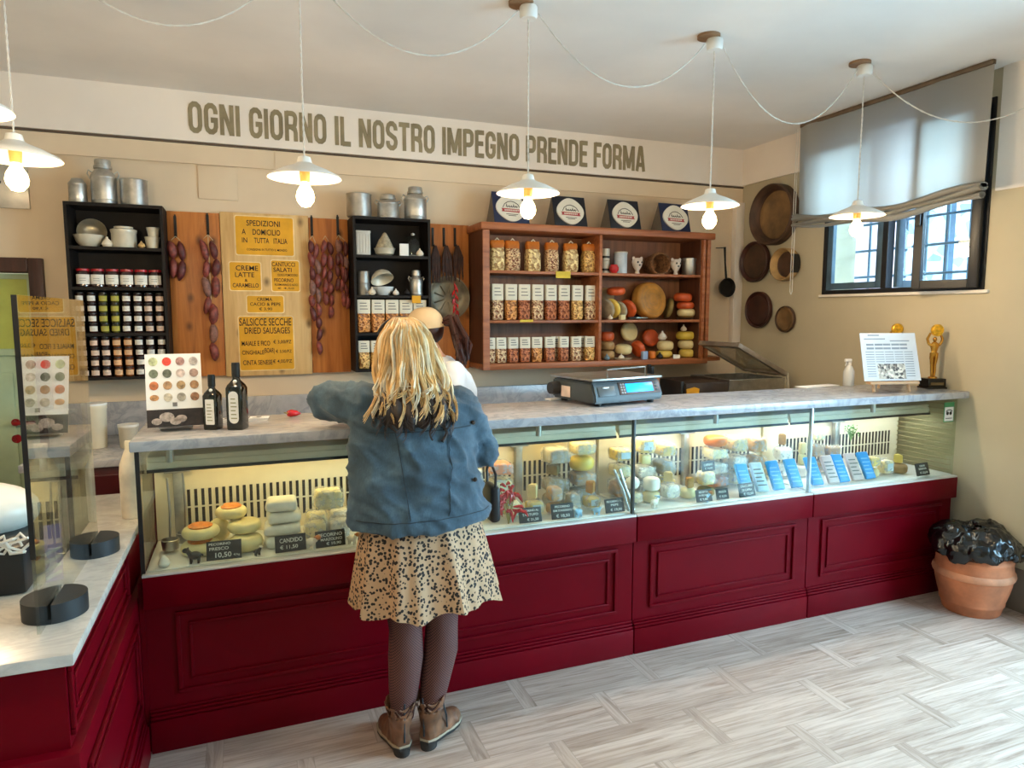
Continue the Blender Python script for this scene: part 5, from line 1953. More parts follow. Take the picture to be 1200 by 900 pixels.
# rounded bracket board at the cabinet end
b = MB()
b.slab([(0, 0), (.10, .0), (.17, .03), (.20, .09), (.20, .27), (0, .27)], 0, .03)
b.M = Matrix()
b.box(.0, .07, .22, .245, .03, .98, .003)
o = b.build('end_board', M_cab)
o.location = (CX1 + .004, 4.50, 1.27)
tag(o, 'tall russet end board with a rounded foot beside the cabinet, holding the black pan', 'board')
c = ony(850, 337, 4.70)
t = thing('frying_pan', 'black frying pan hanging by its long handle at the end of the cabinet', 'pan', (c.x, 4.70, c.z), 0, None, (PI / 2, 0, 0))
b = MB()
b.lathe([(.001, .004), (.062, .004), (.076, .03), (.080, .03), (.066, -.002), (.001, -.002)], 30)
b.build('dish', mat('cast_iron', (26, 23, 22), 0.55, 0.3, var=.2), t)
MB().tube([(-.027, .325, .016), (-.028, .327, -.03), (-.028, .333, -.099)], .004, 6).build('hook', M_hook, t)
MB().tube([(-.01, .07, .02), (-.022, .2, .016), (-.028, .33, .012)], [.010, .007, .010], 8).build('handle', mat('cast_iron', (0, 0, 0)), t)
for (px, py, w_, h_, wds) in ((660, 322, .115, .048, 'wide mustard price strip hanging under the top bags of the cabinet'), (617, 376, .10, .016, 'thin yellow price strip on the edge of the middle cabinet shelf')):
    c = ony(px, py, CYF)
    o = MB().box(-w_ / 2, w_ / 2, -.0015, .0015, -h_ / 2, h_ / 2).build('shelf_tag', mat('lemon_card', (214, 186, 60), 0.7))
    o.location = (c.x, CYF + .0, c.z)
    tag(o, wds, 'tag')
# top row: bags of pasta with orange tops
M_otop = mat('orange_bag_top', (206, 116, 36), 0.5, var=.15)
PXT = [(582, 'y'), (600, 'w'), (624, 'y'), (646, 'w'), (668, 'w'), (689, 'y')]
for k, (px, key) in enumerate(PXT):
    x = ony(px, 317, 4.58).x
    t = thing('pasta_bag', 'clear pasta bag with orange folded top, %s from the dark cabinet side' % ORD[k], 'bag', (x, 4.58, 1.949), rs.uniform(-.1, .1), 'orange topped pasta bags')
    w_ = .108 if k not in (3, 5) else .098
    b = MB()

    def ring(a, c_, z):
        return [(xx, yy, z) for xx, yy in rrect(-a, a, -c_, c_, min(a, c_) * .6, 3)]
    b.loft([ring(w_ * .46, .035, 0), ring(w_ * .5, .05, .02), ring(w_ * .49, .048, .12), ring(w_ * .42, .03, .165)])
    b.jitter(.005, 26, k * 2.1)
    b.build('bag', M_bag[key] if k % 2 else speckle('shell_pasta', (214, 188, 134), (166, 128, 78), 70, rough=.3, kind='cells'), t)
    b = MB()
    b.loft([ring(w_ * .44, .034, .155), ring(w_ * .5, .03, .185), ring(w_ * .46, .012, .21)])
    b.jitter(.006, 22, k)
    b.build('folded_top', M_otop, t)
    b = MB()
    b.tube([(-.015, 0, .205), (0, -.01, .225), (.02, 0, .21)], .005, 6)
    b.build('tie', M_cream, t)
PXM = [(568, 'w'), (583, 'w'), (599, 'b'), (614.5, 'r'), (630, 'w'), (645.5, 'r'), (661, 'r'), (676.5, 'y'), (692, 'w')]
for k, (px, key) in enumerate(PXM):
    x = ony(px, 374, 4.54).x
    bag(key, (max(x, CX0 + .09) if k else CX0 + .068, 4.55 + .08 * (k == 0), 1.604), rs.uniform(-.1, .1), 'pasta bag with white header on the middle cabinet shelf, %s from the dark cabinet side' % ORD[k], .087, .25, .47, 'bags on the middle cabinet shelf')
PXB = [(573, 'w', 0), (586, 'w', 0), (600, 'r', 0), (614, 'r', 0), (628, 'b', .0), (643, 'r', 0), (651, 'w', .07), (659, 'r', 0), (673.5, 'w', 0), (681, 'w', .07), (689.5, 'y', 0)]
for k, (px, key, dy) in enumerate(PXB):
    x = ony(px, 424, 4.54 + dy).x
    bag(key, (x, 4.53 + dy, 1.301), rs.uniform(-.14, .14), 'small pasta bag on the lowest cabinet shelf, %s from the dark cabinet side' % ORD[k], .078, .178, .47, 'bags on the lowest cabinet shelf')

# ---- shelf of curios (top, second bay)
Z1 = 1.9455
YC = 4.57


def cx(px, Y=YC):
    return ony(px, 320, Y).x


for k in range(2):
    t = thing('tin_mug', ['white tin mug with black band under another, beside the red apple', 'white tin mug with black band, upper of the pair beside the red apple'][k], 'mug', (cx(709), YC, Z1 + .092 * k), 0, 'banded tin mugs')
    MB().lathe([(.03, 0), (.033, .004), (.033, .086), (.034, .09), (.002, .088)], 20).build('body', M_enam, t)
    MB().lathe([(.0335, .02), (.0345, .022), (.0345, .034), (.0335, .036)], 20, cap=False).build('band', M_black, t)
t = thing('canister', 'pale blue tall canister behind the red apple in the cabinet', 'canister', (cx(727, 4.60), 4.60, Z1))
MB().lathe([(.048, 0), (.05, .004), (.05, .15), (.052, .152), (.052, .16), (.002, .16)], 24).build('body', mat('pale_blue_tin', (196, 206, 214), .35), t)
MB().lathe([(.053, .158), (.053, .166), (.002, .168)], 24).build('lid', M_enam, t)
t = thing('apple', 'red apple in front of the pale blue canister', 'apple', (cx(719, 4.52), 4.515, Z1))
MB().lathe([(.004, .006), (.018, 0), (.034, .02), (.036, .042), (.024, .064), (.008, .062), (.002, .056)], 20).build('flesh', mat('apple_red', (186, 40, 44), .3, var=.2), t)
MB().tube([(0, 0, .056), (.004, 0, .076)], .002, 6).build('stem', M_dwood, t)


def face_jug(label, px, m1):
    t = thing('painted_jug', label, 'jug', (cx(px), YC - .02, Z1), 0, 'painted animal jugs')
    b = MB()
    b.lathe([(.022, 0), (.018, .006), (.014, .025), (.034, .06), (.042, .09), (.036, .115), (.03, .12), (.002, .115)], 20)
    b.build('body', m1, t)
    b = MB()
    for s_ in (-1, 1):
        b.ell((s_ * .016, -.036, .088), (.008, .006, .008), 10, 8)
    b.ell((0, -.036, .066), (.008, .007, .006), 10, 8)
    b.build('face', M_black, t)
    for s_ in (-1, 1):
        MB().ell((s_ * .034, -.002, .118), (.012, .006, .014), 10, 8).build('ear', m1, t)


face_jug('white jug with dark painted face beside the wicker basket', 745, mat('jug_china', (214, 200, 186), .35, var=.1))
face_jug('white jug with dark painted face between basket and steel canister', 790, mat('jug_china', (0, 0, 0)))
t = thing('wicker_basket', 'round wicker basket lying on its side, open towards the shop', 'basket', (cx(768, 4.64), 4.72, Z1 + .085), 0, None, (PI / 2, 0, 0))
M_wick = mat('dark_wicker', (120, 82, 50), .8, var=.4, scale=50, bmp=.5)
b = MB()
b.lathe([(.055, 0), (.072, .03), (.083, .10), (.086, .15), (.076, .15), (.068, .10), (.05, .012), (.002, .012)], 30)
b.build('body', M_wick, t)
b = MB()
for q in range(5):
    z = .02 + .03 * q
    r = .066 + .0045 * q
    b.tube([(r * 1.03 * math.cos(a), r * 1.03 * math.sin(a), z) for a in [2 * PI * j / 28 for j in range(28)]], .005, 6, True)
b.tube([(.082 * math.cos(a), .082 * math.sin(a), .152) for a in [2 * PI * j / 28 for j in range(28)]], .008, 6, True)
b.build('coils', M_wick, t)
t = thing('canister', 'steel canister with flat lid at the end of the top cabinet shelf', 'canister', (cx(807, 4.58), 4.58, Z1))
MB().lathe([(.052, 0), (.055, .004), (.055, .118), (.057, .12), (.002, .12)], 26).build('body', M_alu, t)
MB().lathe([(.058, .12), (.058, .132), (.05, .136), (.002, .137)], 26).build('lid', M_alu, t)

# ---- cheese shelves (second bay)
G2 = 'cheese wheels in the russet cabinet'
Z2 = 1.6005


def cw(label, px, py, Y, r, h, m, rot=(0, 0, 0), z=None, seed=0):
    c = ony(px, py, Y)
    return wheel('round_cheese', label, (c.x, Y, c.z if z is None else z), r, h, m, rot, G2, seed)


# the giant wheel, standing on edge
t = thing('round_cheese', 'giant ochre cheese wheel standing on edge in the middle of the cabinet', 'cheese', (ony(765, 347, 4.60).x, 4.655, Z2 + .148), 0, G2, (R(80), 0, R(10)))
b = MB()
b.lathe([(.001, -.05), (.128, -.05), (.141, -.04), (.146, -.02), (.146, .02), (.141, .04), (.128, .05), (.001, .05)], 44)
b.jitter(.004, 8, 4)
b.build('rind', C_ochre, t)
b = MB()
for q in (.045, .085, .118):
    b.tube([(q * math.cos(a), q * math.sin(a), .0505) for a in [2 * PI * j / 30 for j in range(30)]], .0016, 5, True)
b.build('pressed_rings', C_tan, t)
UP = (R(84), 0, 0)
for nm, px, r, h, m_, an in (('grey rinded disc leaning on edge against the divider', 708.5, .078, .030, C_grey, 74), ('yellow rinded disc leaning on edge beside the grey one', 715.5, .078, .028, C_yellow, 72), ('brown grey disc leaning on edge between yellow and brick red discs', 724.5, .068, .030, C_grey, 70), ('brick red disc leaning on edge beside the giant wheel', 734, .074, .036, C_brick, 68)):
    cw(nm, px, 372, 4.58, r, h, m_, (R(8), R(an), R(30)), Z2 + r * 1.03, int(px))
cw('brick red wheel tilted on top of the leaning discs', 722, 345, 4.57, .070, .052, C_brick, (R(8), R(-6), 0), Z2 + .19, 5)
cw('large dull tan wheel at the back behind the leaning discs', 708, 345, 4.735, .075, .035, C_tan, (R(82), 0, 0), Z2 + .17, 6)
cw('olive disc standing on edge beside the giant wheel', 785.5, 372, 4.69, .082, .034, C_olive, (R(8), R(-76), R(-24)), Z2 + .086, 7)
cw('pale yellow wheel low in the stack beside the olive disc', 804, 366, 4.59, .070, .058, C_ivory, (0, 0, 0), Z2 + .024, 8)
cw('brick red wheel in the middle of the stack beside the giant wheel', 803, 356, 4.59, .068, .052, C_brick, (0, 0, .4), Z2 + .084, 9)
cw('brick red wheel crowning the stack beside the giant wheel', 800, 348, 4.59, .072, .066, C_brick, (R(3), R(2), 0), Z2 + .142, 10)
t = thing('serving_plate', 'dark plate with a gilt rim lying under the small cheese stack', 'plate', (ony(803, 374, 4.60).x, 4.60, Z2))
MB().lathe([(.001, .004), (.05, .004), (.072, .018), (.074, .018), (.06, .0), (.001, 0)], 26).build('dish', mat('dark_plate', (60, 44, 34), .4), t)
MB().lathe([(.07, .0185), (.074, .0185), (.0745, .021), (.07, .021)], 26, cap=False).build('rim', mat('gilt', (190, 150, 70), .3, .7), t)
for px, wds, m_, s_ in ((715, 'small white garlic head before the leaning discs', M_gar, .018), (729, 'pale square piece of cheese before the leaning discs', C_ivory, .0)):
    if s_:
        bulb('garlic_bulb', wds, px, 375.5, 4.51, .02)
    else:
        o = MB().box(-.022, .022, -.018, .018, 0, .038, .004).build('cheese_cube', m_)
        o.location = (ony(px, 375, 4.51).x, 4.51, Z2)
        tag(o, wds, 'cheese')
t = thing('cheese_knife', 'broad cheese knife with a dark handle lying before the giant wheel', 'knife', (ony(748, 374, 4.50).x, 4.505, Z2 + .012), R(2))
MB().tube([(-.085, 0, .0), (-.02, 0, .004)], [.010, .008], 8).build('handle', M_black, t)
MB().slab([(-.02, -.008), (.03, -.022), (.085, -.006), (.085, .004), (-.02, .008)], 0.0, .006).build('blade', mat('pale_blade', (170, 186, 176), .3, .6), t)
Z3 = 1.2975
cw('tan wheel at the bottom of the stack against the divider', 711.5, 420, 4.62, .058, .066, C_tan, (0, 0, 0), Z3 + .002, 11)
cw('second tan wheel in the stack against the divider', 711.5, 406, 4.62, .056, .066, C_tan, (0, 0, .5), Z3 + .071, 12)
cw('brick red wheel on top of the stack against the divider', 711, 395, 4.62, .058, .072, C_brick, (0, 0, .2), Z3 + .140, 13)
cw('pale round cheese standing on edge above the tan plate', 735, 393, 4.70, .078, .045, C_ivory, (R(82), 0, R(10)), Z3 + .205, 14)
cw('cream wheel below the pale upright cheese', 730, 412, 4.60, .066, .072, C_ivory, (R(6), 0, 0), Z3 + .040, 15)
cw('brick red disc leaning on edge in the middle of the lowest cheese shelf', 745, 415, 4.58, .066, .050, C_brick, (R(10), R(72), R(20)), Z3 + .070, 16)
cw('rusty wheel tilted upright beside the white mushroom shaped pieces', 760, 405, 4.72, .072, .050, C_brick, (R(74), R(10), 0), Z3 + .150, 17)
cw('yellow cut wheel supporting the pale ivory wheel', 778, 421, 4.61, .064, .055, C_yellow, (0, 0, 0), Z3 + .002, 19)
cw('pale ivory wheel carrying the white knobbly piece', 779.5, 414, 4.60, .066, .075, C_ivory, (0, 0, 0), Z3 + .060, 18)
cw('orange yellow wheel lowest in the tall stack at the cabinet end', 805, 421, 4.61, .066, .064, C_yellow, (0, 0, .3), Z3 + .002, 20)
cw('ivory wheel in the middle of the tall stack at the cabinet end', 804, 410, 4.61, .066, .068, C_ivory, (0, 0, .7), Z3 + .069, 21)
cw('yellow wheel highest of the tall stack at the cabinet end', 803, 398, 4.61, .074, .066, mat('lemon_rind', (216, 186, 70), .42), (0, 0, .1), Z3 + .140, 22)
cw('small orange wheel peeping between the blue box and dark jar', 764, 421, 4.53, .030, .06, C_orange, (0, 0, 0), Z3 + .002, 23)
bulb('mushroom', 'white knobbly cheese knob upon the pale ivory wheel', 776, 400, 4.60, .036, C_china, 'cheese').location.z = Z3 + .142
bulb('garlic_bulb', 'white garlic head upon the tall stack at the cabinet end', 801, 390, 4.60, .026).location.z = Z3 + .209
bulb('garlic_bulb', 'white garlic head before the cream wheel', 728, 421, 4.52, .024)
bulb('dark_jar', 'squat black pot before the pale ivory wheel', 773, 424, 4.51, .026, M_black, 'pot')
bulb('blue_pot', 'tiny grey blue pot at the divider end of the lowest cheese shelf', 711, 424, 4.52, .024, mat('grey_blue_glaze', (104, 126, 138), .4), 'pot')
o = MB().box(-.022, .022, -.016, .016, 0, .062, .004).build('small_box', mat('ice_blue_box', (150, 178, 214), .5))
o.location = (ony(755, 424, 4.51).x, 4.51, Z3)
tag(o, 'small ice blue box standing before the rusty wheels', 'box')
t = thing('cheese_wedge', 'white cheese wedge lying before the tall stack at the cabinet end', 'cheese', (ony(791, 424, 4.51).x, 4.51, Z3))
MB().slab([(-.03, -.02), (.03, -.02), (0, .03)], 0, .03).build('piece', C_white, t)
t = thing('serving_plate', 'grey stone plate lying under the white garlic head', 'plate', (ony(729, 424, 4.54).x, 4.53, Z3))
MB().lathe([(.001, .004), (.06, .004), (.078, .014), (.08, .014), (.066, .0), (.001, 0)], 26).build('dish', C_grey, t)
t.children[0].scale = (1, .6, 1)

# ---- four plaques on the cabinet top
M_navy = mat('navy_card', (22, 34, 70), .5, var=.1)
M_plaq = mat('cream_ceramic', (222, 216, 200), .4, var=.03)
M_banner = mat('faded_red_print', (170, 62, 62), .7)
for k, (px, m_, wds) in enumerate(((599, M_navy, 'first of four, partly behind a lamp'), (668, mat('dark_navy_card', (14, 18, 32), .5), 'second of four from the lamp shade'), (732, mat('dark_navy_card', (0, 0, 0)), 'third of four from the lamp shade'), (791, M_navy, 'last of four, by the cabinet end'))):
    x = ony(px, 262, 4.55).x
    t = thing('plaque', 'cream oval plaque on dark blue easel stand, ' + wds, 'plaque', (x, 4.52, CZ1 + .001), R(3), 'plaques along the cabinet top')
    lean = Matrix.Rotation(-R(15), 4, 'X')
    b = MB()
    b.M = lean
    b.box(-.135, .135, 0, .006, 0, .235, .002)
    b.build('stand_front', m_, t)
    for s_ in (-1, 1):
        b = MB()
        b.loft([[(s_ * .132 - .002, y, z) for y, z in ((.006, .002), (.064, .222), (.17, .002))], [(s_ * .132 + .002, y, z) for y, z in ((.006, .002), (.064, .222), (.17, .002))]])
        b.build('stand_side', mat('grey_stand_side', (110, 100, 88), .6), t, smooth=False)
    b = MB()
    b.M = lean
    out = []
    for q in range(40):
        a = 2 * PI * q / 40
        r = 1 + .06 * abs(math.cos(2 * a)) ** 2 * (1 if abs(math.sin(a)) < .9 else 1.1)
        out.append((.110 * r * math.cos(a) * (1 if k in (0, 3) else .95), .118 + .093 * r * math.sin(a)))
    b.prism(out, -.011, -.001)
    b.build('disc', M_plaq, t)
    b = MB()
    b.M = lean
    ribbon(b, [(-.066, .118), (-.05, .145), (-.025, .160), (0, .165), (.025, .160), (.05, .145), (.066, .118)], .005, -.0125, -.011)
    for q in range(5):
        x0 = -.04 + q * .018
        ribbon(b, [(x0, .122), (x0 + .004, .142 if q in (0, 3) else .132), (x0 + .009, .121), (x0 + .016, .128)], .0045, -.0125, -.011)
    b.box(-.045, .045, -.0125, -.011, .068, .072)
    b.box(-.03, .03, -.0125, -.011, .058, .062)
    b.build('emblem', mat('faded_black_print', (70, 64, 60), .7), t, smooth=False)
    b = MB()
    b.M = lean
    b.prism([(-.078, .112), (.078, .108), (.072, .098), (.078, .084), (-.078, .088), (-.072, .100)], -.0125, -.011)
    b.build('banner', M_banner, t)
    b = MB()
    b.M = lean
    for q in range(9):
        b.box(-.055 + q * .0125, -.047 + q * .0125, -.0135, -.0125, .093, .104)
    b.build('banner_print', M_plaq, t, smooth=False)

# ---- vacuum machine on the back counter
ZBC = 0.901
t = thing('vacuum_sealer', 'steel chamber vacuum sealer with its clear lid propped open, on the back counter', 'sealer', (3.50, 4.24, ZBC))
X0_, X1_, Y0_, Y1_ = -.25, .26, -.235, .235
b = MB()
b.box(X0_, X1_, Y0_, Y1_, 0.0, .14, .006)
b.box(X0_, X1_, Y0_, Y0_ + .02, .14, .268, .003)
b.box(X0_, X1_, Y1_ - .02, Y1_, .14, .268, .003)
b.box(X0_, X0_ + .02, Y0_ + .02, Y1_ - .02, .14, .268, .003)
b.box(X1_ - .02, X1_, Y0_ + .02, Y1_ - .02, .14, .268, .003)
b.build('body', M_steel, t)
b = MB()
b.box(X0_ - .37, X0_ - .002, Y0_ + .005, Y1_, 0, .255, .006)
b.build('control_box', mat('dark_plate_paint', (52, 40, 32), .5), t)
MB().box(X0_ - .40, X0_ - .371, Y0_ + .02, Y1_, 0, .27, .004).build('side_cheek', M_black, t)
b = MB()
b.prism([(X0_ - .36, .155), (X0_ - .27, .155), (X0_ - .26, .215), (X0_ - .30, .228), (X0_ - .37, .215)], Y0_ - .002, Y0_ + .005)
b.build('emblem', mat('amber_emblem', (226, 160, 30), .5), t)
lm = Matrix.Translation((.275, 0, .275)) @ Matrix.Rotation(R(26.5), 4, 'Y')
wl = .515
b = MB()
b.M = lm
for y0, y1, x0, x1 in ((Y0_, Y0_ + .035, -wl, 0), (Y1_ - .035, Y1_, -wl, 0), (Y0_ + .035, Y1_ - .035, -wl, -wl + .035), (Y0_ + .035, Y1_ - .035, -.035, 0)):
    b.box(x0, x1, y0, y1, 0.0, .035, .004)
b.build('lid', mat('lid_frame', (160, 150, 138), .35, .5), t)
b = MB()
b.M = lm
b.box(-wl + .035, -.035, Y0_ + .035, Y1_ - .035, .012, .02)
b.build('lid_window', glass('smoked_lid', (.86, .84, .78)), t)
for s_ in (-1, 1):
    b = MB()
    b.box(.262, .33, s_ * .17 - .025, s_ * .17 + .025, .0, .30, .006)
    b.tube([(.31, s_ * .17 - .028, .30), (.325, s_ * .17 - .03, .2), (.32, s_ * .17 - .03, .1)], .012, 8)
    b.build('hinge', mat('ivory_hinge', (206, 198, 178), .4), t)
c = ony(776, 440, 4.4)
t = thing('knife_block', 'brown wooden block standing on the back counter behind the scale', 'block', (2.72, 4.22, ZBC))
MB().box(-.05, .05, -.05, .05, 0, .30, .006).build('block', M_cab, t)
MB().box(-.012, .012, -.03, -.01, .30, .37, .004).box(-.012, .012, .01, .03, .30, .38, .004).build('handles', M_black, t)
# clutter on the back counter by the door, seen through the screen
for k, (px, py, r, h, nm, wds, m_) in enumerate(((85, 560, .07, .2, 'tub', 'cream plastic tub on the back counter next to the green door', M_enam), (62, 560, .06, .24, 'tub', 'tall cream plastic tub behind the glass screen near the door', M_cream), (118, 560, .05, .12, 'tub', 'low cream tub beside the dark bag on the back counter', M_enam))):
    x = ony(px, py, 4.5).x
    t = thing(nm, wds, 'tub', (-.97 + .17 * k, 4.42 - .06 * k, ZBC), 0, 'cream plastic tubs')
    MB().lathe([(r * .85, 0), (r * .9, .005), (r, h * .9), (r * 1.05, h * .92), (r * 1.05, h), (.002, h)], 22).build('body', m_, t)
    MB().lathe([(r * 1.07, h), (r * 1.07, h + .012), (.002, h + .014)], 22).build('lid', M_white, t)

# ================================================================ PENDANT LAMPS
M_shade = mat('white_shade', (236, 230, 220), 0.4, var=0.02)
M_cord = mat('twisted_white_cord', (214, 208, 198), 0.8, var=0.06)
M_bulb = mat('lit_bulb', (255, 226, 168), 0.3, var=0.0, emit=9.0)
M_brass = mat('dull_brass', (170, 130, 70), 0.4, 0.6)
M_wdisc = wood('ceiling_disc_wood', [(0.3, (120, 88, 60)), (0.7, (156, 120, 86))], 'x', 0.6)


def lamp(label, x, y, zr=2.185, canopy=True):
    t = thing('pendant_lamp', label, 'lamp', (x, y, zr), 0, 'white pendant lamps')
    r = 0.142
    b = MB()
    b.lathe([(r, 0), (r * .96, .009), (r * .62, .034), (r * .30, .052), (.030, .060), (.024, .082), (.012, .086), (.001, .086)], 36, cap=False)
    b.lathe([(r, 0), (r * .955, .005), (r * .61, .029), (r * .29, .046), (.026, .054), (.001, .055)], 36, cap=False)
    b.build('lamp_shade', M_shade, t)
    MB().lathe([(.019, .058), (.021, .02), (.019, -.012), (.012, -.016), (.001, -.016)], 18).build('socket', M_brass, t)
    MB().lathe([(.001, -.112), (.018, -.108), (.032, -.09), (.036, -.072), (.031, -.05), (.018, -.028), (.013, -.014)], 22).build('bulb', M_bulb, t)
    b = MB()
    n = 60
    for s_ in (0, PI):
        b.tube([(.0022 * math.cos(s_ + k * 1.3), .0022 * math.sin(s_ + k * 1.3), .084 + (ZC - .05 - zr - .084) * k / n) for k in range(n + 1)], .0022, 5)
    b.build('cord', M_cord, t)
    MB().lathe([(.036, ZC - zr - .012), (.040, ZC - zr - .02), (.040, ZC - zr - .055), (.034, ZC - zr - .066), (.008, ZC - zr - .068), (.001, ZC - zr - .068)], 24).build('canopy', M_white, t)
    b = MB()
    b.lathe([(.055, ZC - zr), (.055, ZC - zr - .013), (.001, ZC - zr - .013)], 24, (-.035, 0.0, 0))
    b.build('ceiling_disc', M_wdisc, t)
    l = bpy.data.lights.new('bulb_light', 'POINT')
    l.energy = 8.2
    l.color = (1.0, 0.76, 0.48)
    l.shadow_soft_size = 0.036
    o = bpy.data.objects.new('bulb_light', l)
    o.location = (0, 0, -.13)
    o.parent = t
    COL.objects.link(o)
    return t


LXS = [-0.722, 0.245, 1.21, 2.2, 3.188]
LWDS = ['white enamel pendant lamp hanging before the silver fuse box by the green door', 'white enamel pendant lamp hanging just above the pale pine board', 'white enamel pendant lamp in front of the first plaque on the cabinet', 'white enamel pendant lamp hanging by the cabinet end and corner', 'white enamel pendant lamp hanging before the roman blind']
for x, wds in zip(LXS, LWDS):
    lamp(wds, x, 2.905)
lamp('white pendant lamp added out of view beside the low counter to brighten that end', -1.0, 1.15)  # unseen lamp, added to brighten the left wall, ceiling and floor
c = onz(-60, 126, 2.185)
lamp('white pendant lamp nearer the shop front, only its shade edge showing above the fuse box', c.x, c.y)


def swag(label, a, b_, low):
    a, b_ = Vector(a), Vector(b_)
    b = MB()
    pts = []
    n = 40
    for k in range(n + 1):
        u = k / n
        p = a.lerp(b_, u)
        p.z -= 4 * u * (1 - u) * (min(a.z, b_.z) - low)
        pts.append(p)
    for s_ in (0, PI):
        q = [p + Vector((0, .0022 * math.cos(s_ + i * 1.9), .0022 * math.sin(s_ + i * 1.9))) for i, p in enumerate(pts)]
        b.tube(q, .0024, 5)
    tag(b.build('lamp_cord', M_cord), label, 'cord', 'cords slung between the lamps')


ZK = 2.965
lows = [2.70, ony(513, 67, 2.905).z, ony(745, 103, 2.905).z, ony(945, 147, 2.905).z]
for k in range(4):
    swag('white twisted cord slung %s' % ['from the fuse box lamp to the pine board lamp', 'from the pine board lamp to the plaque lamp', 'from the plaque lamp to the corner lamp', 'from the corner lamp to the blind lamp'][k], (LXS[k] + .048, 2.905, ZK), (LXS[k + 1] - .048, 2.905, ZK), lows[k])
swag('white twisted cord slung from the blind lamp to the window wall', (LXS[4] + .048, 2.905, ZK), (3.945, 2.30, 2.86), 2.60)
swag('white twisted cord running from the front pendant lamp to the fuse box lamp', (c.x, c.y + .048, ZK), (LXS[0], 2.857, ZK), 2.80)

# ================================================================ ROMAN BLIND


def blind_material():
    m, nt, p, N, L = nodes('linen_blind')
    nt.nodes.remove(p)
    df = N('ShaderNodeBsdfDiffuse')
    tl = N('ShaderNodeBsdfTranslucent')
    mx = N('ShaderNodeMixShader')
    mx.inputs[0].default_value = 0.5
    wv = N('ShaderNodeTexWave')
    wv.inputs['Scale'].default_value = 34
    wv.inputs['Distortion'].default_value = 1.5
    L(coords(nt, (0, 1, 0.12)), wv.inputs['Vector'])
    col = ramp(nt, wv.outputs['Fac'], [(0.2, (176, 172, 164)), (0.8, (212, 208, 200))])
    L(col, df.inputs[0])
    L(col, tl.inputs[0])
    L(df.outputs[0], mx.inputs[1])
    L(tl.outputs[0], mx.inputs[2])
    L(mx.outputs[0], nt.nodes['Material Output'].inputs[0])
    return m


M_linen = blind_material()
BX, BY0, BY1 = 3.775, 2.60, 3.965
t = thing('roman_blind', 'grey linen roman blind with gathered folds hanging before the casement window', 'blind', (BX, BY0, 2.30))
b = MB()
n, mrow = 54, 30


def bl(u, v):
    """u along the window, v from the top down to the gathered hem"""
    y = BY0 + (BY1 - BY0) * u - BY0
    z = (2.975 - 2.33) * (1 - v) + .03
    z -= .035 * math.sin(PI * u) * v
    x = .012 * math.sin(u * 9 + v * 2) * (.3 + v) + .022 * math.exp(-((u - .22 - .10 * v) / .05) ** 2) * (.3 + .7 * v) + .018 * math.exp(-((u - .06) / .03) ** 2) * v
    x += .02 * math.exp(-((u - .93) / .05) ** 2)
    return (-x, y, z)


rows = [[b.v(bl(i / n, j / mrow)) for i in range(n + 1)] for j in range(mrow + 1)]
for j in range(mrow):
    for i in range(n):
        b.face([rows[j][i], rows[j][i + 1], rows[j + 1][i + 1], rows[j + 1][i]])
b.build('cloth', M_linen, t)
b = MB()
for f in range(4):
    rings = []
    for i in range(n + 1):
        u = i / n
        y, z = (BY1 - BY0) * u, .045 - .022 * f - .040 * math.sin(PI * u) ** 1.2 + .010 * math.sin(u * 13 + f * 2.1)
        rr_ = .020 + .006 * math.sin(u * 7 + f * 1.7)
        rings.append([(-.018 - .012 * f * (.4 + .6 * math.sin(PI * u)) + rr_ * 1.5 * math.cos(a), y, z + rr_ * .75 * math.sin(a)) for a in [2 * PI * q / 10 for q in range(10)]])
    b.loft(rings)
b.build('gathered_folds', M_linen, t)
MB().box(-.012, .012, 0.0, BY1 - BY0, .672, .697, .003).build('top_rail', mat('brown_rail', (104, 86, 66), .6), t)
b = MB()
z0 = onx(930, 345, BX).z - 2.30
b.tube([(-.01, BY1 - BY0 + .012, .67), (-.01, BY1 - BY0 + .012, z0 + .02), (-.01, BY1 - BY0 + .02, z0), (-.01, BY1 - BY0 + .034, z0 + .02), (-.01, BY1 - BY0 + .03, .67)], .0026, 6)
b.build('pull_cord', M_cord, t)

# ================================================================ ROUND TRAYS AND SIEVES ON THE OCHRE WALL
M_dkw = mat('dark_old_wood', (74, 50, 34), .6, var=.4, scale=6, stretch=(1, 1, 4), bmp=.15)
M_mdw = mat('mid_old_wood', (122, 92, 56), .6, var=.3, scale=6, stretch=(1, 1, 4), bmp=.15)
M_red2 = mat('red_brown_wood', (64, 32, 24), .5, var=.3, scale=6)
WX = 3.938


def tray(label, px, py, r, m, mi, depth, inner, squash=1.0, kind='tray'):
    c = onx(px, py, WX)
    t = thing(kind, label, 'tray' if kind == 'tray' else 'sieve', (WX, c.y, c.z), 0, 'round trays on the ochre wall', (0, -PI / 2, 0))
    b = MB()
    b.lathe([(.001, .0), (r * .9, .0), (r, .008), (r * 1.0, depth), (r * .965, depth + .004), (r * .93, depth), (r * inner, .018), (.001, .016)], 44)
    b.build('dish', m, t)
    b = MB()
    b.lathe([(r * inner * .98, .0185), (r * inner * .86, .024), (r * inner * .82, .021), (.001, .021)], 40, cap=False)
    b.build('floor_disc', mi, t)
    t.scale = (1, squash, 1)
    return t


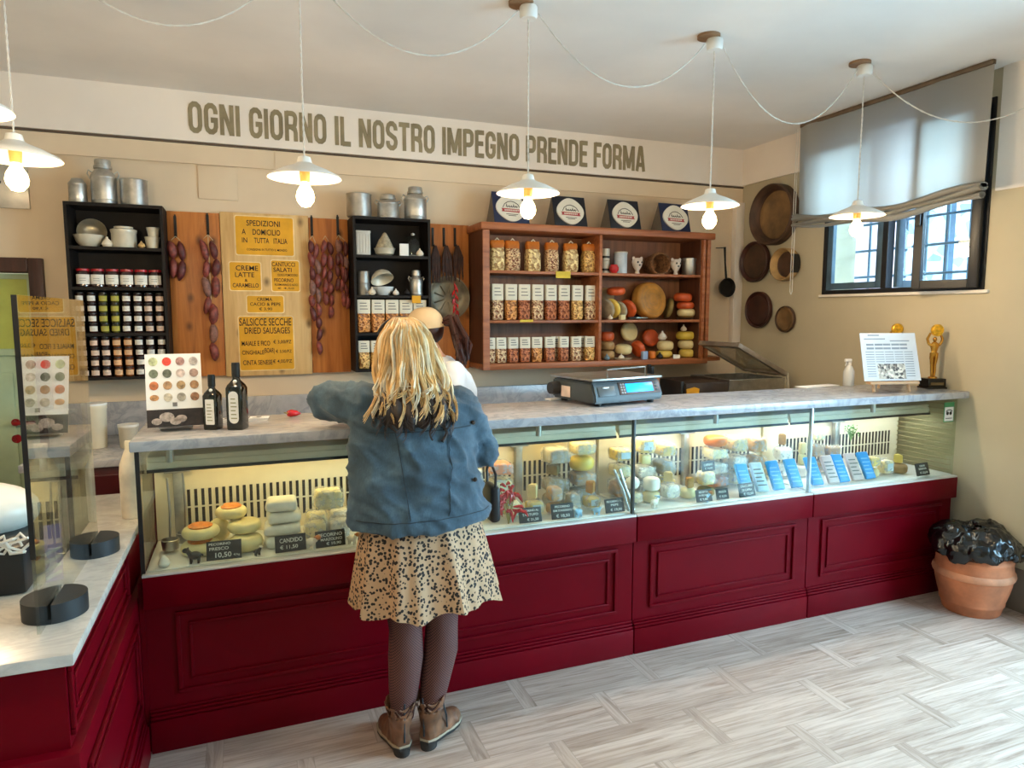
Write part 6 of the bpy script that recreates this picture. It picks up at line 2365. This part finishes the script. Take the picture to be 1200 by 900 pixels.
tray('largest deep wooden tray, highest of the group on the ochre wall beside the blind', 912, 252, .235, M_dkw, M_mdw, .085, .80, 1.0)
tray('dark round wooden tray with a worn star patch, beside the small sieve', 887, 307, .165, M_red2, M_dkw, .04, .86)
t = tray('small sieve with pale rim and dark clasps hanging below the largest tray', 924, 310, .125, mat('pale_sieve_wood', (176, 142, 92), .6, var=.2), M_dkw, .07, .80, 1.0, 'sieve')
for a0 in (1.0, -1.0):
    b = MB()
    ring = [R(q) for q in range(int(a0 * 90) - 34, int(a0 * 90) + 35, 6)]
    b.loft([[(.127 * math.sin(a), .127 * math.cos(a), .005), (.129 * math.sin(a), .129 * math.cos(a), .005), (.129 * math.sin(a), .129 * math.cos(a), .074), (.127 * math.sin(a), .127 * math.cos(a), .074)] for a in [q + PI / 2 for q in ring]])
    b.build('clasp', M_black, t)
tray('dark red brown plain wooden tray, lowest of the larger ones on the ochre wall', 891, 363, .148, M_red2, M_red2, .035, .9)
tray('smallest round tray with woven looking face, lowest on the ochre wall', 922, 374, .102, M_dkw, M_mdw, .025, .92)

# ================================================================ TERRACOTTA POT WITH BIN BAG
t = thing('terracotta_pot', 'terracotta barrel pot used as a bin at the end of the display counter', 'pot', (3.735, 2.495, 0))
M_terra = mat('terracotta', (196, 122, 84), .75, var=.18, scale=6, bmp=.1)
b = MB()
b.lathe([(.134, 0), (.140, .008), (.150, .05), (.156, .056), (.157, .066), (.156, .072), (.170, .12), (.182, .17), (.187, .21), (.186, .26), (.182, .296), (.186, .302), (.186, .312), (.181, .318), (.176, .35), (.178, .358), (.178, .378), (.170, .384), (.160, .378), (.165, .25), (.13, .03), (.001, .028)], 48)
b.build('body', M_terra, t)
b = MB()
b.lathe([(.186, .205), (.196, .211), (.199, .224), (.196, .238), (.186, .246)], 48, cap=False)
b.build('band', mat('pale_terracotta', (208, 144, 108), .75, var=.15), t)
t = thing('bin_bag', 'crumpled glossy black bin bag bulging over the rim of the terracotta pot', 'bin bag', (3.735, 2.495, .374))
b = MB()
rings = []
for z, r in ((-.034, .200), (-.030, .206), (-.010, .212), (.012, .212), (.034, .204), (.058, .184), (.078, .155), (.092, .12), (.094, .085), (.084, .05), (.078, .015)):
    rings.append([((r + .010 * math.sin(5 * a + z * 30) + .006 * math.sin(13 * a + 2)) * math.cos(a), (r + .010 * math.sin(4 * a + z * 22)) * math.sin(a) * .98, z + (.014 * math.sin(3 * a + 1) + .008 * math.sin(7 * a) if z < -.02 else .016 * math.sin(3 * a + 1) * (z > .03))) for a in [2 * PI * q / 72 for q in range(72)]])
b.loft(rings, cap=False)
bmesh.ops.subdivide_edges(b.bm, edges=list(b.bm.edges), cuts=3, use_grid_fill=True)
b.bm.normal_update()
for vv in b.bm.verts:
    q = vv.co
    d_ = .034 * (.45 - abs(noise.noise(q * 9 + Vector((3, 1, 7))))) + .020 * (.4 - abs(noise.noise(q * 21))) + .007 * (.4 - abs(noise.noise(q * 48)))
    vv.co += vv.normal * d_
for vv in b.bm.verts:
    rad_ = math.hypot(vv.co.x, vv.co.y)
    if vv.co.z < .022:
        k_ = max(rad_, .190) / max(rad_, 1e-4)
        vv.co.x *= k_
        vv.co.y *= k_
    if vv.co.x > .19:
        vv.co.x = .19 + (vv.co.x - .19) * .2
    if vv.co.y > .215:
        vv.co.y = .215 + (vv.co.y - .215) * .1
o = b.build('sack', mat('black_bin_plastic', (10, 10, 11), .2, var=.1), t)

# ================================================================ PEOPLE


def fused(name, mb, voxel, m, parent, it=6, fold=None):
    """overlapping limbs grown into one continuous skin"""
    o = mb.build(name, m, None)
    md = o.modifiers.new('r', 'REMESH')
    md.mode = 'VOXEL'
    md.voxel_size = voxel
    ms = o.modifiers.new('s', 'SMOOTH')
    ms.factor = 0.5
    ms.iterations = it
    dg = bpy.context.evaluated_depsgraph_get()
    dg.update()
    me = bpy.data.meshes.new_from_object(o.evaluated_get(dg))
    old = o.data
    o.modifiers.clear()
    o.data = me
    bpy.data.meshes.remove(old)
    if fold:
        bm = bmesh.new()
        bm.from_mesh(me)
        bm.normal_update()
        for v in bm.verts:
            v.co += v.normal * fold(v.co)
        bm.to_mesh(me)
        bm.free()
    for p_ in me.polygons:
        p_.use_smooth = True
    if not me.materials:
        me.materials.append(m)
    o.parent = parent
    return o


def oval(mb, rows, n=28):
    """rows: z, cx, cy, rx, ry"""
    mb.loft([[(cx_ + rx * math.cos(a), cy_ + ry * math.sin(a), z) for a in [2 * PI * k / n for k in range(n)]] for z, cx_, cy_, rx, ry in rows])


def limb(mb, pts, rad, n=14):
    mb.tube(pts, rad, n)
    for p, r in zip(pts, rad):
        mb.ell(p, r * .98, 12, 8)


def hand(mb, w, d, up, s=1.0, curl=.5):
    """palm, four unequal bent fingers and a thumb leaving the side of the palm; d = pointing direction, up = back of the hand"""
    w, d, up = Vector(w), Vector(d).normalized(), Vector(up).normalized()
    side = d.cross(up).normalized()
    mb.tube([w - d * .02, w + d * .03 * s, w + d * .085 * s], [.026 * s, .034 * s, .036 * s], 12, flat=.5)
    for k, (off, ln) in enumerate(((-.027, .066), (-.009, .078), (.009, .074), (.026, .058))):
        b0 = w + d * .075 * s + side * off * s
        b1 = b0 + (d * .5 * ln - up * curl * .01) * s
        b2 = b1 + (d * .32 * ln - up * curl * .022) * s
        b3 = b2 + (d * .2 * ln - up * curl * .03) * s
        mb.tube([b0, b1, b2, b3], [.0098 * s, .0092 * s, .0085 * s, .007 * s], 8)
        mb.ell(b3, .007 * s, 8, 6)
    t0 = w + d * .03 * s - side * .030 * s
    t1 = t0 + (d * .03 - side * .024 - up * .006) * s
    t2 = t1 + (d * .026 - side * .004 - up * .008) * s
    mb.tube([t0, t1, t2], [.012 * s, .0105 * s, .0085 * s], 8)


def head(mb, c, fwd, s=1.0, tilt=0.0):
    """skull, jaw, nose, lips and ears looking along fwd"""
    F = Vector(fwd).normalized()
    Rt = F.cross(Vector((0, 0, 1))).normalized()
    U = Rt.cross(F).normalized()
    M = Matrix((Rt, F, U)).transposed().to_4x4()
    mb.M = Matrix.Translation(c) @ M
    mb.ell((0, -.012 * s, .02 * s), (.076 * s, .094 * s, .096 * s), 22, 16)
    mb.ell((0, .028 * s, -.045 * s), (.058 * s, .064 * s, .072 * s), 18, 12)
    mb.ell((0, .062 * s, -.088 * s), (.026 * s, .024 * s, .022 * s), 12, 8)
    mb.tube([(0, .086 * s, .012 * s), (0, .104 * s, -.028 * s)], [.009 * s, .015 * s], 10)
    mb.ell((0, .088 * s, -.060 * s), (.024 * s, .010 * s, .008 * s), 12, 8)
    for q in (-1, 1):
        mb.ell((q * .078 * s, -.008 * s, -.012 * s), (.010 * s, .020 * s, .030 * s), 10, 8)
        mb.ell((q * .034 * s, .074 * s, .022 * s), (.024 * s, .014 * s, .010 * s), 10, 8)
    mb.M = Matrix()
    return Matrix.Translation(c) @ M


M_skin = mat('fair_skin', (214, 160, 132), .55, var=.06)
M_denim = None


def denim():
    m, nt, p, N, L = nodes('worn_denim')
    f = noise_tex(nt, coords(nt), 7, 6, .65, .4)
    g = noise_tex(nt, coords(nt, (1, 1, .15)), 240, 2)
    mx = N('ShaderNodeMix')
    mx.data_type = 'RGBA'
    mx.blend_type = 'MULTIPLY'
    mx.inputs['Factor'].default_value = .5
    L(ramp(nt, f, [(.3, (48, 66, 78)), (.55, (66, 90, 106)), (.75, (98, 124, 140))]), mx.inputs[6])
    L(ramp(nt, g, [(.3, (.6, .6, .6, 1)), (.7, (1, 1, 1, 1))]), mx.inputs[7])
    L(mx.outputs[2], p.inputs['Base Color'])
    p.inputs['Roughness'].default_value = .85
    p.inputs['Sheen Weight'].default_value = .15
    bump(nt, p, g, .2, .002)
    return m


M_denim = denim()
M_seam = mat('denim_seam', (46, 56, 64), .9, var=.2, scale=60)

# ---------------------------------------------------------------- the customer
P = thing('person', 'customer with long blonde hair leaning on the counter in denim jacket and spotted skirt', 'person', (0.56, 2.42, 0))
O = Vector((0.56, 2.42, 0))


def W():
    m_ = MB()
    return m_


def shift(o):
    """world-built mesh under the person's Empty"""
    for v in o.data.vertices:
        v.co -= O
    return o


b = W()
oval(b, [(.80, .59, 2.475, .17, .10), (.90, .59, 2.48, .175, .105), (1.0, .585, 2.49, .165, .105), (1.1, .582, 2.51, .155, .11), (1.2, .585, 2.535, .17, .11), (1.29, .588, 2.555, .175, .10), (1.35, .588, 2.58, .11, .075), (1.40, .583, 2.60, .055, .055)])
limb(b, [(.583, 2.595, 1.37), (.58, 2.625, 1.45)], [.055, .05])
HM = head(b, (.578, 2.645, 1.515), (-.08, 1, -.28), 1.0)
HM = HM
limb(b, [(.52, 2.47, .84), (.522, 2.455, .50), (.512, 2.44, .34), (.500, 2.425, .10)], [.085, .052, .050, .034])
limb(b, [(.655, 2.47, .84), (.665, 2.465, .50), (.650, 2.455, .34), (.610, 2.425, .10)], [.085, .052, .050, .034])
limb(b, [(.43, 2.56, 1.31), (.29, 2.735, 1.285), (.40, 2.815, 1.258), (.50, 2.86, 1.250)], [.048, .038, .032, .024])
limb(b, [(.75, 2.555, 1.30), (.872, 2.56, 1.09), (.80, 2.69, 1.27), (.735, 2.80, 1.345)], [.048, .038, .032, .024])
hand(b, (.51, 2.864, 1.250), (.9, .25, -.05), (0, 0, 1), .95, .4)
hand(b, (.735, 2.80, 1.345), (-.5, .4, .6), (.3, .5, -.4), .95, .9)
shift(fused('body', b, .0075, M_skin, P, 4))
# face details (turned away)
b = W()
b.M = HM
for q in (-1, 1):
    b.ell((q * .034, .080, .006), (.013, .009, .009), 12, 8)
shift(b.build('eye', mat('eye_white', (232, 228, 222), .2), P))
b = W()
b.M = HM
b.ell((0, .096, -.060), (.022, .006, .006), 12, 8)
shift(b.build('lips', mat('lip_rose', (178, 92, 84), .5), P))


# stockings
def stocking_material():
    m, nt, p, N, L = nodes('fishnet_stocking')
    cs = []
    for s_ in (1, -1):
        wv = N('ShaderNodeTexWave')
        wv.wave_type = 'BANDS'
        wv.bands_direction = 'X'
        wv.inputs['Scale'].default_value = 46
        L(coords(nt, (1, .6, 1), (0, R(42 * s_), 0)), wv.inputs['Vector'])
        cs.append(wv.outputs['Fac'])
    mn = N('ShaderNodeMath')
    mn.operation = 'MAXIMUM'
    L(cs[0], mn.inputs[0])
    L(cs[1], mn.inputs[1])
    L(ramp(nt, mn.outputs[0], [(.72, (118, 74, 66)), (.9, (46, 28, 30))]), p.inputs['Base Color'])
    p.inputs['Roughness'].default_value = .7
    return m


M_stock = stocking_material()
for pts in ([(.525, 2.47, .80), (.522, 2.458, .60), (.524, 2.452, .46), (.520, 2.44, .36), (.508, 2.43, .24), (.500, 2.425, .13)], [(.652, 2.47, .80), (.662, 2.468, .60), (.668, 2.462, .46), (.660, 2.452, .36), (.630, 2.435, .24), (.608, 2.42, .13)]):
    b = W()
    b.tube(pts, [.100, .078, .062, .066, .056, .042], 26)
    shift(b.build('stocking', M_stock, P))

# boots
M_boot = mat('brown_boot_leather', (116, 78, 54), .45, var=.4, scale=12, bmp=.1)
M_sole = mat('dark_boot_sole', (44, 40, 38), .6)
M_welt = mat('cream_welt', (172, 156, 134), .6)


def boot(hx, hy, ang):
    d = Vector((math.cos(R(ang)), math.sin(R(ang)), 0))
    M = Matrix.Translation((hx, hy, 0)) @ Matrix.Rotation(R(ang - 90), 4, 'Z')
    b = W()
    b.M = M  # local: +y towards the toe, heel centre at y=.03
    def zb(y):
        return .024 * max(0.0, 1 - max(0.0, y - .03) / .10)
    rows_ = []
    for y, w_, h_ in ((-.002, .022, .07), (.02, .033, .085), (.06, .036, .09), (.10, .037, .085), (.15, .042, .06), (.19, .043, .048), (.225, .034, .036), (.245, .016, .022)):
        rows_.append([(w_ * math.cos(a), y, .020 + zb(y) + max(0, math.sin(a)) * h_ + min(0, math.sin(a)) * .004) for a in [2 * PI * k / 20 for k in range(20)]])
    b.loft(rows_)
    b.loft([[(rx * math.cos(a), cy_ + ry * math.sin(a), z) for a in [2 * PI * k / 22 for k in range(22)]] for z, cy_, rx, ry in ((.05, .05, .034, .052), (.10, .045, .036, .05), (.14, .042, .044, .05), (.185, .04, .056, .058), (.215, .036, .062, .062), (.20, .036, .054, .054), (.15, .04, .044, .046))])
    o = shift(fused('boot', b, .006, M_boot, P, 3, lambda c: .003 * noise.noise(c * 34)))
    def outline(k, z):
        return [(k * w_ * s_, y, z + zb(y)) for s_, seq in ((1, (( -.004, .018), (.02, .036), (.06, .038), (.10, .036), (.15, .043), (.19, .045), (.225, .036), (.248, .014))), ) for y, w_ in seq] + [(-k * w_, y, z + zb(y)) for y, w_ in reversed(((-.004, .018), (.02, .036), (.06, .038), (.10, .036), (.15, .043), (.19, .045), (.225, .036), (.248, .014)))]
    b = W()
    b.M = M
    b.loft([outline(1.0, .014), outline(1.05, .015), outline(1.05, .020), outline(1.0, .022)])
    shift(b.build('welt', M_welt, o))
    b = W()
    b.M = M
    b.loft([outline(1.0, .003), outline(1.02, .0148)])
    hl = [(.033 * math.cos(a), .030 + .036 * math.sin(a)) for a in [2 * PI * k / 18 for k in range(18)]]
    b.loft([[(x * .9, y, 0.001) for x, y in hl], [(x, y, .034) for x, y in hl]])
    shift(b.build('sole', M_sole, o))
    b = W()
    b.M = M
    b.tube([(.046, .05, .21), (.041, .075, .15), (.040, .095, .10), (.040, .10, .05)], .0035, 6)
    b.tube([(0, -.012, .215), (0, -.005, .14), (0, -.004, .06)], .0035, 6)
    shift(b.build('seams', M_seam, o))


boot(.495, 2.375, 97)
boot(.575, 2.385, 44)

# skirt
b = W()
rings = []
NS = 120
for j in range(16):
    u = j / 15
    z = .93 - .365 * u
    rx, ry = .215 + .066 * u ** 1.0, .122 + .078 * u
    cx_, cy_ = .592 + .024 * u, 2.475 - .004 * u
    ring = []
    for k in range(NS):
        a = 2 * PI * k / NS
        w_ = (.016 * math.sin(9 * a + .6) + .009 * math.sin(15 * a + 2.0 + u) + .006 * math.sin(23 * a)) * u ** .8
        ring.append((cx_ + (rx + w_) * math.cos(a), cy_ + (ry + w_) * math.sin(a), z + (.010 * math.sin(9 * a + 2.2) + .006 * math.sin(4 * a)) * u))
    rings.append(ring)
b.loft(rings, cap=False)
shift(b.build('skirt', speckle('spotted_skirt_cloth', (192, 156, 120), (32, 24, 22), 74, .38, .45, .75), P))

# jacket


def folds(c):
    """creases: broad dents plus thin ridges running down towards the waist"""
    v = .010 * noise.noise(Vector((c.x * 7, c.y * 7, c.z * 12)))
    q = Vector(((c.x - .45 * c.z) * 5, c.y * 4, (c.z + .55 * c.x) * 11))
    r = max(0.0, 1 - 2.4 * abs(noise.noise(q)))
    r2 = max(0.0, 1 - 2.6 * abs(noise.noise(q * 1.9 + Vector((4, 1, 2)))))
    return v + (.013 * r * r + .007 * r2 * r2 - .006)


b = W()
oval(b, [(.868, .590, 2.475, .272, .172), (.90, .590, 2.477, .272, .172), (.98, .585, 2.49, .258, .165), (1.08, .580, 2.51, .246, .158), (1.18, .584, 2.53, .246, .152), (1.26, .590, 2.55, .240, .142), (1.32, .594, 2.565, .212, .122), (1.37, .592, 2.58, .150, .095), (1.405, .588, 2.595, .085, .075)], 40)
limb(b, [(.43, 2.562, 1.300), (.35, 2.66, 1.306), (.290, 2.735, 1.306), (.36, 2.79, 1.290), (.47, 2.845, 1.274)], [.086, .080, .072, .058, .046], 18)
limb(b, [(.755, 2.555, 1.285), (.825, 2.555, 1.19), (.870, 2.56, 1.095), (.84, 2.625, 1.20), (.78, 2.735, 1.325)], [.085, .078, .068, .050, .042], 18)
shift(fused('jacket', b, .011, M_denim, P, 5, folds))
b = W()
# collar, yoke and hem seams
col_pts = [(.588 + .098 * math.cos(a), 2.588 + .085 * math.sin(a), 1.395 + .012 * math.cos(2 * a)) for a in [2 * PI * k / 30 for k in range(30)]]
b.tube(col_pts, .020, 10, True)
shift(b.build('collar', M_denim, P))


def on_back(x, z, lift=.006):
    """point on the back of the jacket"""
    tab = [(.868, .590, 2.475, .272, .172), (.98, .585, 2.49, .258, .165), (1.08, .580, 2.51, .246, .158), (1.18, .584, 2.53, .246, .152), (1.26, .590, 2.55, .240, .142), (1.32, .594, 2.565, .212, .122)]
    for (z0, c0, y0, a0, b0), (z1, c1, y1, a1, b1) in zip(tab[:-1], tab[1:]):
        if z0 <= z <= z1:
            u = (z - z0) / (z1 - z0)
            cx_, cy_, rx, ry = c0 + (c1 - c0) * u, y0 + (y1 - y0) * u, a0 + (a1 - a0) * u, b0 + (b1 - b0) * u
            q = max(-.98, min(.98, (x - cx_) / rx))
            p_ = Vector((x, cy_ - ry * math.sqrt(1 - q * q), z))
            n_ = Vector((q / rx, -math.sqrt(1 - q * q) / ry, 0)).normalized()
            return p_ + n_ * (lift + folds(p_) + .0)
    return Vector((x, 2.4, z))


b = W()
for k0 in (-.0, ):
    b.tube([on_back(.40 + .38 * k / 30, 1.225 + .0 * k, .0035) for k in range(31)], .0018, 6)
for x0, x1 in ((.49, .52), (.69, .66)):
    b.tube([on_back(x0 + (x1 - x0) * k / 30, 1.222 - .30 * k / 30, .0035) for k in range(31)], .0016, 6)
for z in (.915, ):
    b.tube([on_back(.345 + .49 * k / 40, z, .0035) for k in range(41)], .002, 6)
shift(b.build('seams', M_seam, P))
for x, z in ((.775, 1.03), (.79, 1.235)):
    b = W()
    b.ell(on_back(x, z, .008), (.009, .006, .009), 10, 8)
    shift(b.build('button', mat('dark_copper_button', (52, 42, 36), .4, .5), P))

# hair
M_h1 = mat('blonde_hair', (206, 164, 104), .5, var=.2, scale=30, stretch=(1, 1, .2))
M_h2 = mat('pale_blonde_hair', (236, 216, 182), .45, var=.15, scale=30, stretch=(1, 1, .2))
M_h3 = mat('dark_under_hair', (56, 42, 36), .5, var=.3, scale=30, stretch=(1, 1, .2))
hc = Vector((.578, 2.640, 1.53))
b = W()
b.ell(hc + Vector((0, -.004, .0)), (.092, .106, .103), 26, 18)
b.loft([[(cx_ + rx * math.cos(a), cy_ + ry * math.sin(a), z) for a in [2 * PI * k / 26 for k in range(26)]] for z, cx_, cy_, rx, ry in ((1.40, .580, 2.535, .105, .06), (1.46, .579, 2.575, .10, .085), (1.54, .578, 2.63, .088, .10))])
shift(fused('hair', b, .010, M_h1, P, 4, lambda c: .004 * math.sin(c.x * 190)))
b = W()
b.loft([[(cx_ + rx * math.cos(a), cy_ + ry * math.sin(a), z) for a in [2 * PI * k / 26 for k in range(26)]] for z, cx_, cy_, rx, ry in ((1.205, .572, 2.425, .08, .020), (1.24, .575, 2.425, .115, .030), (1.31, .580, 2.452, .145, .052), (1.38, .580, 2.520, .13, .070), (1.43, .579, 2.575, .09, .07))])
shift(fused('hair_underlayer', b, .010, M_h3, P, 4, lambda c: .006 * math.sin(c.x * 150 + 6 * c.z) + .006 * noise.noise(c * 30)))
rr = random.Random(21)
sets = {1: W(), 2: W(), 3: W()}
NCL = 78
for cl in range(NCL):
    tone = (1, 2, 1, 3, 1, 2, 3)[cl % 7]
    a = -1.42 + 2.84 * ((cl * 29) % NCL + rr.uniform(.1, .9)) / NCL      # direction round the back of the head, 0 = straight back
    sp_ = math.sin(a)
    root = hc + Vector((sp_ * .022, .030 - math.cos(a) * .02, .102))
    side = hc + Vector((sp_ * .104, -.006 - math.cos(a) * .112, rr.uniform(-.02, .02)))
    mid = Vector((.58 + sp_ * rr.uniform(.122, .152), 2.446 + .105 * sp_ * sp_ + rr.uniform(-.012, .006), 1.40))
    flare, endz = rr.uniform(.105, .165), rr.triangular(1.235, 1.38, 1.29)
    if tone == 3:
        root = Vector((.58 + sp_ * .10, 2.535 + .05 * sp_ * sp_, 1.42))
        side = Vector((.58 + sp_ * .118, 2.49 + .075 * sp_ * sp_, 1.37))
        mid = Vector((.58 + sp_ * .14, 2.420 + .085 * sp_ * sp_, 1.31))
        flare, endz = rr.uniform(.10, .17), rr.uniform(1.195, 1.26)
    end = Vector((.575 + sp_ * flare + rr.uniform(-.02, .02), 2.382 + .105 * sp_ * sp_ + rr.uniform(-.014, .006), endz))
    end.y = on_back(end.x, min(1.315, max(1.2, end.z))).y - rr.uniform(.006, .018) - (.006 if tone != 3 else 0)
    ph, am, fr_ = a * 2.2 + rr.uniform(0, 2.0), rr.uniform(.012, .024), rr.uniform(1.9, 2.6)
    for st in range(8 if tone != 3 else 6):
        off = [Vector((rr.uniform(-1, 1), rr.uniform(-1, 1), 0)) * q for q in (.016, .014, .012, .004)]
        ez = Vector((0, 0, rr.uniform(-.012, .022)))
        ctrl = [root + off[0], side + off[1] * .6, mid + off[2] * .7, end + off[3] + ez]
        if tone != 3:
            ctrl.insert(1, hc + Vector((sp_ * .069, -.012 - .072 * math.cos(a), .070)) + off[0] * .45)
        ns = len(ctrl) - 1
        pts, rad = [], []
        for q in range(32):
            u = q / 31
            i = min(ns - 1, int(u * ns))
            f = u * ns - i
            p0, p1, p2, p3 = ctrl[max(0, i - 1)], ctrl[i], ctrl[i + 1], ctrl[min(ns, i + 2)]
            p = .5 * ((2 * p1) + (p2 - p0) * f + (2 * p0 - 5 * p1 + 4 * p2 - p3) * f * f + (3 * p1 - p0 - 3 * p2 + p3) * f ** 3)
            w_ = max(0, u - .35) / .65
            p = p + Vector((am * w_ * math.sin(ph + fr_ * 6.28 * u), am * .7 * w_ * math.cos(ph + fr_ * 6.28 * u) - .003, 0))
            pts.append(p)
            rad.append((.0062 if tone == 1 else .0054) * (1.0 - .85 * max(0, u - .5) / .5) * (.5 + .5 * min(1, u * 6)))
        sets[tone].tube(pts, rad, 5)
for tone, m_ in ((1, M_h1), (2, M_h2), (3, M_h3)):
    shift(sets[tone].build('hair', m_, P))
# loose dark curls at the edge of the hair
b = W()
for cx_, cz_, r_ in ((.455, 1.265, .034), (.50, 1.225, .03), (.70, 1.25, .028), (.64, 1.215, .03)):
    b = W()
    b.tube([on_back(cx_ + r_ * math.cos(t_), cz_ + r_ * 1.2 * math.sin(t_), .010) for t_ in [R(-60) + R(280) * q / 18 for q in range(19)]], [.007 * (1 - .5 * q / 18) for q in range(19)], 6)
shift(b.build('hair', M_h3, P))
b = W()
pts = [hc + Vector((.098 * math.sin(a), .03 + .05 * math.cos(a) * .4, .098 * math.cos(a) * .92 + .012)) for a in [R(-72) + R(144) * k / 24 for k in range(25)]]
b.tube(pts, .007, 8)
shift(b.build('sunglasses', M_black, P))
# small black handbag at her side
t = thing('handbag', 'small black handbag hanging at the blonde customer side before the chilli bunch', 'handbag', (.922, 2.600, .80))
b = MB()
b.box(-.022, .022, -.06, .06, 0, .15, .016, 3)
b.build('body', M_black, t)
MB().tube([(0, -.05, .148), (0, -.055, .20), (-.004, -.02, .235), (-.004, .02, .235), (0, .055, .20), (0, .05, .148)], .006, 8).build('strap', M_black, t)

# ---------------------------------------------------------------- the shop assistant
O = Vector((1.07, 3.72, 0))
P = thing('person', 'shop assistant in white shirt and beige cap with dark ponytail, standing behind the counter', 'person', O)
FW = Vector((-1, .35, -.12)).normalized()
b = W()
oval(b, [(.80, 1.10, 3.74, .115, .155), (.92, 1.10, 3.74, .12, .16), (1.02, 1.10, 3.74, .105, .135), (1.15, 1.09, 3.73, .105, .14), (1.28, 1.06, 3.73, .105, .155), (1.36, 1.03, 3.735, .085, .12), (1.42, .99, 3.74, .055, .06)])
limb(b, [(1.0, 3.74, 1.39), (.955, 3.745, 1.48)], [.052, .048])
HM = head(b, (.930, 3.755, 1.555), FW, 1.0)
for s_ in (-1, 1):
    limb(b, [(1.10, 3.74 + s_ * .085, .84), (1.08, 3.74 + s_ * .09, .46), (1.10, 3.74 + s_ * .09, .08), (1.02, 3.75 + s_ * .10, .04)], [.08, .052, .034, .032])
    limb(b, [(1.045, 3.735 + s_ * .165, 1.335), (1.02, 3.74 + s_ * .20, 1.08), (.83, 3.76 + s_ * .15, 1.02)], [.046, .038, .026])
    hand(b, (.83, 3.76 + s_ * .15, 1.02), (-1, -.2 * s_, -.1), (0, 0, 1), .95, .8)
shift(fused('body', b, .008, M_skin, P, 4))
b = W()
b.M = HM
for q in (-1, 1):
    b.ell((q * .034, .080, .006), (.013, .009, .009), 12, 8)
shift(b.build('eye', mat('eye_white', (0, 0, 0)), P))
M_shirt = mat('white_shirt', (226, 230, 236), .8, var=.03)


def shirt_folds(c):
    return .006 * noise.noise(Vector((c.x * 9, c.y * 9, c.z * 14))) + .004 * noise.noise(c * 26)


b = W()
oval(b, [(.86, 1.10, 3.74, .150, .185), (.98, 1.10, 3.74, .140, .170), (1.10, 1.095, 3.735, .140, .170), (1.22, 1.085, 3.73, .140, .180), (1.30, 1.065, 3.73, .128, .180), (1.36, 1.04, 3.735, .105, .145), (1.41, 1.00, 3.74, .075, .085)], 32)
for s_ in (-1, 1):
    limb(b, [(1.05, 3.735 + s_ * .165, 1.32), (1.035, 3.74 + s_ * .205, 1.2), (1.02, 3.74 + s_ * .205, 1.09)], [.075, .066, .062], 16)
shift(fused('shirt', b, .011, M_shirt, P, 4, shirt_folds))
b = W()
for s_ in (-1, 1):
    b.tube([(1.10, 3.74 + s_ * .08, .90), (1.08, 3.74 + s_ * .09, .48), (1.10, 3.74 + s_ * .09, .07)], [.105, .075, .065], 18)
b.ell((1.10, 3.74, .88), (.135, .175, .12), 20, 12)
shift(fused('trousers', b, .012, mat('dark_trousers', (36, 38, 46), .8), P, 4))
for s_ in (-1, 1):
    b = W()
    b.M = Matrix.Translation((1.13, 3.74 + s_ * .09, 0)) @ Matrix.Rotation(R(90), 4, 'Z')
    rows_ = []
    for y, w_, h_ in ((-.01, .022, .07), (.03, .036, .09), (.10, .038, .08), (.17, .046, .055), (.22, .042, .045), (.255, .016, .022)):
        rows_.append([(w_ * math.cos(a), y, .012 + max(0, math.sin(a)) * h_ + min(0, math.sin(a)) * .012) for a in [2 * PI * k / 18 for k in range(18)]])
    b.loft(rows_)
    shift(b.build('shoe', M_black, P))
# cap, dark hair and ponytail
b = W()
b.M = HM
rows_ = []
for k in range(9):
    a = k / 8 * PI / 2
    rows_.append([((.090 * math.cos(a) ** .8) * math.cos(q), -.014 + .110 * math.cos(a) ** .8 * math.sin(q), .006 + .122 * math.sin(a)) for q in [2 * PI * j / 30 for j in range(30)]])
b.loft(rows_)
cap = shift(b.build('cap', mat('beige_cap', (208, 178, 136), .8, var=.06), P))
b = W()
b.M = HM
b.loft([[(x, y, z) for x, y in rrect(-.07, .07, .05, .165, .055, 5)] for z in (.010, .018)])
shift(b.build('peak', mat('beige_cap', (0, 0, 0)), cap))
M_dh = mat('dark_brown_hair', (54, 26, 20), .4, var=.3, scale=30, stretch=(1, 1, .2))
b = W()
b.M = HM
b.ell((0, -.030, .0), (.082, .088, .085), 22, 14)
b.jitter(.006, 40, 3)
shift(b.build('hair', M_dh, P))
b = W()
rr = random.Random(4)
r0 = HM @ Vector((0, -.122, .03))
for k in range(46):
    j = Vector((rr.uniform(-.012, .012), rr.uniform(-.014, .014), rr.uniform(-.012, .012)))
    e = Vector((1.108 + rr.uniform(-.035, .03), 3.60 + rr.uniform(-.05, .03), 1.385 + rr.uniform(-.03, .04)))
    m1 = r0 + Vector((.045, -.03, .012)) + j * 2
    m2 = r0.lerp(e, .6) + Vector((.018, -.055, .02)) + j * 2.6
    b.tube([HM @ Vector((rr.uniform(-.035, .035), -.108, .03)), r0 + j, m1, m2, e], [.008, .010, .012, .012, .003], 6)
shift(b.build('ponytail', M_dh, P))
